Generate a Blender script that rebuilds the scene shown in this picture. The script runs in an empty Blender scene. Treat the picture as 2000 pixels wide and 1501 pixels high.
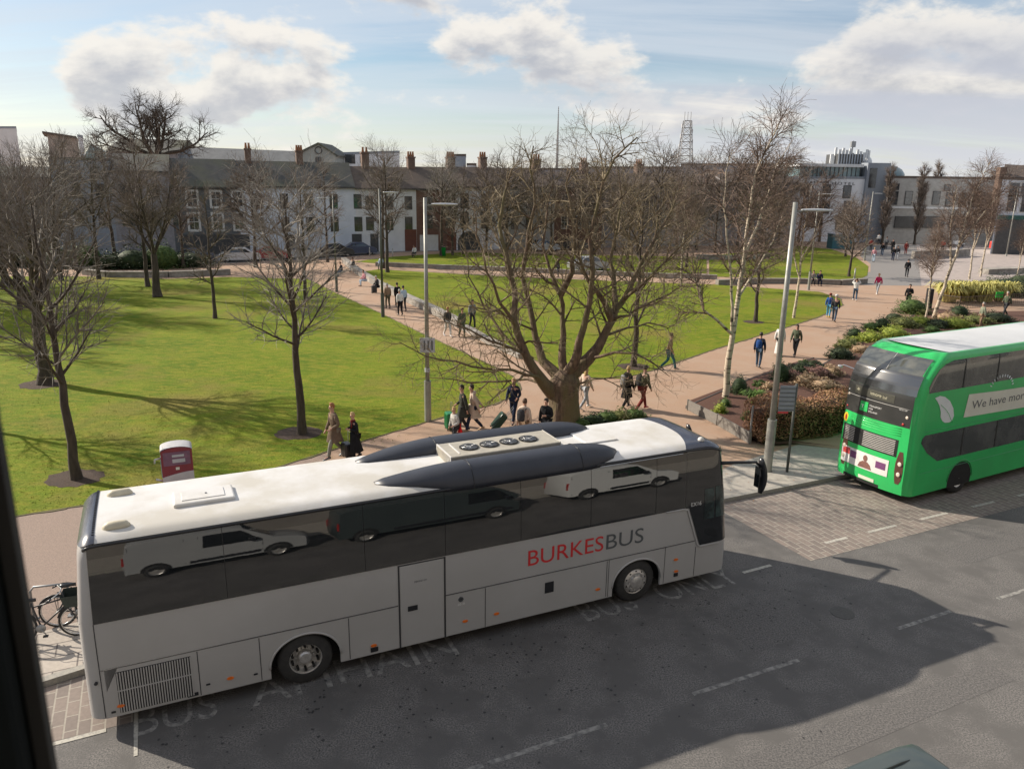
import bpy, bmesh, math, random
import numpy as np
from mathutils import Vector, Matrix, Euler
random.seed(7)
R = math.radians
PI = math.pi
scene = bpy.context.scene
C = scene.collection

# ---------------------------------------------------------------- camera
F_PX, PITCH, ROLL, CAM_H = 1508.3, 0.2603, 0.0154, 9.173      # the photograph: 2000 x 1501
cam_d = bpy.data.cameras.new('camera')
cam = bpy.data.objects.new('camera', cam_d); C.objects.link(cam)
cam_d.sensor_width = 36.0
cam_d.lens = 36.0 * F_PX / 2000.0
cam_d.clip_start = 0.05; cam_d.clip_end = 6000
_c, _s = math.cos(PITCH), math.sin(PITCH)
_r0, _u0, _f = Vector((1, 0, 0)), Vector((0, _s, _c)), Vector((0, _c, -_s))
_r = _r0 * math.cos(ROLL) + _u0 * math.sin(ROLL)
_u = _u0 * math.cos(ROLL) - _r0 * math.sin(ROLL)
cam.matrix_world = Matrix(((_r.x, _u.x, -_f.x, 0), (_r.y, _u.y, -_f.y, 0), (_r.z, _u.z, -_f.z, CAM_H), (0, 0, 0, 1)))
cam_d.dof.use_dof = True
cam_d.dof.focus_distance = 24.0
cam_d.dof.aperture_fstop = 8.0
scene.camera = cam

# ---------------------------------------------------------------- sun and sky
SUN_EL, SUN_AZ = R(29.6), R(158.5)          # direction towards the sun, azimuth from +x
sd = Vector((math.cos(SUN_EL) * math.cos(SUN_AZ), math.cos(SUN_EL) * math.sin(SUN_AZ), math.sin(SUN_EL)))
sl = bpy.data.lights.new('sun', 'SUN'); sl.energy = 5.0; sl.angle = R(0.55); sl.color = (1.0, 0.90, 0.76)
sun = bpy.data.objects.new('sun', sl); C.objects.link(sun)
sun.rotation_euler = sd.to_track_quat('Z', 'Y').to_euler()
world = bpy.data.worlds.new('World'); scene.world = world; world.use_nodes = True
nt = world.node_tree; nt.nodes.clear()
def N(t, **k):
    n = nt.nodes.new(t)
    for a, b in k.items(): setattr(n, a, b)
    return n
L = lambda a, b: nt.links.new(a, b)
out = N('ShaderNodeOutputWorld'); bg = N('ShaderNodeBackground'); bg.inputs[1].default_value = 0.088
sky = N('ShaderNodeTexSky', sky_type='NISHITA', sun_disc=False)
sky.sun_elevation = SUN_EL; sky.sun_rotation = PI / 2 - SUN_AZ
sky.air_density = 1.0; sky.dust_density = 0.6; sky.ozone_density = 2.0; sky.altitude = 10
tc = N('ShaderNodeTexCoord'); sep = N('ShaderNodeSeparateXYZ'); L(tc.outputs['Generated'], sep.inputs[0])
def math_(op, a, b=None, clamp=False):
    n = N('ShaderNodeMath', operation=op, use_clamp=clamp)
    for i, v in enumerate((a, b)):
        if v is None: continue
        if isinstance(v, (int, float)): n.inputs[i].default_value = v
        else: L(v, n.inputs[i])
    return n.outputs[0]
def ramp(fac, lo, hi, interp='EASE'):
    n = N('ShaderNodeValToRGB'); n.color_ramp.interpolation = interp
    n.color_ramp.elements[0].position = lo; n.color_ramp.elements[1].position = hi
    L(fac, n.inputs[0]); return n.outputs[0]
zc = math_('MAXIMUM', sep.outputs[2], 0.0)
den = math_('ADD', zc, 0.14)
px_ = math_('DIVIDE', sep.outputs[0], den); py_ = math_('DIVIDE', sep.outputs[1], den)
def cloud_noise(sx, sy, oz, scale, detail, rough, dist=0.0):
    cb = N('ShaderNodeCombineXYZ'); L(math_('MULTIPLY', px_, sx), cb.inputs[0]); L(math_('MULTIPLY', py_, sy), cb.inputs[1]); cb.inputs[2].default_value = oz
    n = N('ShaderNodeTexNoise'); n.inputs['Scale'].default_value = scale; n.inputs['Detail'].default_value = detail
    n.inputs['Roughness'].default_value = rough; n.inputs['Distortion'].default_value = dist
    L(cb.outputs[0], n.inputs['Vector']); return n.outputs[0]
def mixc(f, a, b):
    n = N('ShaderNodeMix', data_type='RGBA')
    if isinstance(f, (int, float)): n.inputs[0].default_value = f
    else: L(f, n.inputs[0])
    for i, v in ((6, a), (7, b)):
        if isinstance(v, tuple): n.inputs[i].default_value = (*v, 1)
        else: L(v, n.inputs[i])
    return n.outputs[2]
# thin high veil, streaky; then cumulus; then the grey bank low on the right
veil = ramp(cloud_noise(0.35, 1.5, 3.1, 1.0, 8, 0.6, 0.5), 0.30, 0.66)
col = mixc(math_('MULTIPLY', veil, 0.62), sky.outputs[0], (6.0, 6.4, 6.9))
def puff(oz, scale):
    mp = N('ShaderNodeMapping'); mp.inputs['Scale'].default_value = (1.0, 1.0, 2.1); mp.inputs['Location'].default_value = (12.5, 8.8, oz); L(tc.outputs['Generated'], mp.inputs[0])
    n = N('ShaderNodeTexNoise'); n.inputs['Scale'].default_value = scale; n.inputs['Detail'].default_value = 10; n.inputs['Roughness'].default_value = 0.56; n.inputs['Distortion'].default_value = 0.15
    L(mp.outputs[0], n.inputs['Vector']); return n.outputs[0]
cum = puff(3.3, 4.8)
cum_m = ramp(cum, 0.49, 0.57)
shade = ramp(puff(3.335, 4.8), 0.50, 0.66)
cumc = mixc(shade, (8.0, 7.55, 6.9), (4.2, 4.25, 4.6))
col = mixc(math_('MULTIPLY', cum_m, 0.88), col, cumc)
bank = ramp(cloud_noise(0.25, 0.9, 21.3, 1.5, 7, 0.6, 0.3), 0.36, 0.56)
side_ = N('ShaderNodeMapRange'); L(sep.outputs[0], side_.inputs[0]); side_.inputs[1].default_value = -0.1; side_.inputs[2].default_value = 0.35
lowm = N('ShaderNodeMapRange'); L(sep.outputs[2], lowm.inputs[0]); lowm.inputs[1].default_value = 0.18; lowm.inputs[2].default_value = 0.10
col = mixc(math_('MULTIPLY', math_('MULTIPLY', bank, side_.outputs[0]), math_('MULTIPLY', lowm.outputs[0], 0.9)), col, (4.6, 4.85, 5.5))
# the bright pale band at the horizon
hz = N('ShaderNodeMapRange'); L(sep.outputs[2], hz.inputs[0]); hz.inputs[1].default_value = 0.10; hz.inputs[2].default_value = 0.0
col = mixc(math_('MULTIPLY', hz.outputs[0], 0.45), col, (7.6, 7.5, 7.4))
L(col, bg.inputs[0]); L(bg.outputs[0], out.inputs[0])
scene.view_settings.view_transform = 'Standard'; scene.view_settings.look = 'None'
scene.view_settings.exposure = 0.46; scene.view_settings.gamma = 1.0
scene.cycles.max_bounces = 6; scene.cycles.diffuse_bounces = 3; scene.cycles.glossy_bounces = 3
scene.cycles.transparent_max_bounces = 8; scene.cycles.sample_clamp_indirect = 6.0
scene.cycles.caustics_reflective = False; scene.cycles.caustics_refractive = False

# ---------------------------------------------------------------- photo pixel -> point in the place
def ray(u, v):
    return (_r * ((u - 1000.0) / F_PX) + _u * (-(v - 750.5) / F_PX) + _f)
def G(u, v, z=0.12):
    d = ray(u, v); t = (z - CAM_H) / d.z
    return Vector((d.x * t, d.y * t, z))
def Y(u, v, y):                       # the point of that ray at world depth y
    d = ray(u, v); t = y / d.y
    return Vector((d.x * t, y, CAM_H + d.z * t))

# ---------------------------------------------------------------- materials
MATS = {}
def M(name, c1, c2=None, scale=4.0, rough=0.6, metal=0.0, bump=0.0, bscale=None, spec=0.5, c3=None, s3=0.7, detail=5, ior=1.5, coat=0.0, contrast=(0.35, 0.65), stretch=None, trans=0.0, coords='Object', bdist=0.02):
    if name in MATS: return MATS[name]
    m = bpy.data.materials.new(name); m.use_nodes = True
    t = m.node_tree; b = t.nodes['Principled BSDF']
    b.inputs['Roughness'].default_value = rough; b.inputs['Metallic'].default_value = metal
    b.inputs['Specular IOR Level'].default_value = spec; b.inputs['IOR'].default_value = ior
    b.inputs['Coat Weight'].default_value = coat; b.inputs['Coat Roughness'].default_value = 0.05
    if trans: b.inputs['Transmission Weight'].default_value = trans
    if c2 is None: c2 = tuple(min(1, x * 0.86) for x in c1)
    co = t.nodes.new('ShaderNodeTexCoord'); vec = co.outputs[coords]
    if stretch:
        mp = t.nodes.new('ShaderNodeMapping'); mp.inputs['Scale'].default_value = stretch
        t.links.new(vec, mp.inputs[0]); vec = mp.outputs[0]
    def noise(sc, dt=detail):
        n = t.nodes.new('ShaderNodeTexNoise'); n.inputs['Scale'].default_value = sc; n.inputs['Detail'].default_value = dt
        n.inputs['Roughness'].default_value = 0.6; t.links.new(vec, n.inputs['Vector']); return n.outputs[0]
    def rmp(f, lo, hi):
        r_ = t.nodes.new('ShaderNodeValToRGB'); r_.color_ramp.elements[0].position = lo; r_.color_ramp.elements[1].position = hi
        t.links.new(f, r_.inputs[0]); return r_.outputs[0]
    def mx(f, a, b_):
        n = t.nodes.new('ShaderNodeMix'); n.data_type = 'RGBA'; t.links.new(f, n.inputs[0])
        for i, v in ((6, a), (7, b_)):
            if isinstance(v, tuple): n.inputs[i].default_value = (*v[:3], 1)
            else: t.links.new(v, n.inputs[i])
        return n.outputs[2]
    colr = mx(rmp(noise(scale), *contrast), c1, c2)
    if c3 is not None: colr = mx(rmp(noise(scale * s3 * 0.13 + 0.01), 0.42, 0.60), colr, c3)
    t.links.new(colr, b.inputs['Base Color'])
    if bump:
        bp = t.nodes.new('ShaderNodeBump'); bp.inputs['Strength'].default_value = bump; bp.inputs['Distance'].default_value = bdist
        t.links.new(noise(bscale or scale * 3), bp.inputs['Height']); t.links.new(bp.outputs[0], b.inputs['Normal'])
    MATS[name] = m; m['_col'] = 0
    return m

# ---------------------------------------------------------------- mesh builder
def unit_perp(d):
    a = Vector((0, 0, 1)) if abs(d.z) < 0.9 else Vector((1, 0, 0))
    x = d.cross(a).normalized(); return x, d.cross(x).normalized()
class MB:
    def __init__(s): s.v = []; s.f = []; s.mi = []; s.sm = []; s.m = 0; s.smooth = False
    def add(s, vs, fs):
        o = len(s.v); s.v.extend([tuple(p) for p in vs]); s.f.extend([tuple(i + o for i in f) for f in fs])
        s.mi.extend([s.m] * len(fs)); s.sm.extend([s.smooth] * len(fs)); return s
    def box(s, a, b, X=None):
        (x0, y0, z0), (x1, y1, z1) = a, b
        vs = [Vector(p) for p in ((x0,y0,z0),(x1,y0,z0),(x1,y1,z0),(x0,y1,z0),(x0,y0,z1),(x1,y0,z1),(x1,y1,z1),(x0,y1,z1))]
        if X is not None: vs = [X @ p for p in vs]
        return s.add(vs, [(0,3,2,1),(4,5,6,7),(0,1,5,4),(1,2,6,5),(2,3,7,6),(3,0,4,7)])
    def rings(s, rs, cap=(True, True), closed=True):
        n = len(rs[0]); vs = [p for r in rs for p in r]; fs = []
        for i in range(len(rs) - 1):
            for j in range(n if closed else n - 1):
                k = (j + 1) % n
                fs.append((i*n+j, i*n+k, (i+1)*n+k, (i+1)*n+j))
        if cap[0]: fs.append(tuple(range(n - 1, -1, -1)))
        if cap[1]: fs.append(tuple((len(rs)-1)*n + j for j in range(n)))
        return s.add(vs, fs)
    def tube(s, pts, rad, n=6, cap=True):
        pts = [Vector(p) for p in pts]; rs = []
        if isinstance(rad, (int, float)): rad = [rad] * len(pts)
        x = None
        for i, p in enumerate(pts):
            d = (pts[min(i+1, len(pts)-1)] - pts[max(i-1, 0)])
            d = d.normalized() if d.length > 1e-9 else Vector((0, 0, 1))
            if x is None: x, y = unit_perp(d)
            else:
                x = (x - d * x.dot(d)); x = x.normalized() if x.length > 1e-6 else unit_perp(d)[0]
                y = d.cross(x)
            rs.append([p + (x * math.cos(2*PI*k/n) + y * math.sin(2*PI*k/n)) * rad[i] for k in range(n)])
        return s.rings(rs, (cap, cap))
    def lathe(s, prof, o=(0, 0, 0), axis='z', n=24, cap=(True, True), X=None):
        rs = []
        for r_, h in prof:
            ring = []
            for k in range(n):
                a = 2 * PI * k / n; c, q = r_ * math.cos(a), r_ * math.sin(a)
                p = {'z': (c, q, h), 'y': (q, h, c), 'x': (h, c, q)}[axis]
                p = Vector(p) + Vector(o)
                ring.append(X @ p if X is not None else p)
            rs.append(ring)
        return s.rings(rs, cap)
    def prism(s, poly, h0, h1, axis='z', X=None):
        def P(a, b, h): return Vector({'z': (a, b, h), 'y': (a, h, b), 'x': (h, a, b)}[axis])
        r0 = [P(a, b, h0) for a, b in poly]; r1 = [P(a, b, h1) for a, b in poly]
        if X is not None: r0 = [X @ p for p in r0]; r1 = [X @ p for p in r1]
        return s.rings([r0, r1])
    def ball(s, c, r_, n=10, m=7, sq=1.0):
        c = Vector(c)
        if isinstance(r_, (int, float)): r_ = (r_, r_, r_)
        rs = []
        for i in range(m + 1):
            t = PI * (i + 0.02) / (m + 0.04)
            rs.append([c + Vector((math.sin(t)*math.cos(2*PI*k/n)*r_[0], math.sin(t)*math.sin(2*PI*k/n)*r_[1], -math.cos(t)*r_[2])) for k in range(n)])
        return s.rings(rs)
    def build(s, name, mat, parent=None, bevel=0.0, smooth=None, X=None, fix=True):
        me = bpy.data.meshes.new(name)
        me.from_pydata(s.v, [], s.f)
        mats = mat if isinstance(mat, (list, tuple)) else [mat]
        for m_ in mats: me.materials.append(m_)
        if len(mats) > 1: me.polygons.foreach_set('material_index', s.mi)
        if smooth is not None: me.polygons.foreach_set('use_smooth', [smooth] * len(s.f))
        else: me.polygons.foreach_set('use_smooth', s.sm)
        me.update()
        if fix and len(s.f) < 20000:
            bm = bmesh.new(); bm.from_mesh(me); bmesh.ops.recalc_face_normals(bm, faces=bm.faces); bm.to_mesh(me); bm.free()
        o = bpy.data.objects.new(name, me); C.objects.link(o)
        if parent is not None: o.parent = parent
        if X is not None: o.matrix_local = X
        if bevel:
            b = o.modifiers.new('bevel', 'BEVEL'); b.width = bevel; b.segments = 2; b.limit_method = 'ANGLE'; b.angle_limit = R(40)
        return o
def thing(name, label, cat, loc=(0, 0, 0), rotz=0.0, group=None, X=None):
    o = bpy.data.objects.new(name, None); C.objects.link(o); o.empty_display_size = 0.2
    if X is not None: o.matrix_world = X
    else: o.location = loc; o.rotation_euler = (0, 0, rotz)
    o['label'] = label; o['category'] = cat
    if group: o['group'] = group
    return o
def tag(o, label, cat, group=None):
    o['label'] = label; o['category'] = cat
    if group: o['group'] = group
    return o
def struct(o, kind='structure'): o['kind'] = kind; return o
def copy_tree(o, parent=None):
    c = o.copy(); C.objects.link(c)
    if parent is not None: c.parent = parent; c.matrix_parent_inverse = o.matrix_parent_inverse.copy()
    for ch in list(o.children): copy_tree(ch, c)
    return c
def text_mesh(name, body, size, mat, parent, X, extrude=0.002, align='LEFT', bold=0.0, squash=1.0, width=None, spacing=1.0):
    cu = bpy.data.curves.new(name + '_curve', 'FONT'); cu.body = body; cu.size = size; cu.extrude = extrude; cu.align_x = align; cu.offset = bold
    cu.resolution_u = 4; cu.space_character = spacing
    t = bpy.data.objects.new(name + '_tmp', cu); C.objects.link(t)
    dg = bpy.context.evaluated_depsgraph_get(); me = bpy.data.meshes.new_from_object(t.evaluated_get(dg)); me.name = name
    C.objects.unlink(t); bpy.data.objects.remove(t); bpy.data.curves.remove(cu)
    if width:
        xs = [v.co.x for v in me.vertices]; w0 = max(xs) - min(xs); x0 = min(xs)
        for v in me.vertices: v.co.x = (v.co.x - x0) * width / w0
    me.materials.clear(); me.materials.append(mat)
    o = bpy.data.objects.new(name, me); C.objects.link(o)
    if parent is not None: o.parent = parent
    o.matrix_local = X
    return o
def basis(o, x, y, z):
    o, x, y, z = Vector(o), Vector(x), Vector(y), Vector(z)
    return Matrix(((x.x, y.x, z.x, o.x), (x.y, y.y, z.y, o.y), (x.z, y.z, z.z, o.z), (0, 0, 0, 1)))
# ================================================================ the ground
BUS_O = Vector((-6.951, 10.974, 0)); BUS_A = 0.4374
BD = Vector((math.cos(BUS_A), math.sin(BUS_A), 0)); BN = Vector((-math.sin(BUS_A), math.cos(BUS_A), 0))
def S(s, w, z=0.0): return BUS_O + BD * s + BN * w + Vector((0, 0, z))   # street coordinates: along the kerb, across it
def sheet(name, pts, z, mat, kind='structure'):
    me = bpy.data.meshes.new(name); bm = bmesh.new()
    vs = [bm.verts.new((p[0], p[1], z)) for p in pts]; f = bm.faces.new(vs); bm.normal_update()
    if f.normal.z < 0: f.normal_flip()
    bmesh.ops.triangulate(bm, faces=bm.faces); bm.to_mesh(me); bm.free()
    me.materials.append(mat); o = bpy.data.objects.new(name, me); C.objects.link(o); o['kind'] = kind; return o
m_ground = M('far ground asphalt', (0.10, 0.095, 0.09), (0.13, 0.125, 0.12), 0.3, 0.9)
m_road = M('road asphalt', (0.080, 0.078, 0.079), (0.200, 0.188, 0.178), 34.0, 0.85, bump=0.3, bscale=60, c3=(0.108, 0.103, 0.100), s3=0.25, detail=3, contrast=(0.38, 0.62))
m_path = M('buff path surface', (0.42, 0.275, 0.185), (0.32, 0.21, 0.145), 38.0, 0.9, bump=0.3, c3=(0.38, 0.265, 0.19), s3=0.12, contrast=(0.3, 0.7))
m_footway = M('pinkish footway asphalt', (0.36, 0.27, 0.22), (0.20, 0.15, 0.125), 55.0, 0.9, bump=0.4, contrast=(0.35, 0.65))
m_conc = M('pale concrete paving', (0.42, 0.39, 0.34), (0.34, 0.31, 0.28), 6.0, 0.9, bump=0.1)
m_grey = M('grey asphalt path', (0.24, 0.225, 0.215), (0.19, 0.18, 0.175), 20.0, 0.9)
m_plaza = M('pinkish plaza paving', (0.42, 0.36, 0.33), (0.33, 0.28, 0.26), 1.5, 0.85)
m_kerb = M('granite kerb', (0.36, 0.34, 0.30), (0.26, 0.25, 0.23), 20.0, 0.8, bump=0.2)
m_white = M('worn road paint', (0.30, 0.29, 0.27), (0.12, 0.117, 0.115), 7.0, 0.8, detail=10, contrast=(0.40, 0.62))
m_white2 = M('fresher road paint', (0.46, 0.44, 0.39), (0.22, 0.21, 0.2), 14.0, 0.8, detail=8, contrast=(0.48, 0.7))
m_soil = M('bark mulch', (0.13, 0.055, 0.035), (0.06, 0.03, 0.02), 30.0, 0.95, bump=0.8, bscale=40)
m_ring = M('dark soil ring', (0.075, 0.045, 0.03), (0.04, 0.027, 0.02), 25.0, 0.95, bump=0.6)

def brick_mat(name, c1, c2, cm, scale, rot, sx=0.5, sy=0.25):
    m = bpy.data.materials.new(name); m.use_nodes = True; t = m.node_tree; b = t.nodes['Principled BSDF']; b.inputs['Roughness'].default_value = 0.85
    co = t.nodes.new('ShaderNodeTexCoord'); mp = t.nodes.new('ShaderNodeMapping'); mp.inputs['Rotation'].default_value = (0, 0, rot)
    t.links.new(co.outputs['Object'], mp.inputs[0])
    k = t.nodes.new('ShaderNodeTexBrick'); k.inputs['Scale'].default_value = scale; k.inputs['Color1'].default_value = (*c1, 1); k.inputs['Color2'].default_value = (*c2, 1)
    k.inputs['Mortar'].default_value = (*cm, 1); k.inputs['Mortar Size'].default_value = 0.015; k.inputs['Brick Width'].default_value = sx; k.inputs['Row Height'].default_value = sy
    t.links.new(mp.outputs[0], k.inputs[0])
    n = t.nodes.new('ShaderNodeTexNoise'); n.inputs['Scale'].default_value = 14; n.inputs['Detail'].default_value = 6; t.links.new(co.outputs['Object'], n.inputs[0])
    mr = t.nodes.new('ShaderNodeMapRange'); mr.inputs[3].default_value = 0.75; mr.inputs[4].default_value = 1.2; t.links.new(n.outputs[0], mr.inputs[0])
    mx = t.nodes.new('ShaderNodeMix'); mx.data_type = 'RGBA'; mx.blend_type = 'MULTIPLY'; mx.inputs[0].default_value = 1
    t.links.new(k.outputs[0], mx.inputs[6]); cc = t.nodes.new('ShaderNodeCombineColor')
    for i in range(3): t.links.new(mr.outputs[0], cc.inputs[i])
    t.links.new(cc.outputs[0], mx.inputs[7]); t.links.new(mx.outputs[2], b.inputs['Base Color'])
    bp = t.nodes.new('ShaderNodeBump'); bp.inputs['Strength'].default_value = 0.5; bp.inputs['Distance'].default_value = 0.01
    t.links.new(k.outputs[1], bp.inputs['Height']); bp.invert = True; t.links.new(bp.outputs[0], b.inputs['Normal'])
    return m
m_paver = brick_mat('block paving', (0.25, 0.205, 0.18), (0.19, 0.16, 0.145), (0.33, 0.30, 0.26), 1.0, -BUS_A + PI / 2, 0.42, 0.21)
m_slab = brick_mat('footway slabs', (0.45, 0.40, 0.35), (0.38, 0.34, 0.30), (0.16, 0.14, 0.13), 1.0, -BUS_A, 0.8, 0.5)

def grass_mat():
    m = bpy.data.materials.new('lawn grass'); m.use_nodes = True; t = m.node_tree; b = t.nodes['Principled BSDF']
    b.inputs['Roughness'].default_value = 0.9; b.inputs['Specular IOR Level'].default_value = 0.15
    co = t.nodes.new('ShaderNodeTexCoord')
    def noise(sc, d, st=None):
        v = co.outputs['Object']
        if st:
            mp = t.nodes.new('ShaderNodeMapping'); mp.inputs['Scale'].default_value = st; mp.inputs['Rotation'].default_value = (0, 0, 0.5); t.links.new(v, mp.inputs[0]); v = mp.outputs[0]
        n = t.nodes.new('ShaderNodeTexNoise'); n.inputs['Scale'].default_value = sc; n.inputs['Detail'].default_value = d; n.inputs['Roughness'].default_value = 0.65
        t.links.new(v, n.inputs[0]); return n.outputs[0]
    def rm(f, lo, hi):
        r_ = t.nodes.new('ShaderNodeValToRGB'); r_.color_ramp.elements[0].position = lo; r_.color_ramp.elements[1].position = hi; t.links.new(f, r_.inputs[0]); return r_.outputs[0]
    def mx(f, a, b_, blend='MIX'):
        n = t.nodes.new('ShaderNodeMix'); n.data_type = 'RGBA'; n.blend_type = blend
        if isinstance(f, float): n.inputs[0].default_value = f
        else: t.links.new(f, n.inputs[0])
        for i, v in ((6, a), (7, b_)):
            if isinstance(v, tuple): n.inputs[i].default_value = (*v, 1)
            else: t.links.new(v, n.inputs[i])
        return n.outputs[2]
    c = mx(rm(noise(0.35, 6), 0.35, 0.65), (0.185, 0.240, 0.014), (0.105, 0.172, 0.008))
    c = mx(rm(noise(1.7, 8, (1, 2.4, 1)), 0.44, 0.66), c, (0.27, 0.255, 0.03))
    c = mx(rm(noise(0.12, 4), 0.52, 0.66), c, (0.235, 0.20, 0.045))
    fine = noise(16, 6); c = mx(rm(fine, 0.38, 0.62), mx(1.0, c, (0.62, 0.66, 0.5), 'MULTIPLY'), c)
    t.links.new(c, b.inputs['Base Color'])
    bp = t.nodes.new('ShaderNodeBump'); bp.inputs['Strength'].default_value = 0.9; bp.inputs['Distance'].default_value = 0.05
    t.links.new(noise(12, 8), bp.inputs['Height']); t.links.new(bp.outputs[0], b.inputs['Normal'])
    return m
m_grass = grass_mat()

sheet('ground', [(-900, -300), (900, -300), (900, 1500), (-900, 1500)], -0.03, m_ground)
sheet('road', [S(-60, -12), S(90, -12), S(90, 6), S(-60, 6)], 0.0, m_road)
KL = [(-60, -2.0), (-3.0, 1.35), (-0.96, 1.83), (0.2, 2.08), (2.5, 2.62), (6, 3.2), (11, 3.55), (16, 3.66), (24, 3.72), (90, 3.75)]
# the park side base, from the kerb back to the terraces
base = [S(a, b) for a, b in KL]
sheet('park_ground', [(p.x, p.y) for p in base] + [(330, 260), (200, 330), (-200, 300), (-200, 20)], 0.112, m_path)
kb = MB()
for i in range(len(KL) - 1):
    a, b = S(*KL[i]), S(*KL[i + 1]); d = (b - a); n_ = max(1, int(d.length / 0.9)) if d.length < 30 else int(d.length / 3)
    t_ = d.normalized(); q = Vector((-t_.y, t_.x, 0))
    for k in range(n_):
        p0 = a + d * (k / n_) + t_ * 0.004; p1 = a + d * ((k + 1) / n_) - t_ * 0.004
        kb.rings([[p0 - q*0.004 + Vector((0,0,-0.02)), p0 + q*0.16 + Vector((0,0,-0.02)), p0 + q*0.16 + Vector((0,0,0.125)), p0 - q*0.004 + Vector((0,0,0.125))],
                  [p1 - q*0.004 + Vector((0,0,-0.02)), p1 + q*0.16 + Vector((0,0,-0.02)), p1 + q*0.16 + Vector((0,0,0.125)), p1 - q*0.004 + Vector((0,0,0.125))]])
struct(kb.build('kerb', m_kerb))
def gp(*px, z=0.12): return [G(u, v, z) for u, v in px]
sheet('bay_paving', [S(-8, 0.17), S(0.66, 0.17), S(0.66, 2.1), S(-0.96, 1.80), S(-8, 0.2)][:4], 0.004, m_paver)
sheet('bay_paving', [S(15.9, 3.64), S(16.0, -0.1), S(45, 0.1), S(45, 3.7)], 0.004, m_paver)
# footways
sheet('footway', [S(-40, 6), S(-40, -0.6), S(-3, 1.6), S(0, 2.3), S(6, 3.4), S(6, 6.5), G(640, 885), G(130, 992), G(0, 1013), S(-40, 9)], 0.116, m_footway)
sheet('footway_slabs', [S(-3.2, 1.5), S(-0.9, 2.0), S(0.3, 2.26), S(2.5, 2.8), S(2.5, 4.3), S(0, 3.9), S(-3.4, 3.3)], 0.121, m_slab)
sheet('pavement', [S(12.8, 3.75)] + gp((1436, 905), (1500, 885), (1560, 868), (1650, 878)) + [S(30, 7.6), S(60, 7.6), S(60, 3.9), S(22, 3.84)], 0.121, m_conc)
# lawns
lawn = [
 gp((-420, 1085), (-100, 1030), (0, 1012), (130, 991), (300, 962), (500, 925), (640, 880), (720, 857), (870, 812), (960, 790), (998, 775), (1015, 757), (1000, 735), (930, 700), (830, 655), (745, 613), (665, 577), (600, 545), (450, 541), (330, 545), (160, 540), (-150, 540), (-700, 560)),
 gp((700, 532), (760, 565), (840, 602), (930, 645), (1020, 688), (1080, 722), (1150, 737), (1215, 739), (1265, 725), (1400, 680), (1500, 650), (1600, 618), (1645, 596), (1640, 583), (1600, 570), (1500, 563), (1400, 556), (1200, 549), (1000, 541), (840, 532), (740, 526)),
 gp((690, 511), (770, 501), (900, 493), (1100, 497), (1380, 502), (1380, 534), (1100, 532), (840, 522)),
 gp((1385, 500), (1560, 480), (1625, 487), (1672, 503), (1696, 520), (1694, 538), (1670, 549), (1560, 545), (1385, 540)),
]
for i, pl in enumerate(lawn):
    struct(sheet('lawn', [(p.x, p.y) for p in pl], 0.134, m_grass))
m_edge_soil = M('trodden lawn edge', (0.13, 0.10, 0.055), (0.10, 0.11, 0.03), 4.0, 0.95, bump=.4)
rgl = random.Random(14)
for pl in lawn[:2]:
    b = MB(); n = len(pl)
    for i in range(n):
        a, c = pl[i], pl[(i + 1) % n]; d = c - a; k = max(1, int(d.length / .35))
        if d.length > 60: continue
        q = Vector((-d.y, d.x, 0)).normalized(); ws = [rgl.uniform(.03, .16) for _ in range(k + 1)]
        for j in range(k):
            p0, p1 = a.lerp(c, j / k), a.lerp(c, (j + 1) / k)
            b.add([(p0 - q * ws[j])[:2] + (.1325,), (p1 - q * ws[j+1])[:2] + (.1325,), (p1 + q * ws[j+1])[:2] + (.1325,), (p0 + q * ws[j])[:2] + (.1325,)], [(0, 1, 2, 3)])
    b.v = [tuple(v) for v in b.v]; struct(b.build('soil', m_edge_soil, fix=False))
sheet('path', gp((1640, 556), (1700, 530), (1700, 515), (1680, 500), (1690, 478), (1790, 478), (1795, 520), (1800, 558)), 0.117, m_grey)
sheet('plaza', gp((1800, 558), (1795, 520), (1790, 470), (2300, 470), (2300, 600), (1900, 560), (1830, 556)), 0.118, m_plaza)
sheet('terrace_road', gp((-900, 505), (-200, 512), (330, 519), (640, 505), (780, 492), (1000, 487), (1600, 468), (1600, 461), (700, 470), (300, 480), (-900, 470)), 0.118, m_grey)
# grass tufts that break the flat sheet along its edges and near the camera
def tufts(n, region, seed):
    rng = random.Random(seed); mb = MB()
    for _ in range(n):
        u = rng.uniform(*region[0]); v = rng.uniform(*region[1]); p = G(u, v, 0.134)
        if not region[2](u, v): continue
        for k in range(3):
            a = rng.uniform(0, 2*PI); h = rng.uniform(0.02, 0.045); w = 0.012
            q = p + Vector((rng.uniform(-.06, .06), rng.uniform(-.06, .06), -0.005)); dx = Vector((math.cos(a), math.sin(a), 0))
            mb.add([q - dx*w, q + dx*w, q + Vector((rng.uniform(-.03,.03), rng.uniform(-.03,.03), h))], [(0, 1, 2)])
    return mb
m_tuft = M('grass blades', (0.19, 0.21, 0.02), (0.13, 0.17, 0.015), 3.0, 0.9)
def near_lawn(u, v): return v < 1010 - 0.165 * u * (0.95) and u < 900
tb = tufts(2600, ((-60, 800), (700, 1010), near_lawn), 3)
o = tb.build('grass', m_tuft, fix=False); o['kind'] = 'stuff'
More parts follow.
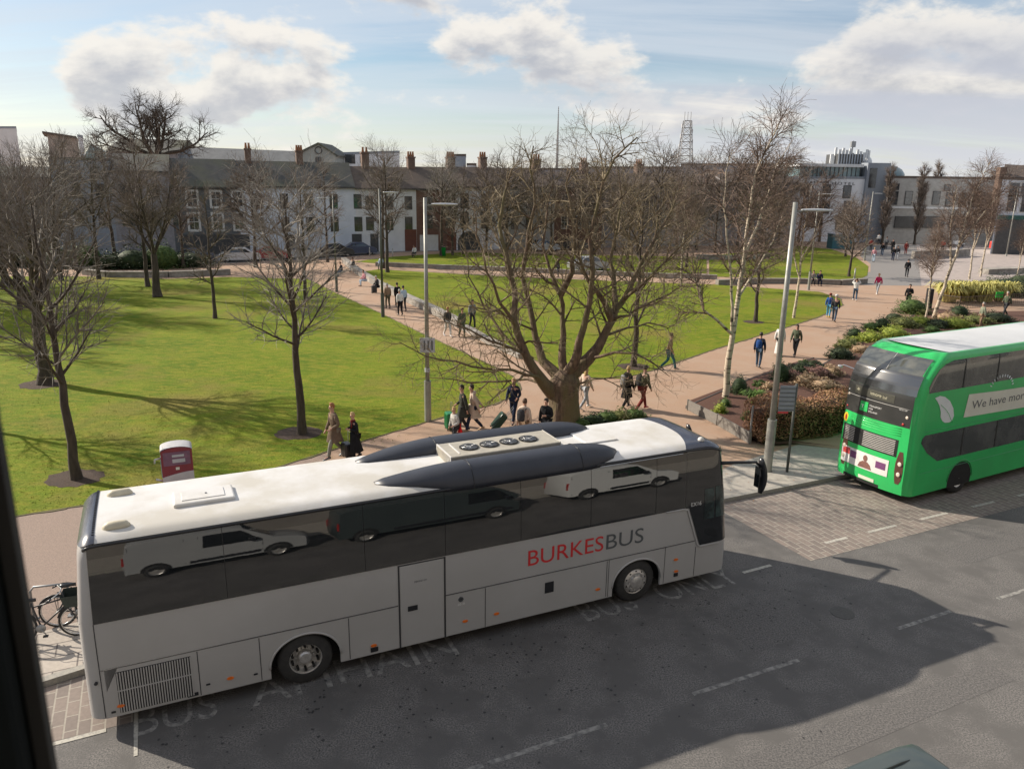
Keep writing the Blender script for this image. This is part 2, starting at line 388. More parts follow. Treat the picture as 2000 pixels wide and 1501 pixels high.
# markings
mk = MB()
def quad(mb, a, b, c, d, z): mb.add([(p.x, p.y, z) for p in (a, b, c, d)], [(0, 1, 2, 3)])
def strip(name, segs, wd, z, mat):
    for (s0, w0, s1, w1) in segs:
        a, b = S(s0, w0), S(s1, w1); t_ = (b - a).normalized(); q = Vector((-t_.y, t_.x, 0)) * wd / 2
        mb = MB(); quad(mb, a - q, b - q, b + q, a + q, z); struct(mb.build(name, mat))
strip('lane_marking', [(3.9, -3.25, 5.75, -3.22), (5.85, -3.22, 8.1, -3.2), (10.0, -3.14, 12.6, -3.13), (15.4, -3.14, 17.1, -3.12), (18.6, -3.2, 21.0, -3.2), (24, -3.2, 27, -3.2), (30, -3.2, 33, -3.2), (-2.5, -3.2, 1.0, -3.2)], 0.10, 0.004, m_white)
strip('bay_marking', [(17.1, 0.49, 17.9, 0.50), (18.7, 0.51, 19.8, 0.52), (20.8, 0.52, 21.9, 0.52), (23, 0.52, 24, 0.52), (25.1, 0.52, 26.1, 0.52), (-0.62, 0.10, 0.20, 0.12), (-2.6, 0.05, -1.5, 0.08), (14.0, 0.1, 14.9, 0.12)], 0.10, 0.008, m_white2)
strip('bay_marking', [(0.66, -0.75, 0.66, 2.0)], 0.06, 0.0085, m_white2)
for body, s0, wdt in (('BUS', 0.62, 1.35), ('AMHÁIN', 2.55, 3.95), ('BUS', 9.45, 1.35), ('ONLY', 11.5, 2.2)):
    X = basis(S(s0, -0.25, 0.004), BD, BN, (0, 0, 1))
    t_ = text_mesh('road_lettering', body, 1.15, m_white, None, X, extrude=0.0, bold=0.0, width=wdt); struct(t_)
m_patch = M('asphalt patch', (0.072, 0.070, 0.071), (0.175, 0.165, 0.158), 30.0, 0.85, bump=0.4, detail=3)
for q in (((2.2, -5.6), (16.0, -5.3), (16.0, -4.7), (2.2, -4.9)), ((12.0, -2.6), (13.9, -2.5), (13.9, -1.1), (12.0, -1.2)), ((19.5, -1.8), (24, -1.7), (24, -0.9), (19.5, -0.9))):
    sheet('road_patch', [S(*c_) for c_ in q], 0.0025, m_patch)
# manhole covers in the road and concrete joints
m_iron = M('cast iron', (0.07, 0.068, 0.066), (0.10, 0.095, 0.09), 30, 0.7)
for (s0, w0) in ((14.8, -2.2),):
    mb = MB(); p = S(s0, w0); mb.lathe([(0.26, 0.0), (0.26, 0.006), (0.24, 0.007)], o=(p.x, p.y, 0.001), n=24)
    tag(mb.build('manhole_cover', m_iron), 'round iron manhole cover set in the dark road ' + ('in the coach shadow' if s0 < 5 else 'right of the coach shadow'), 'manhole cover')
# ================================================================ the coach
m_silver = M('silver coach paint', (0.46, 0.455, 0.45), (0.44, 0.435, 0.43), 1.2, 0.30, metal=0.0, spec=0.5, coat=0.35, c3=(0.425, 0.418, 0.41), s3=3.0, detail=9)
m_silver2 = M('coach seams', (0.03, 0.03, 0.035), (0.045, 0.045, 0.05), 3, 0.6)
m_cglass = M('tinted coach glass', (0.010, 0.012, 0.014), (0.013, 0.015, 0.017), 1, 0.02, spec=0.5, ior=1.95, bump=0.025, bscale=1.6)
m_black = M('black coach trim', (0.018, 0.019, 0.024), (0.025, 0.026, 0.03), 3, 0.28, spec=0.5)
m_pod = M('dark blue grey fairing', (0.028, 0.032, 0.045), (0.038, 0.042, 0.055), 1.5, 0.42, spec=0.5)
m_podtop = M('dark blue grey roof cap', (0.045, 0.055, 0.085), (0.03, 0.036, 0.06), 2.2, 0.25, spec=0.6, coat=0.3)
m_roofw = M('white coach roof', (0.68, 0.675, 0.67), (0.60, 0.59, 0.58), 1.6, 0.5, detail=9, c3=(0.53, 0.505, 0.455), s3=3.5, contrast=(0.35, 0.8))
m_vent = M('cream plastic', (0.60, 0.55, 0.42), (0.50, 0.45, 0.34), 6, 0.5)
m_acgrey = M('galvanised cover', (0.50, 0.46, 0.38), (0.40, 0.37, 0.31), 5, 0.5, metal=0.2)
m_tyre = M('tyre rubber', (0.030, 0.030, 0.031), (0.045, 0.044, 0.043), 9, 0.85, bump=0.2)
m_rim = M('polished rim', (0.75, 0.73, 0.70), (0.55, 0.53, 0.51), 14, 0.32, metal=0.6)
m_amber = M('amber lens', (0.85, 0.20, 0.03), (0.75, 0.16, 0.02), 20, 0.3)
m_red = M('red lettering', (0.66, 0.035, 0.04), (0.6, 0.03, 0.035), 8, 0.4)
m_dgrey = M('dark grey lettering', (0.10, 0.11, 0.12), (0.09, 0.1, 0.11), 8, 0.4)
m_whitel = M('white lettering', (0.75, 0.75, 0.74), (0.7, 0.7, 0.69), 8, 0.5)
m_dark = M('underside black', (0.012, 0.012, 0.012), (0.02, 0.02, 0.02), 5, 0.9)
m_chrome = M('chrome trim', (0.62, 0.62, 0.62), (0.55, 0.55, 0.55), 5, 0.25, metal=0.9)

LB, WB, ZR = 13.42, 2.45, 3.55
coach = thing('coach', 'long silver coach with tinted windows, white roof and red and grey lettering, at the kerb', 'coach', BUS_O, BUS_A)
def plan_in(s):                       # inset of the side where the corners round off in plan
    r0, r1 = 0.30, 0.34
    if s < r0: return (r0 - math.sqrt(max(0, r0*r0 - (r0 - s)**2))) * 0.8
    if s > LB - r1: q = s - (LB - r1); return (r1 - math.sqrt(max(0, r1*r1 - q*q))) * 0.9
    return 0.0
def tilt(z):                          # the side glass is curved in its height, more so near the roof
    t = max(0.0, z - 2.08); return 0.030 * t + 0.005 * t * t + 0.0167 * t ** 3
def rake(s, z): 
    a = max(0.0, (s - 12.3) / (LB - 12.3)); b = max(0.0, (0.35 - s) / 0.35)
    return s - a * max(0, (z - 1.0) / 2.5) * 0.36 + b * max(0, (z - 2.0) / 1.5) * 0.14
def side_pt(s, z, off=0.0, far=False):
    w = plan_in(s) + tilt(z) - off
    return Vector((rake(s, z), WB - w if far else w, z))
def roof_z(w):
    q = min(w, WB - w); e = 0.30
    if q < 0.07: q = 0.07
    return 3.40 + 0.12 * math.sqrt(max(0, 1 - ((e - min(q - 0.07, e)) / e) ** 2)) + 0.035 * math.sin(PI * w / WB)
def end_drop(s): 
    d = 0.0
    if s > 12.3: d += 0.20 * ((s - 12.3) / (LB - 12.3)) ** 3
    if s < 0.4: d += 0.16 * ((0.4 - s) / 0.4) ** 2
    return d
SS = [0, .03, .08, .15, .23, .30] + [x * 0.5 + 0.5 for x in range(24)] + [12.7, 12.9, 13.08, 13.16, 13.24, 13.32, 13.38, LB]
def ring(s):
    pts = []
    for z in (1.21, 1.6, 2.08, 2.3, 2.6, 2.85, 3.05, 3.25, 3.40): pts.append(side_pt(s, z - (end_drop(s) if z > 3.1 else 0)))
    ins = plan_in(s) + tilt(3.4)
    for k in range(1, 16):
        w = ins + 0.02 + (WB - 2*ins - 0.04) * k / 16
        pts.append(Vector((rake(s, 3.45), w, roof_z(w) - end_drop(s))))
    for z in (3.40, 3.25, 3.05, 2.85, 2.6, 2.3, 2.08, 1.6, 1.21, 0.30): pts.append(side_pt(s, z - (end_drop(s) if z > 3.1 else 0), far=True))
    pts.append(Vector((s, WB / 2, 0.30)))
    if s < .35 or s > 13.05: pts.append(side_pt(s, 0.30)); pts.append(side_pt(s, 0.8))
    else: pts.append(Vector((s, WB/2 - .1, 0.30))); pts.append(Vector((s, WB/2 - .12, 0.9)))
    return pts
b = MB(); b.rings([ring(s) for s in SS])
body = b.build('body', m_silver, coach, smooth=True)
def autosmooth(o, ang=35):
    me = o.data; bm = bmesh.new(); bm.from_mesh(me)
    for e in bm.edges:
        if len(e.link_faces) == 2 and e.calc_face_angle(0) > R(ang): e.smooth = False
    bm.to_mesh(me); bm.free(); return o
autosmooth(body)
# lower near side with the two wheel arches cut out
AX = (3.56, 10.82); AR = 0.635
prof = [(0.30, 0.30)]
for ax in AX:
    for k in range(0, 19):
        a = PI - PI * k / 18; zz = 0.50 + AR * math.sin(a) * 0.88
        if k == 0: prof.append((ax - AR, 0.30))
        prof.append((ax + AR * math.cos(a), zz))
        if k == 18: prof.append((ax + AR, 0.30))
prof += [(13.08, 0.30), (13.08, 1.21), (0.30, 1.21)]
bmz = bmesh.new()
f0 = bmz.faces.new([bmz.verts.new((x, 0, z)) for x, z in prof]); bmz.normal_update(); bmesh.ops.triangulate(bmz, faces=[f0])
g = bmesh.ops.extrude_face_region(bmz, geom=bmz.faces[:]); bmesh.ops.translate(bmz, verts=[v for v in g['geom'] if isinstance(v, bmesh.types.BMVert)], vec=(0, 0.05, 0))
bmesh.ops.recalc_face_normals(bmz, faces=bmz.faces)
me = bpy.data.meshes.new('lower_panels'); bmz.to_mesh(me); bmz.free(); me.materials.append(m_silver)
lp = bpy.data.objects.new('lower_panels', me); C.objects.link(lp); lp.parent = coach
b = MB()
for ax in AX:                          # wheel wells, and the dark underbody between them
    b.box((ax - 0.75, 0.35, 0.3), (ax + 0.75, 0.45, 1.3))
b.box((0.5, 0.25, 0.24), (2.7, 2.2, 0.4)); b.box((4.4, 0.25, 0.22), (9.9, 2.2, 0.4)); b.box((11.6, 0.3, 0.24), (13.0, 2.1, 0.4))
for ax in AX:
    for k in range(12):
        a0, a1 = PI * k / 12, PI * (k + 1) / 12
        p = [(ax + 0.66 * math.cos(a), 0.5 + 0.66 * math.sin(a)) for a in (a0, a1)]
        b.add([(p[0][0], 0.05, p[0][1]), (p[1][0], 0.05, p[1][1]), (p[1][0], 0.44, p[1][1]), (p[0][0], 0.44, p[0][1])], [(0, 1, 2, 3)])
b.build('underbody', m_dark, coach)
for ax in AX:
    b = MB(); b.smooth = True
    b.tube([(ax + (AR + .012) * math.cos(PI - PI*k/24), -0.006, 0.5 + (AR + .012) * math.sin(PI - PI*k/24) * .88) for k in range(25)], 0.022, 6)
    b.build('wheel_arch', m_silver, coach)
# plates that lie on the skin, a few mm proud
def plate(name, cols, zlo, zhi, mat, off=0.006, far=False, nz=5, parent=coach):
    b = MB(); b.smooth = True; rows = []
    for s in cols:
        a, c = (zlo(s) if callable(zlo) else zlo), (zhi(s) if callable(zhi) else zhi)
        rows.append([side_pt(s, a + (c - a) * k / nz, off, far) for k in range(nz + 1)])
    n = nz + 1; b.add([p for r in rows for p in r], [(i*n+j, (i+1)*n+j, (i+1)*n+j+1, i*n+j+1) for i in range(len(rows)-1) for j in range(nz)])
    return b.build(name, mat, parent)
def rng_(a, c, st=0.5):
    k = max(1, int((c - a) / st)); return [a + (c - a) * i / k for i in range(k + 1)]
def win_lo(s):
    if s < 12.02: return 2.085
    if s < 12.12: return 2.085 - 0.02
    if s < 12.50: return 2.065 - (s - 12.12) / 0.38 * 0.98
    return 1.085
plate('window_backing', rng_(0.235, 12.0, 0.6), 2.082, 3.386, m_black, 0.0045, nz=10)
panes = [(0.235, 2.30), (2.31, 4.72), (4.73, 6.30), (6.31, 7.92), (7.93, 9.55), (9.56, 11.2), (11.21, 12.0)]
for a, c in panes:
    plate('window', rng_(a, c, 0.8), 2.083, 3.385, m_cglass, 0.012, nz=14)
plate('front_side_window', rng_(12.01, 12.12, .1) + [12.2, 12.3, 12.4, 12.5, 12.7, 12.9, 13.08, 13.16, 13.24, 13.32, 13.38], win_lo, 3.37, m_cglass, 0.012, nz=14)
m_cabglass = M('cab glass', (0.045, 0.075, 0.072), (0.02, 0.03, 0.03), 2.2, 0.06, ior=1.7, contrast=(0.42, 0.58))
plate('driver_window', [12.58, 12.9], 1.72, 2.46, m_cabglass, 0.018)
plate('driver_window', [12.95, 13.08, 13.2, 13.28], 1.72, 2.48, m_cabglass, 0.018)
plate('window', rng_(0.3, 13.05, 0.8), 2.083, 3.385, m_cglass, 0.008, far=True).name = 'window_far_side'
# gutter strip under the roof edge
b = MB(); b.smooth = True
b.tube([side_pt(s, 3.415 - end_drop(s), 0.012) for s in SS[3:]], 0.026, 6); b.build('gutter', m_black, coach)
b = MB(); b.tube([side_pt(s, 3.375, 0.016) for s in rng_(6.5, 11.9, .5)], 0.007, 5); b.build('trim_highlight_strip', m_chrome, coach)
# roof skin: rear cap, white part, front cap
def roof_part(name, s0, s1, mat, wi=(0.05, 0.05), z=0.004, n=18):
    b = MB(); b.smooth = True; rows = []
    for k in range(n + 1):
        row = []
        for j in range(25):
            w = wi[0] + (WB - wi[0] - wi[1]) * j / 24
            a = s0(w) if callable(s0) else s0; c = s1(w) if callable(s1) else s1
            s = a + (c - a) * k / n
            ins = plan_in(min(max(s, 0), LB)) + tilt(3.4)
            ww = ins + (w - wi[0]) / (WB - wi[0] - wi[1]) * (WB - 2 * ins)
            row.append(Vector((rake(s, 3.45), ww, roof_z(ww) - end_drop(s) + z)))
        rows.append(row)
    b.add([p for r in rows for p in r], [(i*25+j, (i+1)*25+j, (i+1)*25+j+1, i*25+j+1) for i in range(n) for j in range(24)])
    return b.build(name, mat, coach)
fr = lambda w: 11.95 + 0.42 * (1 - ((w - 1.35) / 1.35) ** 2)
roof_part('roof', 0.40, fr, m_roofw)
roof_part('front_roof_cap', fr, LB - 0.01, m_podtop, z=0.006)
roof_part('rear_roof_cap', 0.0, 0.40, m_podtop, z=0.012, n=8)
b = MB()
for w in [x * 0.075 + 0.25 for x in range(27)]: b.box((0.36, w, roof_z(w) - .01), (0.395, w + 0.04, roof_z(w) + 0.022))
b.build('rear_cap_strip', m_black, coach)
# seams
def vseam(s, z0, z1, wd=0.012, mat=m_silver2, off=0.0035):
    b = MB(); nz = 6
    for k in range(nz):
        za, zb = z0 + (z1 - z0) * k / nz, z0 + (z1 - z0) * (k + 1) / nz
        b.add([side_pt(s - wd/2, za, off), side_pt(s + wd/2, za, off), side_pt(s + wd/2, zb, off), side_pt(s - wd/2, zb, off)], [(0, 1, 2, 3)])
    return b
sm = MB()
for s, z0, z1 in ((0.235, .32, 2.08), (1.73, .32, 1.19), (2.76, .32, 1.19), (4.37, .32, 1.19), (7.15, .30, 1.19), (10.07, .32, 1.20), (11.55, .32, 1.22), (12.40, .32, 1.06), (10.02, .33, 1.19)):
    vseam(s, z0, z1, 0.014).build('panel_seam', m_silver2, coach)
for a, c in ((0.24, 5.33), (6.3, 12.36)):
    sm = MB()
    for k, s in enumerate(rng_(a, c, 0.6)[:-1]):
        e = rng_(a, c, 0.6)[k + 1]
        sm.add([side_pt(s, 1.205, .0035), side_pt(e, 1.205, .0035), side_pt(e, 1.218, .0035), side_pt(s, 1.218, .0035)], [(0, 1, 2, 3)])
    sm.build('panel_seam', m_silver2, coach)
for s, e in ((0.02, .235),): 
    for zz in (0.62, 2.06): sm = MB(); sm.add([side_pt(s, zz, .0035), side_pt(e, zz, .0035), side_pt(e, zz + .012, .0035), side_pt(s, zz + .012, .0035)], [(0, 1, 2, 3)]); sm.build('panel_seam', m_silver2, coach)
for a, c in ((0.24, 5.33), (6.3, 12.36)): b = MB(); b.box((a, -0.006, 1.219), (c, 0.002, 1.231)); b.build('trim_highlight_strip', m_chrome, coach)  # added bright strip stands for the highlight along the level seam
# raised bright edging round the dark front quarter
b = MB(); b.smooth = True
b.tube([side_pt(11.5, 2.068, .0), side_pt(11.95, 2.066, .004), side_pt(12.08, 2.03, .006), side_pt(12.44, 1.10, .006), side_pt(12.52, 1.055, .006), side_pt(13.05, 1.05, .006)], 0.022, 6)
b.build('quarter_edging', m_silver, coach)
# middle door
door = MB(); door.box((5.385, -0.008, 0.30), (6.255, 0.01, 2.03)); dr = door.build('door', m_silver, coach, bevel=0.006)
b = MB()
for x0, x1, z0, z1 in ((5.34, 5.372, .29, 2.06), (6.268, 6.302, .29, 2.06), (5.372, 6.268, 2.035, 2.06)): b.box((x0, -0.005, z0), (x1, 0.012, z1))
b.build('door_gap', m_silver2, dr)
b = MB(); b.box((5.52, -0.016, 1.05), (5.72, -0.004, 1.16)); b.build('handle', m_black, dr, bevel=0.01)
text_mesh('lettering', 'EMERGENCY EXIT', 0.05, m_dgrey, dr, basis((5.66, -0.0095, 1.64), (1, 0, 0), (0, 0, 1), (0, -1, 0)), 0.0005, width=0.26)
# engine grille: one frame, many upright slats
g_ = MB(); g_.box((0.46, -0.004, 0.35), (1.62, 0.01, 1.13)); gr = g_.build('engine_grille', m_dark, coach)
b = MB()
for k in range(29): x = 0.47 + k * 0.0405; b.box((x, -0.016, 0.36), (x + 0.02, -0.003, 1.12))
b.box((0.46, -0.014, 0.765), (1.62, -0.004, 0.785)); b.build('slats', m_silver, gr)
for (s, z) in ((0.48, .49), (2.23, .52), (4.83, .49), (6.71, .55), (7.40, .55), (9.81, .56), (11.86, .85), (11.89, .55)):
    b = MB(); b.prism([(s + 0.06*math.cos(PI*k/6), z + 0.028*math.sin(PI*k/6)) for k in range(12)], -0.018, 0.0, 'y'); b.build('side_light', m_amber, coach)
for (s, z, a, c) in ((4.84, .40, .075, .05), (11.89, .46, .06, .045), (8.61, .88, .105, .125), (1.60, .37, .09, .035), (0.36, .40, .035, .02), (1.56, .50, .035, .018), (1.86, .50, .035, .018), (2.66, .48, .035, .018)):
    b = MB(); b.box((s - a, -0.012, z - c), (s + a, 0.0, z + c)); b.build('vent_panel' if a > .05 else 'latch', m_black, coach, bevel=0.006)
b = MB(); b.lathe([(0.055, 0), (0.055, -0.01), (0.035, -0.01), (0.035, 0)], o=(6.62, -0.0, 1.06), axis='y', n=20); b.build('badge', m_dgrey, coach)
text_mesh('lettering', '2018', 0.07, m_whitel, coach, basis((6.55, -0.004, 0.93), (1, 0, 0), (0, 0, 1), (0, -1, 0)), 0.0005, width=0.15)
b = MB(); b.lathe([(0.03, 0), (0.03, -0.02)], o=(0.16, 0.02, 1.0), axis='y', n=14); b.build('lock', m_black, coach)
# name on the side
X = basis((8.10, -0.004, 1.475), (1, 0, 0), (0, 0, 1), (0, -1, 0))
text_mesh('name_lettering', 'BURKES', 0.50, m_red, coach, X, 0.0008, width=1.80)
text_mesh('name_lettering', 'BUS', 0.50, m_dgrey, coach, basis((9.97, -0.004, 1.475), (1, 0, 0), (0, 0, 1), (0, -1, 0)), 0.0008, width=0.96)
text_mesh('model_lettering', 'EX16', 0.13, m_whitel, coach, basis(side_pt(12.17, 2.10, 0.017), (1, 0, 0), (0, 0.056, 1), (0, -1, 0.056)), 0.0005, width=0.28)
# wheels
def wheel(parent, ax, deep):
    b = MB(); b.smooth = True
    b.lathe([(0.30, .30), (0.46, .29), (0.495, .26), (0.505, .17), (0.495, .07), (0.46, .035), (0.31, .03), (0.30, .05)], o=(ax, 0, 0.505), axis='y', n=40, cap=(False, False))
    ty = b.build('wheel', m_tyre, parent); autosmooth(ty, 50)
    b = MB(); b.smooth = True
    if deep: prof_ = [(0.312, .03), (0.315, .06), (0.285, .07), (0.275, .19), (0.20, .21), (0.13, .20), (0.125, .10), (0.10, .07), (0.02, .065)]
    else: prof_ = [(0.312, .03), (0.315, .055), (0.285, .065), (0.27, .05), (0.22, .025), (0.165, .03), (0.15, -.01), (0.09, -.03), (0.02, -.032)]
    b.lathe(prof_, o=(ax, 0, 0.505), axis='y', n=40, cap=(False, True))
    nb = b; b = MB()
    for k in range(10):
        a = 2 * PI * k / 10; rr = 0.165 if deep else 0.19; yy = .185 if deep else .012
        nb.lathe([(0.016, yy), (0.016, yy - .045)], o=(ax + rr*math.cos(a), 0, 0.505 + rr*math.sin(a)), axis='y', n=6)
        a += PI / 10; b.lathe([(0.024, .07), (0.024, .034 if not deep else .2)], o=(ax + .242*math.cos(a), 0, 0.505 + .242*math.sin(a)), axis='y', n=10)
    rim = nb.build('rim', m_rim, ty); autosmooth(rim, 30); b.build('hand_holes', m_dark, ty)
    return ty
wheel(coach, AX[0], True); wheel(coach, AX[1], False)
for ax in AX:
    b = MB(); b.smooth = True
    b.lathe([(0.30, 2.38), (0.49, 2.34), (0.505, 2.2), (0.49, 2.1), (0.3, 2.08)], o=(ax, 0, 0.505), axis='y', n=24); b.build('wheel', m_tyre, coach)
# roof vents and hatch
for (s, w) in ((0.72, 0.42), (0.74, 1.86)):
    b = MB(); rs = []; b.smooth = True
    for k in range(9):
        t_ = k / 8; x = s - 0.21 + 0.42 * t_; e = math.sin(PI * min(1, max(0, t_)) ) ** 0.16 if 0 < t_ < 1 else 0.35
        rs.append([Vector((x, w + 0.10 * e * math.cos(a), roof_z(w) - 0.01 + max(0, 0.12 * e * math.sin(a)))) for a in [PI * j / 8 for j in range(9)]])
    b.rings(rs); b.build('roof_vent', m_vent, coach)
hz_ = roof_z(1.1)
b = MB(); b.box((1.60, 0.80, hz_ - .02), (2.62, 1.44, hz_ + 0.065)); hat = b.build('roof_hatch', m_roofw, coach, bevel=0.03)
b = MB(); b.box((1.74, 0.92, hz_ + .06), (2.46, 1.32, hz_ + 0.078)); b.build('hatch_panel', m_roofw, hat, bevel=0.012)
b = MB(); b.lathe([(0.018, hz_ + .078), (0.018, hz_ + .09)], o=(2.15, 1.12, 0), n=10); b.build('hatch_knob', m_dgrey, hat)
b = MB(); b.box((9.95, 0.95, roof_z(1.2) - .01), (10.75, 1.80, roof_z(1.2) + 0.035)); b.build('roof_panel', m_roofw, coach, bevel=0.015)
b = MB(); b.smooth = True; b.lathe([(0.075, 0), (0.075, .03), (0.06, .07), (0.03, .09), (0.005, .095)], o=(12.55, 0.30, roof_z(.3) - .02), n=18); b.build('roof_aerial', m_roofw, coach)
# side fairings of the air conditioning, the near one and its mirror image
def pod(s0, s1, far):
    rs = []; b = MB(); b.smooth = True; n = 26
    for k in range(n + 1):
        t_ = k / n; s = s0 + (s1 - s0) * t_
        e0 = min(1.0, (t_ + 0.006) / 0.36); e1 = min(1.0, (1 - t_ + 0.004) / 0.22)
        wd = 0.13 + 0.27 * (math.sin(e0 * PI/2) ** 0.8) * (math.sin(e1 * PI/2) ** 0.5)
        if t_ < .03: wd *= 0.55 + t_ * 12
        if t_ > .97: wd *= 0.45 + (1 - t_) * 15
        hh = 0.05 + 0.235 * (math.sin(e0 * PI/2)) * (math.sin(e1 * PI/2) ** 0.6)
        wc = 0.60 - 0.19 * math.sin(e0 * PI/2) + 0.02 * (1 - e1)
        row = []
        for j in range(11):
            a = PI * j / 10; cw = -math.cos(a); sh = math.sin(a) ** 0.75
            # steep inside, rounded outside
            w = wc + cw * wd; z = roof_z(w) - 0.03 + hh * sh * (1.0 if cw < 0 else 1.0 - 0.0 * cw)
            row.append(Vector((s, WB - w if far else w, z)))
        rs.append(row)
    b.rings(rs); o = b.build('roof_fairing', m_pod, coach)
    for sj in (6.85, 9.35):
        jt = MB()
        for row in [r for r in rs if abs(r[0].x - sj) < 0.11][:1]:
            jt.tube([p + Vector((0, 0, 0.004)) for p in row], 0.010, 5)
        if jt.v: jt.build('fairing_joint', m_black, o)
    return o
pod(5.10, 10.35, False); pod(5.05, 10.55, True)
# condenser unit with four fans
zt = 3.77
b = MB(); b.box((6.72, 0.80, 3.5), (9.22, 1.66, zt)); ac = b.build('condenser', m_acgrey, coach, bevel=0.02)
b = MB(); b.box((6.72, .80, 3.50), (6.745, 1.66, zt + .006)); b.box((9.2, .80, 3.50), (9.22, 1.66, zt + .006)); b.box((6.95, 0.93, zt), (6.975, 1.55, zt + .012)); b.build('lip', m_roofw, ac)
for k in range(4):
    cx = 7.28 + k * 0.455; cy = 1.22
    b = MB(); b.lathe([(0.205, zt), (0.205, zt + .02), (0.185, zt + .02), (0.185, zt + .005), (0.004, zt + .004)], o=(cx, cy, 0), n=28); fan = b.build('fan', m_dark, ac)
    b = MB()
    for q in range(7):
        a = 2 * PI * q / 7 + k; X = Matrix.Translation((cx, cy, zt + .012)) @ Matrix.Rotation(a, 4, 'Z')
        b.add([X @ Vector(p) for p in ((.04, -.02, 0), (.175, -.05, .002), (.175, .03, .012), (.04, .02, .008))], [(0, 1, 2, 3)])
    b.build('blades', m_black, fan)
    b = MB(); b.lathe([(0.05, zt + .008), (0.05, zt + .022), (0.02, zt + .028)], o=(cx, cy, 0), n=14); b.build('hub', m_rim, fan)
    b = MB(); b.smooth = True
    for rr in (.07, .105, .14, .175): b.tube([(cx + rr*math.cos(2*PI*q/20), cy + rr*math.sin(2*PI*q/20), zt + .03) for q in range(21)], 0.0025, 4)
    for q in range(4): a = PI * q / 4; b.tube([(cx + .19*math.cos(a), cy + .19*math.sin(a), zt + .03), (cx - .19*math.cos(a), cy - .19*math.sin(a), zt + .03)], 0.003, 4)
    b.build('guard', m_chrome, fan)
# mirrors at the front
def mirror(sgn, name):
    far = sgn > 0; w0 = WB - 0.1 if far else 0.1
    b = MB(); b.smooth = True
    b.tube([(13.0, w0, 2.98), (13.35, w0 - 0.10 * -sgn * -1 if False else w0 + sgn * .12, 2.99), (13.86, w0 + sgn * .20, 2.95), (13.98, w0 + sgn * .22, 2.84)], [0.045, 0.038, 0.034, 0.03], 8)
    arm = b.build('mirror_arm', m_black, coach)
    b = MB(); b.smooth = True; rs = []
    for k in range(9):
        t_ = k / 8; e = math.sin(PI * (0.06 + 0.88 * t_)) ** 0.45; z = 3.04 - 0.86 * t_; cx = 13.98 + 0.10 * math.sin(PI * t_ * .8)
        rs.append([Vector((cx + 0.075 * e * math.cos(a), w0 + sgn * .24 + 0.13 * e * math.sin(a), z)) for a in [2*PI*j/12 for j in range(12)]])
    b.rings(rs); b.build('mirror_housing', m_black, arm)
    b = MB(); b.box((13.895, w0 + sgn*.24 - .08, 2.35), (13.905, w0 + sgn*.24 + .08, 2.85)); b.build('mirror_glass', m_cglass, arm)
mirror(-1, 'near'); mirror(1, 'far')
# windscreen (seen only from the side and from other positions)
b = MB(); b.smooth = True; rows = []
for zi in range(9):
    z = 1.35 + (3.25 - 1.35) * zi / 8; row = []
    for j in range(13):
        w = 0.32 + (WB - 0.64) * j / 12
        row.append(Vector((rake(LB, z) + 0.012, w, z)))
    rows.append(row)
b.add([p for r in rows for p in r], [(i*13+j, (i+1)*13+j, (i+1)*13+j+1, i*13+j+1) for i in range(8) for j in range(12)])
b.build('windscreen', m_cglass, coach)
for w in (0.45, 2.0):
    b = MB(); b.smooth = True; b.ball((13.42, w, 0.72), (.05, .14, .08)); b.build('headlight', m_chrome, coach)
# ================================================================ the green double decker
m_green = M('green bus paint', (0.030, 0.54, 0.135), (0.027, 0.48, 0.12), 1.3, 0.30, coat=0.4, c3=(0.032, 0.47, 0.12), s3=5.0, detail=9)
m_greend = M('dark green bus paint', (0.008, 0.28, 0.065), (0.008, 0.25, 0.06), 1.0, 0.3, coat=0.4)
m_bglass = M('bus window glass', (0.05, 0.056, 0.052), (0.10, 0.105, 0.095), 0.9, 0.04, ior=2.1, contrast=(.42,.6))  # paler grey mixed into the glass stands for reflections and veil
m_roofb = M('pale grey bus roof', (0.62, 0.63, 0.64), (0.55, 0.56, 0.57), 0.8, 0.45)
m_panelb = M('black rear panel', (0.03, 0.032, 0.032), (0.042, 0.043, 0.042), 1.5, 0.35)
m_gloss = M('gloss black hood', (0.022, 0.024, 0.026), (0.03, 0.03, 0.032), 1.0, 0.12, spec=0.8, ior=1.9)
m_led = M('dot matrix letters', (0.55, 0.52, 0.38), (0.45, 0.43, 0.30), 30, 0.6)
m_dest = M('destination screen', (0.075, 0.075, 0.06), (0.06, 0.06, 0.05), 12, 0.4)
m_cream = M('cream banner', (0.72, 0.72, 0.62), (0.66, 0.66, 0.56), 2, 0.5)
m_leafw = M('white leaf print', (0.72, 0.76, 0.76), (0.66, 0.70, 0.70), 3, 0.5)
m_lampc = M('brown lamp cluster', (0.10, 0.045, 0.035), (0.13, 0.06, 0.045), 6, 0.3)
m_lamplens = M('pale round lens', (0.72, 0.62, 0.52), (0.6, 0.5, 0.42), 14, 0.25)
m_redlens = M('red lens', (0.45, 0.03, 0.025), (0.4, 0.02, 0.02), 14, 0.25)
m_yellow = M('yellow sticker', (0.75, 0.55, 0.04), (0.7, 0.5, 0.03), 8, 0.5)
m_adw = M('advert white', (0.74, 0.72, 0.70), (0.70, 0.68, 0.66), 6, 0.5)
m_adr = M('advert red', (0.60, 0.07, 0.06), (0.52, 0.06, 0.07), 12, 0.5)
m_adp = M('advert purple', (0.16, 0.05, 0.16), (0.2, 0.07, 0.18), 12, 0.5)
m_adb = M('advert brown', (0.26, 0.12, 0.09), (0.18, 0.09, 0.08), 20, 0.5)
m_silverbar = M('louvre bars', (0.55, 0.53, 0.50), (0.45, 0.44, 0.42), 8, 0.4)
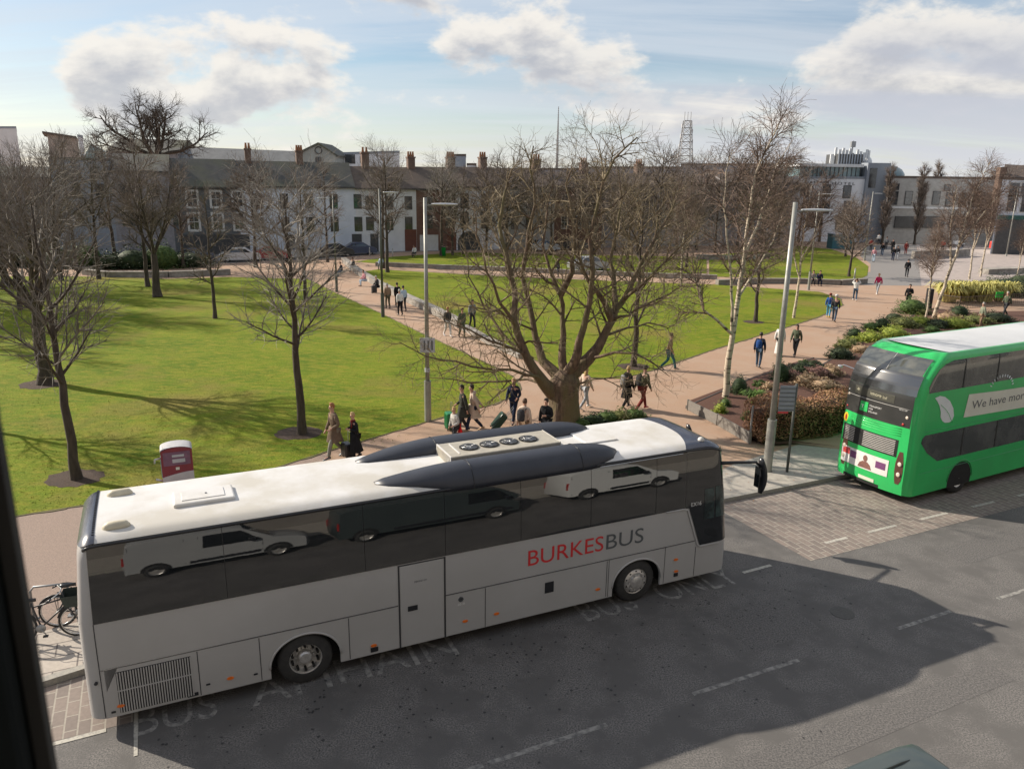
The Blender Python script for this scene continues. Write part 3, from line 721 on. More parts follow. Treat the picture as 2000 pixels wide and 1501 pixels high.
DO = Vector((11.50, 21.0, 0)); DA = 0.4918; WD = 2.62; LD = 10.9; HD = 4.55
dd = thing('double_decker_bus', 'green double decker bus with pale roof, white leaf and cream banner on its side', 'bus', DO, DA)
# back outline in side view: (s, z)
back = [(0.03, 0.30), (0.0, 0.55), (0.0, 1.2), (0.02, 2.0), (0.04, 2.55), (0.07, 3.2), (0.13, 3.5), (0.26, 3.8), (0.42, 4.02), (0.62, 4.24), (0.86, 4.42), (1.05, 4.50)]
def back_s(z):
    for (s0, z0), (s1, z1) in zip(back, back[1:]):
        if z <= z1: return s0 + (s1 - s0) * max(0, (z - z0)) / (z1 - z0)
    return back[-1][0]
def din(z): return 0.0 if z < 1.4 else (z - 1.4) * 0.028 + max(0, z - 4.15) ** 2 * 0.9
def dcrn(t):      # rounding of the rear corner in plan, t metres forward of the back surface
    r_ = 0.22; return (r_ - math.sqrt(max(0, r_*r_ - (r_ - t)**2))) if t < r_ else 0.0
def dbulge(w): return 0.16 * ((w - WD/2) / (WD/2)) ** 2
def dd_side(s, z, off=0.0, far=False):
    w = din(z) + dcrn(max(0, s - back_s(z) - 0.16)) - off
    return Vector((s, WD - w if far else w, z))
def dd_back(w, z, off=0.0):
    return Vector((back_s(z) + dbulge(w) - off, w, z))
ZS = [0.30, 0.55, 0.9, 1.2, 1.6, 2.0, 2.3, 2.55, 2.9, 3.2, 3.35, 3.5, 3.65, 3.8, 3.92, 4.02, 4.13, 4.24, 4.33, 4.42, 4.50]
b = MB(); b.smooth = True
rows = []
for z in ZS:
    i0 = din(z) + 0.19; row = [dd_side(LD, z)] + [dd_side(s, z) for s in (8, 6, 4, 3, 2, 1.6)] + [dd_side(back_s(z) + q, z) for q in (.50, .38, .30, .24, .20, .17)]
    row += [dd_back(i0 + (WD - 2*i0) * k / 12, z) for k in range(13)]
    row += [dd_side(back_s(z) + q, z, far=True) for q in (.17, .20, .24, .30, .38, .50)] + [dd_side(s, z, far=True) for s in (1.6, 2, 3, 4, 6, 8, LD)]
    rows.append(row)
n = len(rows[0]); b.add([p for r in rows for p in r], [(i*n+j, i*n+j+1, (i+1)*n+j+1, (i+1)*n+j) for i in range(len(rows)-1) for j in range(n-1)])
top = rows[-1]; b.add([p for p in top], [tuple(range(len(top)))])
b.add([(LD, .05, .3), (LD, WD-.05, .3), (LD, WD-.1, 4.5), (LD, .1, 4.5)], [(0, 1, 2, 3)])
body2 = b.build('body', m_green, dd); autosmooth(body2, 40)
rf = MB(); rf.smooth = True; rr = []
for s in [1.45, 1.8, 2.3, 4, 6, 8, 10, 10.6, 10.85]:
    rr.append([Vector((s - (.30 * math.sin(PI * k / 12) if s < 1.5 else 0), 0.27 + (WD - 0.54) * k / 12, 4.503 + 0.05 * math.sin(PI * k / 12) - (0.08 if s > 10.7 else 0))) for k in range(13)])
rf.add([p for r in rr for p in r], [(i*13+j, (i+1)*13+j, (i+1)*13+j+1, i*13+j+1) for i in range(len(rr)-1) for j in range(12)])
rf.build('roof', m_roofb, dd)
def dplate_b(name, w0, w1, z0, z1, mat, off=0.006, parent=dd, nw=8, nz=6, skew=0.0):
    b = MB(); b.smooth = True; rows = []
    zl = sorted({round(z0 + (z1 - z0) * i / nz, 4) for i in range(nz + 1)} | {q for q in ZS if z0 < q < z1}); nz = len(zl) - 1
    for z in zl:
        rows.append([dd_back(w0 + (w1 - w0) * j / nw, z, off) for j in range(nw + 1)])
    b.add([p for r in rows for p in r], [(i*(nw+1)+j, i*(nw+1)+j+1, (i+1)*(nw+1)+j+1, (i+1)*(nw+1)+j) for i in range(nz) for j in range(nw)])
    return b.build(name, mat, parent)
def dplate_s(name, poly, mat, off=0.006, parent=dd):
    """poly = rows of (s_left, s_right, z) from below up"""
    b = MB(); b.smooth = True; rows = []
    full = []
    for (a0, a1, za), (c0, c1, zc) in zip(poly, poly[1:]):
        full.append((a0, a1, za)); full += [(a0 + (c0 - a0) * (q - za) / (zc - za), a1 + (c1 - a1) * (q - za) / (zc - za), q) for q in ZS if za < q < zc]
    full.append(poly[-1]); poly = full
    for s0, s1, z in poly: rows.append([dd_side(s0 + (s1 - s0) * (j / 16) ** 2.5, z, off) for j in range(17)])
    b.add([p for r in rows for p in r], [(i*17+j, i*17+j+1, (i+1)*17+j+1, (i+1)*17+j) for i in range(len(rows)-1) for j in range(16)])
    return b.build(name, mat, parent)
dplate_b('rear_panel', 0.24, WD - 0.14, 2.36, 3.30, m_panelb)
dplate_b('upper_hood', 0.22, WD - 0.14, 3.302, 3.878, m_gloss)
uw = dplate_b('rear_window', 0.28, WD - 0.18, 3.875, 4.33, m_bglass, 0.008)
b = MB(); b.smooth = True; b.tube([dd_back(WD*.52, z, .012) for z in (3.88, 4.0, 4.15, 4.33)], 0.014, 5); b.build('window_bar', m_silverbar, uw)
ds = dplate_b('destination_display', 0.80, 2.18, 2.98, 3.22, m_dest, 0.012)
def dd_text(name, body_, w, z, size, mat, parent, width, off=0.016, bold=0.0):
    p = dd_back(w, z, off); q = dd_back(w - 0.6, z, off); x = (q - p).normalized()
    zz = dd_back(w, z + .1, off); y = (zz - p).normalized(); nrm = x.cross(y).normalized()
    return text_mesh(name, body_, size, mat, parent, basis(p, x, y, nrm), 0.0005, width=width, bold=bold)
dd_text('lettering', '409 Parkmore', 2.12, 3.06, 0.15, m_led, ds, 0.92); dd_text('lettering', 'Ind. Est.', 1.17, 3.04, 0.13, m_led, ds, 0.34)
b = MB(); b.smooth = True; b.tube([dd_back(w, 2.90, .010) for w in (2.42, 2.0, 1.5, 1, .5, .28)], 0.008, 4); b.build('panel_trim', m_silverbar, dd)
lg = dplate_b('logo', 1.62, 1.90, 2.50, 2.80, m_green, 0.012)
dd_text('lettering', 'TFI', 1.86, 2.60, 0.14, m_whitel, lg, 0.2, bold=0.004)
for i, t_ in enumerate(('TRANSPORT', 'FOR', 'IRELAND')): dd_text('lettering', t_, 1.57, 2.70 - i * 0.09, 0.075, m_whitel, dd, (0.42, .14, .30)[i])
dd_text('lettering', 'GD21100', 0.62, 2.84, 0.06, m_whitel, dd, 0.24)
for w, z, mt, rr_ in ((0.36, 2.66, m_lamplens, .05), (2.40, 2.88, m_lamplens, .045), (0.44, 2.44, m_redlens, .04), (2.40, 2.5, m_redlens, .035), (2.42, 3.02, m_whitel, .022)):
    b = MB(); b.smooth = True; b.ball(dd_back(w, z, .005), (0.02, rr_, rr_)); b.build('lamp', mt, dd)
b = MB(); p = dd_back(2.38, 2.14, .008); b.prism([(2.38 + .08*math.cos(2*PI*k/16), 2.14 + .15*math.sin(2*PI*k/16)) for k in range(16)], p.x - .004, p.x + .01, 'x'); b.build('sticker', m_yellow, dd)
b = MB(); p = dd_back(2.38, 2.14, .014); b.prism([(2.38 + .03*math.cos(2*PI*k/12), 2.14 + .09*math.sin(2*PI*k/12)) for k in range(12)], p.x - .004, p.x + .01, 'x'); b.build('sticker', m_redlens, dd)
# engine louvres: dark panel with pale bars
lo = dplate_b('engine_louvre', 0.48, 2.42, 1.42, 1.95, m_dark, 0.006)
for w0, w1 in ((0.56, 1.62), (1.95, 2.34)):
    b = MB()
    for k in range(9):
        z = 1.47 + k * 0.052
        for q in range(4):
            a, c = w0 + (w1 - w0) * q / 4, w0 + (w1 - w0) * (q + 1) / 4
            p0, p1 = dd_back(a, z, .014), dd_back(c, z, .014); b.add([p0, p1, p1 + Vector((0, 0, .024)), p0 + Vector((0, 0, .024))], [(0, 1, 2, 3)])
    b.build('louvre_bars', m_silverbar, lo)
for k in range(4):
    b = MB(); b.smooth = True; b.tube([dd_back(w, 2.08 + k * .07, .002) for w in (2.2, 1.7, 1.2, .7, .45)], 0.012, 5); b.build('green_rib', m_green, dd)
# advertisement
ad = dplate_b('advert_panel', 0.66, 2.36, 0.74, 1.26, m_adw, 0.010)
dplate_b('advert_print', 2.02, 2.31, 1.02, 1.22, m_adr, .014, ad, 3, 2); dplate_b('advert_print', 1.76, 2.00, 0.96, 1.18, m_adp, .014, ad, 3, 2)
dplate_b('advert_print', 0.74, 1.06, 0.92, 1.13, m_adp, .014, ad, 3, 2)
b = MB(); p = dd_back(1.42, 1.0, .016)
b.prism([(1.42 + .075*math.cos(2*PI*k/14), 1.09 + .10*math.sin(2*PI*k/14)) for k in range(14)], p.x - .002, p.x + .006, 'x')
b.prism([(1.18, .78), (1.66, .78), (1.60, .92), (1.50, .99), (1.34, .99), (1.24, .92)], p.x - .001, p.x + .006, 'x'); b.build('advert_portrait', m_adb, ad)
pl = dplate_b('number_plate', 1.05, 1.60, 0.42, 0.53, m_cream, 0.012); dplate_b('rear_bumper_slot', 0.9, 2.2, 0.30, 0.40, m_dark, 0.004)
# corner lamp clusters
for far in (False, True):
    b = MB(); b.smooth = True; rows = []
    for z, a, c in ((0.62, .06, .10), (0.75, .03, .19), (1.0, .0, .24), (1.25, .0, .23), (1.45, .03, .17), (1.62, .07, .10)):
        rows.append([(dd_back(0.42 - a - 0.0 + 0.05 - q * 0, z, .006) if q == 0 else dd_back(0.42 + .05 - a - c * q / 4, z, .006)) for q in range(5)])
    if far: rows = [[Vector((p.x, WD - p.y, p.z)) for p in r] for r in rows]
    b.add([p for r in rows for p in r], [(i*5+j, i*5+j+1, (i+1)*5+j+1, (i+1)*5+j) for i in range(5) for j in range(4)])
    cl = b.build('lamp_cluster', m_lampc, dd)
    for z in (0.92, 1.24):
        b = MB(); b.smooth = True; p = dd_back(.34, z, .012); 
        if far: p.y = WD - p.y
        b.ball(p, (.02, .07, .07)); b.build('round_lamp', m_lamplens, cl)
# side: upper windows, lower windows, leaf, banner
uz = [3.42, 3.6, 3.85, 4.1, 4.24, 4.32]
dplate_s('upper_windows', [(0.50, 10.4, 3.42), (0.48, 10.4, 3.6), (0.62, 10.4, 3.85), (0.84, 10.4, 4.08), (1.1, 10.35, 4.22), (1.5, 10.2, 4.30)], m_bglass)
for s in (2.05, 3.7, 5.35, 7.0, 8.65):
    b = MB(); b.tube([dd_side(s, z, .010) for z in (3.43, 3.7, 4.0, 4.29)], 0.02, 5); b.build('window_pillar', m_panelb, dd)
dplate_s('lower_windows', [(1.30, 10.3, 1.27), (0.75, 10.3, 1.6), (0.42, 10.3, 1.95), (0.46, 10.3, 2.08), (0.55, 10.3, 2.16)], m_bglass)
for s in (2.4, 4.1, 5.8, 7.5, 9.2):
    b = MB(); b.tube([dd_side(s, z, .010) for z in (1.30, 1.7, 2.14)], 0.02, 5); b.build('window_pillar', m_panelb, dd)
def side_poly(name, pts, mat, off=.010, parent=dd):
    b = MB(); b.add([dd_side(s, z, off) for s, z in pts], [tuple(range(len(pts)))]); return b.build(name, mat, parent)
side_poly('banner', [(2.28, 2.48), (3.9, 2.44), (5.6, 2.40), (5.6, 3.08), (3.9, 3.12), (2.40, 3.18)], m_cream)
p0 = dd_side(2.62, 2.70, .014); x = (dd_side(5, 2.70, .014) - p0).normalized(); y = (dd_side(2.62, 2.9, .014) - p0).normalized()
text_mesh('lettering', 'We have more', 0.36, m_dgrey, dd, basis(p0, x, y, x.cross(y)), 0.0005, width=2.9)
side_poly('leaf_print', [(0.78, 3.26), (1.0, 3.30), (1.25, 3.24), (1.52, 3.08), (1.72, 2.84), (1.80, 2.60), (1.74, 2.46), (1.60, 2.42), (1.40, 2.44), (1.26, 2.52), (1.16, 2.64), (1.14, 2.80), (1.04, 3.0), (0.92, 3.14)], m_leafw)
b = MB(); b.tube([dd_side(s, z, .012) for s, z in ((1.1, 3.02), (1.35, 2.86), (1.55, 2.68), (1.66, 2.52), (1.78, 2.40))], 0.008, 4); b.build('leaf_vein', m_green, dd)
b = MB()
for k in range(12):                    # dashed arc above the banner
    a = PI * (0.12 + 0.80 * k / 11); c = (4.0, 3.16); r0, r1 = 0.62, 0.70
    s0, z0 = c[0] - 0.9*r0*math.cos(a), c[1] + r0*.62*math.sin(a); s1, z1 = c[0] - 0.9*r1*math.cos(a), c[1] + r1*.66*math.sin(a)
    b = MB(); b.tube([dd_side(s0, z0, .014), dd_side(s1, z1, .014)], 0.02, 4); b.build('arc_print', m_leafw, dd)
for ax in (2.55, 8.0):
    for far in (False, True):
        b = MB(); b.smooth = True; y0 = WD - .30 if far else 0.0; sg = -1 if far else 1
        q = [(0.28, .28), (0.46, .26), (0.49, .15), (0.46, .02), (0.28, .0)]
        b.lathe([(r_, (WD - w_ if far else w_)) for r_, w_ in q], o=(ax, 0, 0.50), axis='y', n=28, cap=(False, False)); w_ = b.build('wheel', m_tyre, dd)
        b = MB(); b.smooth = True; b.lathe([(r_, (WD - h_ if far else h_)) for r_, h_ in ((0.29, .02), (0.25, .06), (0.12, .05), (0.10, .0), (0.01, -.002))], o=(ax, 0, 0.50), axis='y', n=28, cap=(False, True)); b.build('rim', m_rim, w_)
    b = MB(); b.smooth = True; b.tube([(ax + .60*math.cos(PI*k/16), -.004, .5 + .60*math.sin(PI*k/16)) for k in range(17)], .02, 5); b.build('wheel_arch', m_greend, dd)
    b = MB(); b.prism([(ax + .57*math.cos(PI*k/16), .48 + .57*math.sin(PI*k/16)) for k in range(17)] + [(ax - .57, .29), (ax + .57, .29)], -.002, .003, 'y'); b.build('wheel_well', m_dark, dd)
for z in (0.98, 2.27): 
    b = MB(); b.tube([dd_side(s, z, .003) for s in (0.5, 2, 5, 8, 10.6)], 0.007, 4); b.build('side_seam', m_greend, dd)
b = MB(); b.tube([(0.36, WD - .28, 3.60), (0.22, WD + .16, 3.70), (0.22, WD + .28, 3.64)], 0.018, 6); b.ball((0.22, WD + .3, 3.62), (.05, .09, .06)); b.build('rear_camera', m_chrome, dd)

# ================================================================ vans parked on this side of the street
m_vanw = M('white van paint', (0.74, 0.75, 0.75), (0.70, 0.71, 0.71), 0.8, 0.3, coat=0.4)
m_vang = M('grey van paint', (0.42, 0.43, 0.44), (0.38, 0.39, 0.40), 0.8, 0.3, coat=0.4)
m_vand = M('dark teal van paint', (0.045, 0.06, 0.062), (0.055, 0.07, 0.07), 0.8, 0.38, coat=0.3)
def van(name, label, s0, w_near, length, height, paint, width=1.85, bonnet=1.0, ribs=False, group='vans parked along the near side of the street'):
    """nose towards +s; the side that faces the coach is at w = w_near"""
    X = basis(S(s0, w_near), BD, BN, (0, 0, 1)); t = thing(name, label, 'van', group=group, X=X)
    H = height; Lv = length
    prof_ = [(0.04, 0.35), (0.0, 0.75), (0.02, 1.2), (0.10, H - .12), (0.25, H - .02), (0.6, H), (Lv - bonnet - 1.05, H), (Lv - bonnet - .75, H - .06), (Lv - bonnet + .05, 1.12), (Lv - .35, 0.98), (Lv - .06, 0.78), (Lv, 0.55), (Lv - .03, 0.30)]
    rs = []
    for q, ins, dz in ((0, .10, -.0), (0.03, .03, 0), (0.12, 0, 0)): pass
    b = MB(); b.smooth = True
    def inn(z): return 0.02 + max(0, z - 0.95) * 0.11
    for k, fr_ in enumerate((0.0, 0.06, 0.5, 0.94, 1.0)):
        row = []
        for (x, z) in prof_:
            i_ = inn(z); w = -width + i_ + (width - 2*i_) * fr_; zz = z - (0.035 if fr_ in (0, 1) and z > .8 else 0)
            row.append(Vector((x if fr_ not in (0, 1) else min(max(x, .06), Lv - .10), w, zz)))
        rs.append(row)
    b.rings(rs); bo = b.build('body', paint, t); autosmooth(bo, 30)
    def sp(x, z, off=0.006): return Vector((x, -inn(z) + off, z - 0.02))
    xs = Lv - bonnet
    b = MB(); b.add([sp(xs - 1.75, 1.12), sp(xs - .28, 1.10), sp(xs - .78, H - .16), sp(xs - 1.0, H - .14), sp(xs - 1.72, H - .14)], [(0, 1, 2, 3, 4)]); b.build('side_window', m_cglass, t)
    b = MB(); b.add([Vector((xs + .02, -.24, 1.14)), Vector((xs + .02, -width + .24, 1.14)), Vector((xs - .74, -width + .28, H - .09)), Vector((xs - .74, -.28, H - .09))], [(0, 1, 2, 3)])
    for p_ in range(4): b.v[p_] = (b.v[p_][0] + .02, b.v[p_][1], b.v[p_][2] + .012)
    b.build('windscreen', m_cglass, t)
    b = MB()
    for x in (0.15, 1.5, xs - 1.85, xs - .25): b.add([sp(x, .45, .004), sp(x + .012, .45, .004), sp(x + .012, min(1.12, H) if x > xs - .5 else H - .15, .004), sp(x, min(1.12, H) if x > xs - .5 else H - .15, .004)], [(0, 1, 2, 3)])
    b.build('door_seams', m_silver2, t)
    b = MB(); b.box((1.6, -.03, .40), (xs - .3, .004, .52)); b.build('side_strip', m_black, t, bevel=.01)
    b = MB(); b.box((xs - .62, .0, 1.10), (xs - .42, .16, 1.28)); b.build('mirror', m_black, t, bevel=.03)
    for ax in (0.78, Lv - .85):
        for far in (False, True):
            y0 = -width if far else 0.0; sg = 1 if far else -1
            b = MB(); b.smooth = True; b.lathe([(r_, y0 + sg * h_) for r_, h_ in ((0.19, .22), (0.30, .2), (0.325, .12), (0.30, .0), (0.2, -.008))], o=(ax, 0, .325), axis='y', n=24, cap=(False, False)); w_ = b.build('wheel', m_tyre, t)
            b = MB(); b.smooth = True; b.lathe([(0.205, y0), (0.17, y0 + sg * .03), (0.05, y0 - sg * .004), (0.01, y0 - sg * .006)], o=(ax, 0, .325), axis='y', n=24, cap=(False, True)); b.build('rim', m_rim, w_)
        b = MB(); b.prism([(ax + .38*math.cos(PI*k/12), .34 + .38*math.sin(PI*k/12)) for k in range(13)], -.012, .001, 'y'); b.build('wheel_arch', m_dark, t)
    for y0 in (-.16, -width + .06):
        b = MB(); b.box((-.005, y0, .80), (.05, y0 + .1, 1.25)); b.build('tail_lamp', m_redlens, t, bevel=.02)
    if ribs:
        for k in range(5):
            y0 = -.38 - k * .27; b = MB(); b.tube([(0.4, y0, H - .012), (.55, y0, H + .004), (Lv - bonnet - 1.3, y0, H + .004), (Lv - bonnet - 1.15, y0, H - .012)], .02, 6); b.build('roof_rib', paint, t)
    return t
van('van', 'white panel van parked across the street from the coach, mirrored in its windows', 12.95, -7.35, 4.4, 1.88, m_vanw)
van('van', 'grey panel van parked opposite the rear half of the coach, mirrored in its windows', 0.2, -7.35, 4.7, 1.95, m_vang)
van('van', 'dark teal van whose ribbed roof corner shows at the bottom right of the photo', 5.6, -7.02, 5.60, 1.92, m_vand, ribs=True, bonnet=0.02)
# the kerb and pavement on this side
nk = MB(); nk.box((-60, -9.62, -.02), (90, -9.46, .125), X=basis(BUS_O, BD, BN, (0, 0, 1))); struct(nk.build('kerb', m_kerb))
sheet('pavement', [S(-60, -13.6), S(90, -13.6), S(90, -9.63), S(-60, -9.63)], 0.117, m_conc)
# ================================================================ bare trees
m_bark = M('dark bark', (0.085, 0.065, 0.048), (0.045, 0.034, 0.026), 9.0, 0.9, bump=0.7, bscale=16, stretch=(1, 1, 0.25))
m_barkm = M('mossy bark', (0.20, 0.135, 0.09), (0.065, 0.043, 0.03), 9.0, 0.9, bump=1.0, bscale=10, c3=(0.14, 0.115, 0.055), s3=1.5, stretch=(1, 1, 0.3), bdist=.06, detail=9)
m_twig = M('brown twigs', (0.20, 0.175, 0.145), (0.12, 0.104, 0.086), 2.0, 0.85)
m_twigm = M('mossy twigs', (0.23, 0.18, 0.11), (0.13, 0.10, 0.065), 1.5, 0.85)
m_twigr = M('reddish brown twigs', (0.21, 0.165, 0.135), (0.13, 0.104, 0.088), 1.0, 0.85)
m_twigg = M('grey brown twigs', (0.30, 0.27, 0.235), (0.19, 0.17, 0.145), 1.5, 0.85)
def birch_mat():
    m = bpy.data.materials.new('birch bark'); m.use_nodes = True; t = m.node_tree; b = t.nodes['Principled BSDF']; b.inputs['Roughness'].default_value = 0.7
    co = t.nodes.new('ShaderNodeTexCoord'); mp = t.nodes.new('ShaderNodeMapping'); mp.inputs['Scale'].default_value = (1.5, 1.5, 6)
    t.links.new(co.outputs['Object'], mp.inputs[0]); n = t.nodes.new('ShaderNodeTexNoise'); n.inputs['Scale'].default_value = 1.6; n.inputs['Detail'].default_value = 6
    t.links.new(mp.outputs[0], n.inputs[0]); r_ = t.nodes.new('ShaderNodeValToRGB'); e = r_.color_ramp.elements
    e[0].position = 0.36; e[0].color = (0.07, 0.05, 0.04, 1); e[1].position = 0.47; e[1].color = (0.50, 0.42, 0.32, 1)
    t.links.new(n.outputs[0], r_.inputs[0]); t.links.new(r_.outputs[0], b.inputs['Base Color']); return m
m_birch = birch_mat()
m_birchtw = M('birch twigs', (0.20, 0.14, 0.11), (0.13, 0.09, 0.07), 1.5, 0.85)
m_birchlimb = M('pale birch limbs', (0.50, 0.42, 0.30), (0.28, 0.20, 0.13), 3.5, 0.8)

class Tree:
    """collects tapered tubes; trunk and limbs in one mesh, finer branches in another"""
    def __init__(s, seed): s.rng = random.Random(seed); s.big = MB(); s.fine = MB(); s.nb = 0; s.big.smooth = True
    thick = 1.0; coarse = False
    def put(s, pts, rad):
        r0 = rad[0]
        if s.thick != 1.0: rad = [r if r > .06 else r * (1 + (s.thick - 1) * (1 - r / .06)) for r in rad]
        n = 10 if r0 > .12 else 7 if r0 > .05 else 4 if r0 > .018 else 3
        if s.coarse: n = max(3, n - 2)
        (s.big if r0 > .045 else s.fine).tube(pts, rad, n, cap=False)
    def path(s, p, d, length, r0, r1, up, wob, seg):
        n = max(2, int(length / seg)); pts = [p.copy()]; d = d.normalized(); st = length / n
        for i in range(n):
            d = (d + Vector((s.rng.gauss(0, wob), s.rng.gauss(0, wob), s.rng.gauss(0, wob) + up))).normalized()
            p = p + d * st; pts.append(p.copy())
        rad = [r0 + (r1 - r0) * (i / n) ** 0.85 for i in range(n + 1)]
        return pts, rad
    def grow(s, pts, rad, level, P):
        """side branches along an existing path"""
        if level >= len(P): return
        q = P[level]; rng = s.rng
        L_ = sum((b - a).length for a, b in zip(pts, pts[1:]))
        cnt = q['n'] if not q.get('dens') else max(2, int(L_ * q['dens'] + rng.random()))
        n = len(pts) - 1; phase = rng.uniform(0, 2*PI)
        for k in range(cnt):
            t_ = q.get('t0', .25) + (1 - q.get('t0', .25)) * (k + rng.uniform(.1, .9)) / cnt
            f = min(t_, .999) * n; i = int(f); fr_ = f - i
            p = pts[i].lerp(pts[i + 1], fr_); d = (pts[i + 1] - pts[i]).normalized(); r_ = rad[i] + (rad[i + 1] - rad[i]) * fr_
            x, y = unit_perp(d); phase += 2.4 + rng.uniform(-.5, .5)
            out_ = x * math.cos(phase) + y * math.sin(phase)
            a = R(rng.uniform(*q['ang'])); nd = d * math.cos(a) + out_ * math.sin(a)
            if q.get('flat'): nd.z *= q['flat']; nd.normalize()
            ln = q['len'] * rng.uniform(.65, 1.25) * (1 - q.get('taper', .45) * t_)
            rr = min(r_ * .8, q['r'] * rng.uniform(.8, 1.2))
            P2, R2 = s.path(p, nd, ln, rr, max(.0035, rr * q.get('end', .35)), q.get('up', .03), q.get('wob', .12), q.get('seg', .45))
            s.put(P2, R2); s.nb += 1; s.grow(P2, R2, level + 1, P)
    def finish(s, name, label, X, bark, twig, group=None, cat='tree', loc=(0, 0, 0), rotz=0, scale=1.0):
        root = thing(name, label, cat, loc, rotz, group); root.scale = (scale,) * 3
        s.big.build('trunk', bark, root, fix=False); s.fine.build('crown', twig, root, smooth=False, fix=False)
        return root

LIMB = [dict(n=9, ang=(30, 60), len=2.6, r=.05, t0=.15, up=.05, wob=.12, seg=.4), dict(n=7, ang=(30, 60), len=1.3, r=.022, t0=.2, up=.04, wob=.14, seg=.3), dict(n=6, ang=(25, 55), len=.65, r=.011, t0=.2, up=.03, wob=.15, seg=.22)]
# ---- the big old tree in the middle, its limbs traced in three dimensions round its trunk
T = Tree(11); base_ = G(1097, 832); y0 = base_.y
def YP(u, v, dy): return Y(u, v, y0 + dy) - base_
tr = [Vector((0, 0, -.1)), YP(1098, 815, 0), YP(1100, 790, 0), YP(1100, 765, 0), YP(1102, 740, 0), YP(1104, 722, 0)]
trd = []
for a_, c_ in zip(tr, tr[1:]): trd += [a_.lerp(c_, q / 3) for q in range(3)]
trd.append(tr[-1]); rr0 = [.74, .66, .62, .60, .57, .55, .54, .53, .53, .52, .53, .54, .52, .44, .34, .20]
rs_ = []; rgt = random.Random(3); ph = [rgt.uniform(0, 6.28) for _ in range(5)]
for i_, p_ in enumerate(trd):
    rs_.append([p_ + Vector((math.cos(a), math.sin(a), 0)) * rr0[i_] * (1 + .09 * math.sin(3 * a + ph[0] + i_ * .12) + .06 * math.sin(7 * a + ph[1] - i_ * .2) + .035 * math.sin(13 * a + ph[2] + i_ * .5)) for a in [2*PI*j/32 for j in range(32)]])
T.big.rings(rs_, cap=(False, True))
limbs = [
 ([(1088,775,0),(1062,748,-.5),(1030,700,-.8),(1012,655,-1.0),(1003,610,-.9),(1004,560,-.6),(990,500,-.4),(975,440,-.2),(985,380,0),(1000,330,.2)], .27),
 ([(1100,745,0),(1060,705,.6),(1045,655,1.0),(1035,600,1.3),(1020,540,1.5),(1030,480,1.6),(1045,400,1.8),(1035,330,1.9),(1042,285,2.0)], .21),
 ([(1104,735,.1),(1098,680,.4),(1098,620,.6),(1094,575,.7),(1075,530,.9),(1060,480,1.2),(1068,420,1.4),(1080,360,1.5)], .17),
 ([(1094,575,.7),(1118,530,.4),(1122,480,.2),(1118,420,.1),(1105,360,.3),(1120,310,.3)], .13),
 ([(1108,730,0),(1128,690,-.4),(1140,640,-.6),(1152,590,-.7),(1158,530,-.9),(1152,470,-.9),(1165,410,-1),(1178,355,-1.1),(1200,310,-1.2),(1245,268,-1.3)], .20),
 ([(1178,355,-1.1),(1175,310,-.9),(1165,272,-.8)], .05), ([(1178,355,-1.1),(1160,320,-1.4),(1142,285,-1.5)], .05),
 ([(1110,735,0),(1150,700,.2),(1180,655,.2),(1196,625,.2),(1215,590,.4),(1240,540,.6),(1265,490,.8),(1295,440,1),(1320,390,1.2)], .27),
 ([(1196,625,.2),(1180,590,-.2),(1150,550,-.6),(1130,500,-.8),(1126,440,-1),(1140,380,-1.2)], .14),
 ([(1196,625,.2),(1200,570,1.0),(1192,510,1.4),(1205,450,1.6),(1215,390,1.8),(1208,330,1.9)], .13),
 ([(1215,590,.4),(1250,560,-.4),(1290,520,-.9),(1330,480,-1.2),(1365,450,-1.4)], .10),
 ([(1085,770,0),(1050,735,-1.0),(1000,722,-1.8),(950,720,-2.4),(890,705,-2.8),(830,695,-3.1),(780,668,-3.3)], .10),
 ([(1070,755,0),(1030,740,.8),(975,745,1.2),(920,748,1.6),(860,738,1.8),(810,742,2.0)], .08),
 ([(1040,700,-.6),(1000,680,-1.4),(955,665,-2.0),(910,640,-2.3),(868,620,-2.6)], .09),
 ([(1030,700,-.8),(980,650,.2),(945,600,.6),(915,540,.9),(905,470,1.1)], .10),
 ([(1010,640,-.9),(975,590,-1.8),(950,530,-2.4),(930,460,-2.7),(925,400,-2.8)], .10),
 ([(1035,600,1.3),(1000,560,2.1),(985,500,2.6),(960,440,3.0),(950,380,3.2)], .09),
 ([(1150,700,.2),(1200,688,-.6),(1240,690,-1.2),(1275,708,-1.6),(1308,735,-1.9)], .09),
 ([(1180,655,.2),(1225,640,1.2),(1265,630,1.8),(1305,640,2.2),(1340,625,2.4)], .08),
 ([(1196,625,.2),(1240,605,-1.2),(1285,590,-2.0),(1330,560,-2.6)], .08),
 ([(1110,760,0),(1160,740,-.8),(1210,735,-1.6),(1255,745,-2.2)], .06),
]
T.thick = 1.1
BIGP = [dict(dens=1.75, n=8, ang=(30, 65), len=2.0, r=.042, t0=.22, up=.03, wob=.15, seg=.32, taper=.68), dict(n=6, ang=(30, 65), len=1.05, r=.018, t0=.15, up=.05, wob=.17, seg=.24), dict(n=5, ang=(25, 60), len=.55, r=.009, t0=.15, up=.04, wob=.18, seg=.18)]
for pl, r0 in limbs:
    raw = [YP(*q) for q in pl]; pts = [raw[0]]
    for a, c in zip(raw, raw[1:]):
        k = max(2, int((c - a).length / .45))
        for i in range(1, k + 1):
            q = a.lerp(c, i / k)
            if i < k: q += Vector([T.rng.gauss(0, .035) for _ in range(3)])
            pts.append(q)
    n = len(pts); rad = [r0 * .76 * (1 - (i / (n - 1)) ** 0.9 * .86) * (1 + (.55 * max(0, 1 - i / 4) if r0 > .12 else 0)) for i in range(n)]
    T.put(pts, rad); T.grow(pts, rad, 0, BIGP)
print('big tree branches', T.nb)
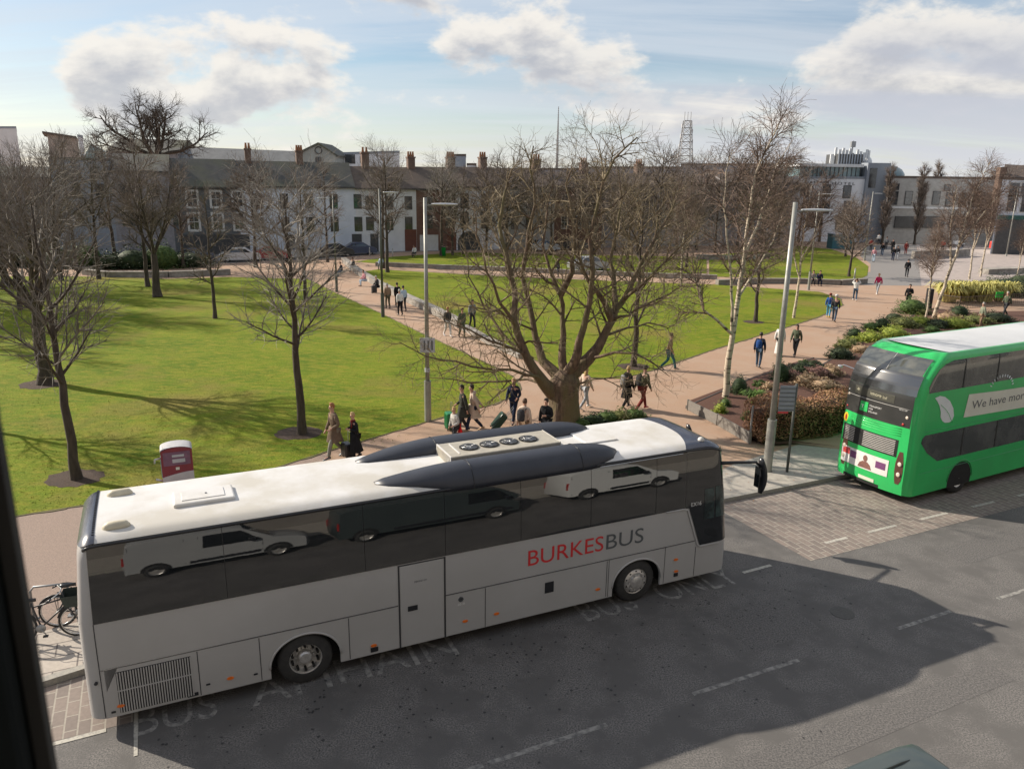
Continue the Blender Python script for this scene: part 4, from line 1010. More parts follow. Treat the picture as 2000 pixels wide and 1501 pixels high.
T.finish('tree', 'big mossy bare tree of many crooked limbs at the path fork, behind the coach roof', None, m_barkm, m_twigm, loc=base_)

# ---- young street trees: one clear stem, an upswept crown
def young(seed, h, lean=(0, 0), spread=1.0, clear=.30, r0=.13, nl=13, up=.07, dens=1.0, fastig=False, multi=0, l1=3.0, thick=1.0, nt=8):
    t_ = Tree(seed); t_.thick = thick; t_.coarse = thick > 1.5; rng = t_.rng; n = 14
    pts = [Vector((lean[0] * (i / n) ** 1.5 + rng.gauss(0, .03) * (i > 0), lean[1] * (i / n) ** 1.5 + rng.gauss(0, .03) * (i > 0), h * .86 * i / n)) for i in range(n + 1)]
    rad = [r0 * (1.25 if i == 0 else 1) * (1 - .88 * (i / n) ** 1.05) for i in range(n + 1)]
    if multi:
        k = int(n * .42); t_.put(pts[:k+1], rad[:k+1])
        for j in range(multi):
            a = 2 * PI * j / multi + rng.uniform(-.3, .3); d = Vector((math.cos(a) * .55, math.sin(a) * .55, 1))
            P2, R2 = t_.path(pts[k], d, h * .55 * rng.uniform(.85, 1.1), rad[k] * .62, .02, .03, .07, .5); t_.put(P2, R2)
            t_.grow(P2, R2, 0, [dict(n=int(8*dens), ang=(25, 50), len=l1*.75*spread, r=.045, t0=.12, up=up, wob=.10, seg=.4), dict(n=7, ang=(25, 50), len=1.2*spread, r=.018, up=.05, wob=.12, seg=.3), dict(n=nt, ang=(20, 50), len=.7, r=.009, t0=.1, up=.04, wob=.14, seg=.24)])
    else:
        t_.put(pts, rad)
        t_.grow(pts, rad, 0, [dict(n=nl, ang=(20, 32) if fastig else (38, 62), len=l1*spread, r=.055, t0=clear, up=up, wob=.08, seg=.4, taper=.55), dict(n=int(9*dens), ang=(15, 30) if fastig else (28, 52), len=1.45*spread, r=.021, t0=.15, up=.05, wob=.10, seg=.3), dict(n=nt, ang=(20, 50), len=.78, r=.0095, t0=.08, up=.035, wob=.13, seg=.25)])
    return t_
def place(src, name, label, p, rotz, scale, group=None):
    r_ = copy_tree(src); r_.location = p; r_.rotation_euler = (0, 0, rotz); r_.scale = (scale,) * 3
    r_['label'] = label
    if group: r_['group'] = group
    elif 'group' in r_: del r_['group']
    return r_
m_soilring = m_ring
def ring_soil(p, r_, seed):
    rng = random.Random(seed); mb = MB(); n = 24
    pts = [Vector((p.x + r_ * rng.uniform(.88, 1.1) * math.cos(2*PI*k/n), p.y + r_ * .9 * rng.uniform(.88, 1.1) * math.sin(2*PI*k/n), .139)) for k in range(n)]
    mb.add(pts + [Vector((p.x, p.y, .165))], [(k, (k+1) % n, n) for k in range(n)]); return struct(mb.build('soil', m_ring))
tA = young(21, 9.6, (-.3, .3), 1.1, .33, .15, 19, .05, 1.15, thick=1.1).finish('tree', 'slim bare tree in the left foreground, its soil ring beside the path behind the coach', None, m_bark, m_twig, loc=G(150, 936), rotz=0.3)
pA = G(150, 936); ring_soil(G(145, 934), .85, 1)
tB = young(22, 10.2, (.2, -.2), 1.15, .30, .30, 12, .05, 1.35, multi=6, l1=3.4, thick=1.2).finish('tree', 'stout dark tree forking low into many stems, at the left edge on the lawn', None, m_bark, m_twigr, loc=G(88, 750), rotz=1.0); ring_soil(G(82, 750), .95, 2)
tC = young(23, 9.8, (-.25, .2), 1.15, .34, .16, 20, .035, 1.15, thick=1.05, nt=7).finish('tree', 'slim bare grey tree with wide crown and soil ring, left of the pale path lamp', None, m_bark, m_twigg, loc=G(590, 848), rotz=2.0); ring_soil(G(585, 846), .85, 3)
tD = young(24, 11.0, (0, 0), .95, .25, .16, 15, .06, .9, thick=1.9, nt=7).finish('tree', 'mid lawn tree of reddish twigs, left of the dark house', None, m_bark, m_twigr, loc=G(420, 622), rotz=.5)
tD.scale = (.8,) * 3
GT = 'bare trees on the far side of the lawns'
def ptree(src, label, u, v, rot, sc, group=None): return place(src, 'tree', label, G(u, v), rot, sc, group)
ptree(tB, 'leaning bare tree whose trunk bends right, deep in the left lawn shade', 308, 580, 2.2, 1.02)
ptree(tD, 'bare tree standing directly behind the leaning one on the left lawn', 289, 560, 1.1, 1.15)
ptree(tD, 'bare tree beside the diagonal path, a little left of the dark lamp post', 598, 586, 3.0, .92)
ptree(tA, 'bare tree at the lawn edge by the low wall, far left', 193, 545, 4.0, 1.2)
ptree(tC, 'bare tree behind the left lawn, in front of the shaded wall', 120, 548, 5.0, 1.15)
ptree(tB, 'bare tree with a purple brown crown, at the far left edge of the photo', 10, 560, .4, 1.1)
ptree(tA, 'bare upright tree beyond the left foreground tree, on the lawn', 40, 605, 5.2, 1.0)
ptree(tD, 'tall bare tree beside the tall dark lamp post, in front of the pale blue house', 757, 532, .9, 1.12)
ptree(tC, 'bare tree left of the white house with the arched doorway', 862, 500, 2.9, 1.25)
ptree(tA, 'bare tree in front of the brown house, twin stems rising from the far lawn', 748, 524, 3.3, 1.3)
tE = young(25, 9.5, (.1, .1), 1.1, .25, .15, 16, .045, 1.0, thick=1.4, nt=7).finish('tree', 'slender brown tree on the middle lawn just right of the big mossy tree', None, m_bark, m_twigm, loc=G(1237, 716), rotz=.2); ring_soil(G(1237, 716), .8, 5)
ptree(tE, 'small dark tree on the middle lawn between the birch and the grey lamp post', 1475, 629, 1.9, .92); ring_soil(G(1472, 629), .7, 6)
tF = young(26, 7.2, (0, 0), 1.0, .28, .15, 18, .04, 1.0, thick=2.2, nt=7).finish('tree', 'round headed bare tree on the small lawn by the grey asphalt path', None, m_bark, m_twigr, loc=G(1658, 540), rotz=.7)
ptree(tF, 'round bare tree just behind the round headed one, by the grey path', 1651, 501, 2.4, 1.0)
# the dense brown row behind the middle lawn: far trees one can still tell apart
rng = random.Random(5)
spots = [(905, 496, 1.15), (950, 494, 1.2), (990, 500, 1.25), (1035, 492, 1.3), (1075, 498, 1.3), (1120, 490, 1.35), (1160, 497, 1.3), (1200, 490, 1.4), (1245, 498, 1.35), (1285, 488, 1.5), (1320, 496, 1.35), (1360, 488, 1.5), (1395, 494, 1.4), (1440, 486, 1.5), (1485, 484, 1.45), (1520, 478, 1.5), (1560, 474, 1.35), (1600, 472, 1.3), (1225, 520, 1.05), (1340, 522, 1.0)]
tQ = young(28, 9.5, (0, 0), 1.2, .22, .15, 17, .05, .95, thick=2.4, nt=7).finish('tree', 'brown bare tree behind the middle lawn, nearest the white house', None, m_bark, m_twigr, loc=G(884, 498), rotz=.7)
srcs = [tD, tQ, tF, tQ]
for i, (u, v, sc) in enumerate(spots):
    ptree(srcs[i % 4], 'brown bare tree in the dense row that closes the far side of the middle lawn', u, v, rng.uniform(0, 6.28), sc * (1.25 if srcs[i % 4] is tF else 1.0 if srcs[i % 4] is tQ else .88) * rng.uniform(.9, 1.0), GT)
for (u, v, sc, lb) in ((225, 520, 1.25, 'purple brown bare tree in front of the tall brown gable wall'), (360, 524, 1.0, 'bare tree before the dark grey house front'), (500, 522, 1.1, 'bare tree masking the left half of the pale blue house'), (150, 528, 1.2, 'dense bare tree below the sloping penthouse roof'), (640, 512, 1.0, 'bare tree at the head of the diagonal path')):
    ptree(tD if sc != 1.1 else tF, lb, u, v, rng.uniform(0, 6), sc * (1.3 if sc == 1.1 else 1))
for i, (u, v, src, sc) in enumerate(((-170, 590, tB, 1.25), (-330, 640, tD, 1.2), (-60, 560, tD, 1.2), (-420, 575, tB, 1.2), (-260, 560, tD, 1.3), (-150, 818, tA, 1.0), (-90, 585, tD, 1.3), (-230, 610, tB, 1.15), (-520, 610, tD, 1.3), (-350, 590, tD, 1.35), (-130, 546, tB, 1.2))):
    ptree(src, 'bare tree beyond the left edge of the photo, known by its lawn shadow', u, v, i * 1.3, sc, 'trees beyond the left edge')
# poplars on the far square
tP = young(27, 13, (0, 0), .75, .12, .20, 26, .12, 1.0, fastig=True, l1=3.4, thick=3.4).finish('poplar', 'narrow upright brown poplar beside the hotel, leftmost of the poplars on the square', None, m_bark, m_twigr, loc=G(1722, 478), rotz=.3, scale=.95)
place(tP, 'poplar', 'narrow upright poplar in the middle of the square, between two tall poles', G(1785, 480), 1.4, .95)
place(tP, 'poplar', 'narrow upright poplar right of the pair, before the stone terrace', G(1812, 474), 2.9, 1.0)
place(tP, 'poplar', 'broad brown poplar in front of the chimney at the right edge', G(1922, 476), 4.0, .95)
# the spreading tree that stands above the roofs on the skyline, top left
tS = Tree(31); rng2 = tS.rng
def sky_tree():
    pts, rad = tS.path(Vector((0, 0, 0)), Vector((.02, 0, 1)), 13.0, .75, .5, .0, .015, 1.5); tS.put(pts, rad)
    P = [dict(n=9, ang=(35, 65), len=3.9, r=.11, t0=.18, up=.06, wob=.14, seg=.6), dict(n=8, ang=(30, 60), len=2.1, r=.045, t0=.2, up=.05, wob=.17, seg=.4), dict(n=7, ang=(30, 60), len=1.15, r=.024, t0=.2, up=.03, wob=.2, seg=.35)]
    for j, (a, tilt_, ln, r_) in enumerate(((0.1, 62, 8.2, .34), (3.2, 66, 8.6, .32), (2.7, 38, 7.6, .30), (.5, 35, 7.2, .30), (1.6, 20, 7.0, .28), (4.6, 48, 6.2, .26), (5.4, 60, 7.0, .28), (3.8, 72, 7.4, .24))):
        d = Vector((math.cos(a) * math.sin(R(tilt_)), math.sin(a) * math.sin(R(tilt_)), math.cos(R(tilt_))))
        P2, R2 = tS.path(pts[-1] - Vector((0, 0, rng2.uniform(0, .8))), d, ln, r_, .07, .045, .10, .7); tS.put(P2, R2); tS.grow(P2, R2, 0, P)
sky_tree()
q = Y(290, 300, 112.0)
tS.finish('tree', 'large spreading bare tree rising above the rooftops against the sky, upper left', None, m_bark, M('dark skyline twigs', (0.07, 0.05, 0.035), (0.05, 0.035, 0.025), 1, .9), loc=(q.x, q.y, q.z - 13.2))

# ---- birches
def birch(seed, h, tips, r0=.14, stems=None):
    t_ = Tree(seed); rng = t_.rng
    t_.thick = 1.5
    P = [dict(n=10, ang=(28, 50), len=2.3, r=.030, t0=.25, up=.02, wob=.10, seg=.35, taper=.72), dict(n=9, ang=(25, 50), len=1.25, r=.014, t0=.12, up=-.04, wob=.11, seg=.25), dict(n=7, ang=(20, 50), len=.8, r=.0075, t0=.05, up=-.11, wob=.11, seg=.2)]
    for pl, rr in stems:
        pts = []
        for a, c in zip(pl, pl[1:]):
            k = max(2, int((c - a).length / .5))
            for i in range(k): pts.append(a.lerp(c, i / k) + Vector((rng.gauss(0, .025), rng.gauss(0, .025), 0)))
        pts.append(pl[-1]); n = len(pts); rad = [rr * (1 - .88 * (i / (n - 1)) ** .9) for i in range(n)]
        t_.big.tube(pts, rad, 9, cap=False)
        sub = [dict(P[0], n=max(4, int(n * .8))), P[1], P[2]]
        if rr == stems[0][1]: sub[0]['t0'] = .38
        t_.grow(pts, rad, 0, sub)
    return t_
bb = G(1417, 778); by = bb.y
def B_(u, v, dy=0): return Y(u, v, by + dy) - bb
stems = [([Vector((0, 0, -.05)), B_(1424, 700), B_(1430, 655), B_(1442, 580, .1), B_(1452, 500, .2), B_(1462, 420, .3), B_(1475, 340, .3), B_(1500, 285, .2), B_(1522, 240, .2)], .155),
 ([B_(1430, 655), B_(1428, 600, -.2), B_(1426, 520, -.4), B_(1420, 460, -.5), B_(1415, 400, -.6), B_(1420, 335, -.7), B_(1432, 290, -.8)], .075),
 ([B_(1430, 655), B_(1400, 625, -.5), B_(1375, 605, -.8), B_(1365, 560, -1.0), B_(1345, 525, -1.1), B_(1325, 480, -1.2)], .07),
 ([B_(1452, 500, .2), B_(1480, 440, .8), B_(1500, 380, 1.1), B_(1520, 320, 1.3), B_(1550, 270, 1.5)], .07),
 ([B_(1442, 580, .1), B_(1480, 520, 1.0), B_(1510, 470, 1.5), B_(1535, 400, 1.9)], .06)]
t_ = birch(41, 12, None, stems=stems); t_.finish('birch', 'tall white birch rising from the near planting bed, its trunk forking halfway', None, m_birch, m_birchtw, loc=bb)
def birch_straight(seed, h, r0): 
    return birch(seed, h, None, stems=[([Vector((0, 0, -.05)), Vector((.1, 0, h*.3)), Vector((.05, .1, h*.6)), Vector((.3, .1, h))], r0), ([Vector((.1, 0, h*.3)), Vector((-.6, .3, h*.55)), Vector((-.9, .3, h*.85))], r0*.55), ([Vector((.06, .05, h*.45)), Vector((.8, -.3, h*.65)), Vector((1.1, -.4, h*.88))], r0*.5)])
tG = birch_straight(42, 9.0, .11).finish('birch', 'thin pale birch on the lawn corner behind the grey street lamp', None, m_birch, m_birchtw, loc=G(1550, 621))
place(tG, 'birch', 'thin white stemmed birch, left of the leaning birch behind the green bus roof', G(1808, 624), 1.3, .72)
tH = birch(43, 10, None, stems=[([Vector((0, 0, 0)), Vector((.45, 0, 2.2)), Vector((1.0, 0, 5.0)), Vector((1.5, .2, 8.3)), Vector((2.3, .2, 10.6))], .14), ([Vector((.7, 0, 3.4)), Vector((.4, .3, 6)), Vector((.5, .5, 9))], .08), ([Vector((1.0, 0, 5)), Vector((2.2, -.4, 7.5)), Vector((3.4, -.5, 9.2)), Vector((4.2, -.5, 8.6))], .07), ([Vector((.9, 0, 4.6)), Vector((1.6, .6, 7)), Vector((1.9, .7, 9.6))], .06)])
tH.finish('birch', 'leaning white birch behind the green bus roof, its crown against the sky', None, m_birch, m_birchtw, loc=G(1822, 622))
place(tG, 'birch', 'white birch stem before the pale plaza steps, left of the pair', G(1893, 545), 2.0, 1.0)
place(tG, 'birch', 'white birch stem before the pale plaza steps, right of the pair', G(1915, 540), 4.0, .95)
place(tG, 'birch', 'small bare birch at the far right edge above the dark shrubs', G(1985, 545), 5.0, .62)
place(tG, 'birch', 'slim pale birch beyond the middle lawn, right of the big mossy tree', G(1330, 560), 3.0, .95)
# ================================================================ buildings
def wallmat(name, c, c2=None, scale=0.7, rough=0.85): return M(name, c, c2 or tuple(x * .8 for x in c), scale, rough, bump=0.15, bscale=30, detail=8)
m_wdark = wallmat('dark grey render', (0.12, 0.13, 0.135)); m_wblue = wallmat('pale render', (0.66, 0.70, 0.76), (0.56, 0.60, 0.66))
m_wpale = wallmat('off white render', (0.70, 0.71, 0.72), (0.60, 0.61, 0.62)); m_wbrown = wallmat('red brown brick', (0.20, 0.11, 0.08), (0.14, 0.08, 0.06), 3)
m_wwhite = wallmat('white render', (0.78, 0.79, 0.82), (0.70, 0.71, 0.74)); m_wgrey = wallmat('grey stone', (0.42, 0.41, 0.39), (0.33, 0.32, 0.30), 1.5)
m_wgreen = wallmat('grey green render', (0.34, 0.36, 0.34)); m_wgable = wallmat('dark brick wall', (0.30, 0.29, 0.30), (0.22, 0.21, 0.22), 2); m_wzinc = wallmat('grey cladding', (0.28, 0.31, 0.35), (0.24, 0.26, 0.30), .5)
m_slate = M('slate roof', (0.085, 0.082, 0.075), (0.055, 0.055, 0.052), 1.2, 0.7, bump=0.4, bscale=8, c3=(0.085, 0.088, 0.055), s3=1.0)
m_slate2 = M('brown tiled roof', (0.12, 0.09, 0.07), (0.08, 0.06, 0.05), 1.2, 0.75, bump=0.4, bscale=8)
m_frame = M('white window frame', (0.62, 0.62, 0.60), (0.55, 0.55, 0.53), 3, 0.5); m_frameb = M('dark window frame', (0.05, 0.05, 0.05), (0.07, 0.07, 0.07), 3, 0.5)
m_pane = M('house window glass', (0.03, 0.035, 0.04), (0.07, 0.075, 0.08), 0.9, 0.06, ior=1.7, contrast=(.45, .6)); m_chim = M('chimney brick', (0.19, 0.125, 0.095), (0.13, 0.088, 0.07), 3, 0.9); m_pot = M('chimney pot', (0.42, 0.20, 0.10), (0.32, 0.15, 0.08), 6, 0.9)
m_doorr = M('dark red door', (0.16, 0.05, 0.03), (0.12, 0.04, 0.025), 2, 0.5); m_tealb = M('green blue glass band', (0.12, 0.20, 0.22), (0.20, 0.28, 0.30), 0.4, 0.12, ior=1.7)
def house(name, label, A, Bp, eave, ridge, depth, wall, roof, wins=(), frame=None, sur=0.0, doors=(), chim=(), group=None, flat=False, cat='house', name_b=None, gable_chim_h=1.3):
    """A, Bp = the two ends of the street front at ground level; wins = (along, sill, width, height)"""
    A, Bp = Vector((A[0], A[1], .1)), Vector((Bp[0], Bp[1], .1)); x = (Bp - A); Ln = x.length; x.normalize(); y = Vector((-x.y, x.x, 0))
    if y.y < 0: y = -y
    t = thing(name, label, cat, group=group, X=basis(A, x, y, (0, 0, 1)) if x.cross(y).z > 0 else basis(A, x, y, (0, 0, 1)))
    b = MB(); b.box((0, 0, -.3), (Ln, depth, eave)); b.build('wall', wall, t)
    if flat:
        b = MB(); b.box((-.05, -.06, eave), (Ln + .05, depth, eave + .25)); b.build('parapet', roof, t)
    else:
        b = MB(); r_ = [(-.25, eave - .05), (depth / 2, ridge), (depth + .25, eave - .05), (depth + .2, eave + .12), (depth/2, ridge + .18), (-.3, eave + .1)]
        b.prism([(p, q) for p, q in r_], -.02, Ln + .02, 'x'); b.build('roof', roof, t)
        b = MB(); b.prism([(0.03, eave - .04), (depth - .03, eave - .04), (depth / 2, ridge)], 0.02, Ln - .02, 'x'); b.build('gable', wall, t)
        b = MB(); b.box((0, -.38, eave - .06), (Ln, -.24, eave + .05)); b.build('gutter', m_frameb, t)
    for (u, z, w, h_) in wins:
        fr_ = MB()
        s_ = sur if sur else .06; d_ = .05 if sur else .02
        for a in ((u - w/2 - s_, z - s_, u - w/2, z + h_ + s_), (u + w/2, z - s_, u + w/2 + s_, z + h_ + s_), (u - w/2, z + h_, u + w/2, z + h_ + s_), (u - w/2 - .05, z - s_ - .03, u + w/2 + .05, z)):
            fr_.box((a[0], -d_, a[1]), (a[2], .02, a[3]))
        fr_.box((u - w/2, -.012, z + h_/2 - .03), (u + w/2, .01, z + h_/2 + .03)); fr_.box((u - .02, -.01, z), (u + .02, .008, z + h_))
        f = fr_.build('window', frame or m_frame, t); p = MB(); p.box((u - w/2, -.006, z), (u + w/2, .015, z + h_)); p.build('pane', m_pane, f)
    for (u, w, h_, mt) in doors:
        b = MB(); b.box((u - w/2, -.03, 0), (u + w/2, .02, h_)); b.build('door', mt, t)
    for (u, w, n_) in chim:
        top = ridge + gable_chim_h; b = MB(); b.box((u - w/2, depth/2 - .55, ridge - 1.6), (u + w/2, depth/2 + .55, top)); b.box((u - w/2 - .08, depth/2 - .63, top), (u + w/2 + .08, depth/2 + .63, top + .18)); c = b.build('chimney', m_chim, t)
        for k in range(n_):
            b = MB(); b.smooth = True; b.lathe([(.13, top + .18), (.16, top + .25), (.11, top + .75), (.14, top + .82)], o=(u - w/2 + w * (k + .5) / n_, depth/2, 0), n=8); b.build('chimney_pot', m_pot, c)
    return t, Ln
# the long street front: a straight line behind the park
FA = R(20.5); F0 = Vector((-38.5, 89.5)); FD = Vector((math.cos(FA), math.sin(FA)))
def FP(u):                       # where the front meets the line of sight of a photo column
    d = ray(u, 345); k = Matrix(((d.x, -FD.x), (d.y, -FD.y))); t = k.inverted() @ F0; return F0 + FD * t[1]
def zat(u, v, P): d = ray(u, v); return CAM_H + d.z * (P[1] / d.y)
GH = 'houses of the terrace behind the park'
def rows(a0, a1, n, lv, w, h_): return [(a0 + (a1 - a0) * (k + .5) / n, z, w, h_) for z in lv for k in range(n)]
a, c = FP(330), FP(462)
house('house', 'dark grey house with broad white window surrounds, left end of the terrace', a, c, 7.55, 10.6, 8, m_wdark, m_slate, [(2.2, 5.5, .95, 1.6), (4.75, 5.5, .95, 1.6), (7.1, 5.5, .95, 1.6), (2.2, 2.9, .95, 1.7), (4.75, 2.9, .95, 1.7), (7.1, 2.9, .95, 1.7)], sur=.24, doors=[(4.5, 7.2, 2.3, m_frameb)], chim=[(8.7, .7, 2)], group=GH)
a, c = c, FP(692)
t_, ln = house('house', 'long pale blue house with a moss streaked slate roof, right of the dark grey one', a, c, 7.7, 10.5, 8, m_wblue, m_slate, rows(.8, 15.2, 5, (5.3, 2.6), .85, 1.6), frame=m_frameb, doors=[(13.5, 1.2, 2.2, m_frameb), (5.5, 1.1, 2.2, m_frameb)], chim=[(7.5, .8, 3), (15.5, .9, 2)], group=GH)
a, c = c, FP(812)
house('house', 'pale rendered house right of the blue one, behind the dark lamp post', a, c, 7.6, 10.1, 8, m_wpale, m_slate2, rows(.5, 7.8, 3, (5.2, 2.7), .85, 1.5), frame=m_frameb, doors=[(6.8, 1.5, 2.7, m_doorr), (2.2, 1.0, 2.2, m_frameb)], chim=[(7.9, .9, 3)], group=GH)
a, c = c, FP(888)
house('house', 'red brown brick house with a white shopfront, between the pale and the white houses', a, c, 7.6, 10.2, 8, m_wbrown, m_slate2, rows(.3, 5.6, 2, (5.2, 2.9), .85, 1.5), frame=m_frameb, doors=[(1.6, 2.4, 2.0, m_frame), (4.6, 1.2, 2.3, m_doorr)], chim=[(5.6, 1.0, 4)], group=GH)
a, c = c, FP(985)
t_, ln = house('house', 'white house with tall dark windows and an arched doorway, seen left of the big tree', a, c, 7.9, 10.3, 8, m_wwhite, m_slate2, [(1.3, 5.4, 1.0, 1.7), (4.1, 5.4, 1.0, 1.7), (1.3, 2.8, 1.0, 2.0), (4.1, 2.8, 1.0, 2.0), (6.5, 5.4, .9, 1.6), (6.5, 2.8, .9, 1.8)], frame=m_frameb, chim=[(5.0, .9, 3)], group=GH)
b = MB(); b.prism([(1.9 + 1.5*math.cos(PI*k/14), 1.0 + 1.4*math.sin(PI*k/14)) for k in range(15)] + [(.4, 0), (3.4, 0)], -.05, .02, 'y'); b.build('arched_doorway', m_frameb, t_)
b = MB(); b.prism([(2.7 + .26*math.cos(2*PI*k/16), 3.7 + .42*math.sin(2*PI*k/16)) for k in range(16)], -.05, .02, 'y'); b.build('oval_plaque', m_frameb, t_)
x = c
for i, (u, e, rg, wl, lb) in enumerate(((1085, 8.0, 10.2, m_wgrey, 'grey stone house half hidden by the crown of the big mossy tree'), (1180, 8.0, 9.9, m_wbrown, 'brown brick house behind the right half of the big tree'), (1290, 8.4, 9.9, m_wgable, 'dark house behind the dense row, left of the lattice mast'), (1420, 8.6, 10.0, m_wgrey, 'dull stone house behind the dense row, below the lattice mast'), (1562, 9.0, 10.4, m_wgable, 'dark brick block left of the hotel'))):
    c = FP(u); house('house', lb, x, c, e, rg, 9, wl, m_slate2, rows(.5, (c - x).length - .5, max(3, int((c - x).length / 3.2)), (5.4, 2.7), .9, 1.6), frame=m_frame if i % 2 else m_frameb, chim=[((c - x).length - 1, 1.0, 3)] if i < 3 else (), group=GH); x = c
# left of the terrace: the tall shaded gable walls
a, c = FP(95), FP(215)
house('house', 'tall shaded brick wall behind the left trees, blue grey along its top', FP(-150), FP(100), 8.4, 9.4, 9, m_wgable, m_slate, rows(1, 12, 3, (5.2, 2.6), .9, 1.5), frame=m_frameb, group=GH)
house('house', 'wide grey wall with a flat dark coping, left of the dark grey house', FP(100), FP(215), 10.3, 10.3, 8, m_wzinc, m_slate, rows(1, 8, 3, (6.4, 3.4), .8, 1.4), frame=m_frameb, flat=True, group=GH)
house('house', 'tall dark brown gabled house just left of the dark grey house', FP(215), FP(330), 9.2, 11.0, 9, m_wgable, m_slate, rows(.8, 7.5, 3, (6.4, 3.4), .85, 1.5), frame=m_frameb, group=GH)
# buildings that rise behind the terrace
def block(name, label, u0, v0, u1, v1, yy, wall, roofm, cat='building', depth=12, wins=(), slope=0.0, frame=None):
    p, q = Y(u0, v0, yy), Y(u1, v1, yy); z = max(p.z, q.z)
    t = thing(name, label, cat, (p.x, yy, .1)); Ln = q.x - p.x
    dl, dr_ = p.x * depth / yy, q.x * depth / yy      # side walls splay outward, as the plots on this square do
    b = MB(); b.rings([[Vector((0, 0, 0)), Vector((dl, depth, 0)), Vector((dl, depth, p.z)), Vector((0, 0, p.z))], [Vector((Ln, 0, 0)), Vector((Ln + dr_, depth, 0)), Vector((Ln + dr_, depth, q.z)), Vector((Ln, 0, q.z))]]); b.build('wall', wall, t)
    o_ = .5 if slope else .05
    b = MB(); b.rings([[Vector((-o_, -o_, p.z)), Vector((dl - o_, depth, p.z)), Vector((dl - o_, depth, p.z + .35)), Vector((-o_, -o_, p.z + .35))], [Vector((Ln + .05, -o_, q.z)), Vector((Ln + dr_ + .05, depth, q.z)), Vector((Ln + dr_ + .05, depth, q.z + .35)), Vector((Ln + .05, -o_, q.z + .35))]]); b.build('roof', roofm, t)
    for (u, v, w, h_) in wins:
        r_ = Y(u, v, yy); fm = MB(); fm.box((r_.x - p.x - w/2, -.06, r_.z - h_/2), (r_.x - p.x + w/2, .02, r_.z + h_/2)); f = fm.build('window', frame or m_frameb, t)
        pm = MB(); pm.box((r_.x - p.x - w/2 + .1, -.09, r_.z - h_/2 + .1), (r_.x - p.x + w/2 - .1, -.05, r_.z + h_/2 - .1)); pm.build('pane', m_pane, f)
    return t, p, q
block('building', 'pale flat roofed building at the extreme left of the skyline', -60, 252, 32, 252, 140, m_wpale, m_wzinc)
block('penthouse', 'pink beige penthouse with a sloping roof on the left skyline', 92, 262, 152, 272, 135, wallmat('beige render', (0.42, 0.36, 0.32)), m_slate2, slope=1)
b, p_, q_ = block('building', 'white stair tower with sloped glass, between the penthouse and the skyline tree', 152, 268, 162, 270, 134, m_wwhite, m_wzinc, depth=4)
t = thing('glass_roof', 'blue grey faceted glass roof left of the skyline tree', 'roof', Y(160, 312, 132)); b = MB(); P = [Y(u, v, yy) - Y(160, 312, 132) for u, v, yy in ((160, 312, 132), (178, 280, 132), (205, 296, 132), (212, 312, 132), (165, 312, 146), (180, 280, 146), (208, 296, 146), (215, 312, 146))]
b.add(P, [(0, 1, 2, 3), (7, 6, 5, 4), (0, 4, 5, 1), (1, 5, 6, 2), (2, 6, 7, 3), (0, 3, 7, 4)]); b.build('glazing', m_tealb, t)
def longroof(name, label, u0, v0, u1, v1, yy, drop, wall, roofm, depth=10):
    p, q = Y(u0, v0, yy), Y(u1, v1, yy); t = thing(name, label, 'building', (p.x, yy, .1)); Ln = q.x - p.x
    b = MB(); b.rings([[Vector((0, 0, 0)), Vector((0, depth, 0)), Vector((0, depth, p.z - drop)), Vector((0, 0, p.z - drop))], [Vector((Ln, 0, 0)), Vector((Ln, depth, 0)), Vector((Ln, depth, q.z - drop)), Vector((Ln, 0, q.z - drop))]]); b.build('wall', wall, t)
    b = MB(); b.rings([[Vector((0, -.4, p.z - drop)), Vector((0, depth/2, p.z)), Vector((0, depth + .4, p.z - drop))], [Vector((Ln, -.4, q.z - drop)), Vector((Ln, depth/2, q.z)), Vector((Ln, depth + .4, q.z - drop))]]); b.build('roof', roofm, t)
    return t, p, q
longroof('building', 'dark old house with chimneys under the skyline tree', 205, 268, 345, 272, 128, 2.2, m_wgable, m_slate)
t_, p, q = longroof('building', 'long grey slate roof behind the dark grey house', 330, 285, 600, 296, 126, 3.6, m_wzinc, M('pale slate', (0.19, 0.195, 0.20), (0.15, 0.155, 0.16), 1.0, 0.7))
# gabled hall with a round window
gx = [Y(u, v, 122) for u, v in ((585, 322), (590, 300), (622, 283), (656, 304), (656, 322))]; t = thing('building', 'pale gabled hall with a round window above the pale blue house', 'building', (gx[0].x, 122, .1))
b = MB(); pr = [(p.x - gx[0].x, p.z) for p in gx]; pr = [(0, 0)] + [(0, pr[1][1])] + [pr[2], (pr[3][0], pr[3][1])] + [(pr[4][0], 0)]; b.prism(pr, 0, 9, 'y'); b.build('wall', m_wgreen, t)
b = MB(); k_ = [(pr[1][0] - .3, pr[1][1]), (pr[2][0], pr[2][1] + .25), (pr[3][0] + .3, pr[3][1]), (pr[3][0] + .3, pr[3][1] - .25), (pr[2][0], pr[2][1] - .05), (pr[1][0] - .3, pr[1][1] - .25)]; b.prism(k_, -.3, 9.1, 'y'); b.build('roof', m_slate, t)
c_ = Y(622, 295, 122); b = MB(); b.smooth = True; b.tube([(c_.x - gx[0].x + .5*math.cos(2*PI*k/20), -.05, c_.z + .5*math.sin(2*PI*k/20)) for k in range(21)], .09, 5); b.build('round_window', m_frameb, t)
c_ = Y(622, 317, 122); b = MB(); b.box((c_.x - gx[0].x - .45, -.05, c_.z - .8), (c_.x - gx[0].x + .45, .02, c_.z + .7)); b.build('window', m_frameb, t)
block('building', 'white flat roofed block above the terrace, left of the thin mast', 672, 303, 780, 300, 128, m_wwhite, m_wzinc, wins=[(684, 312, 1.6, 1.4), (708, 313, .8, 1.0)])
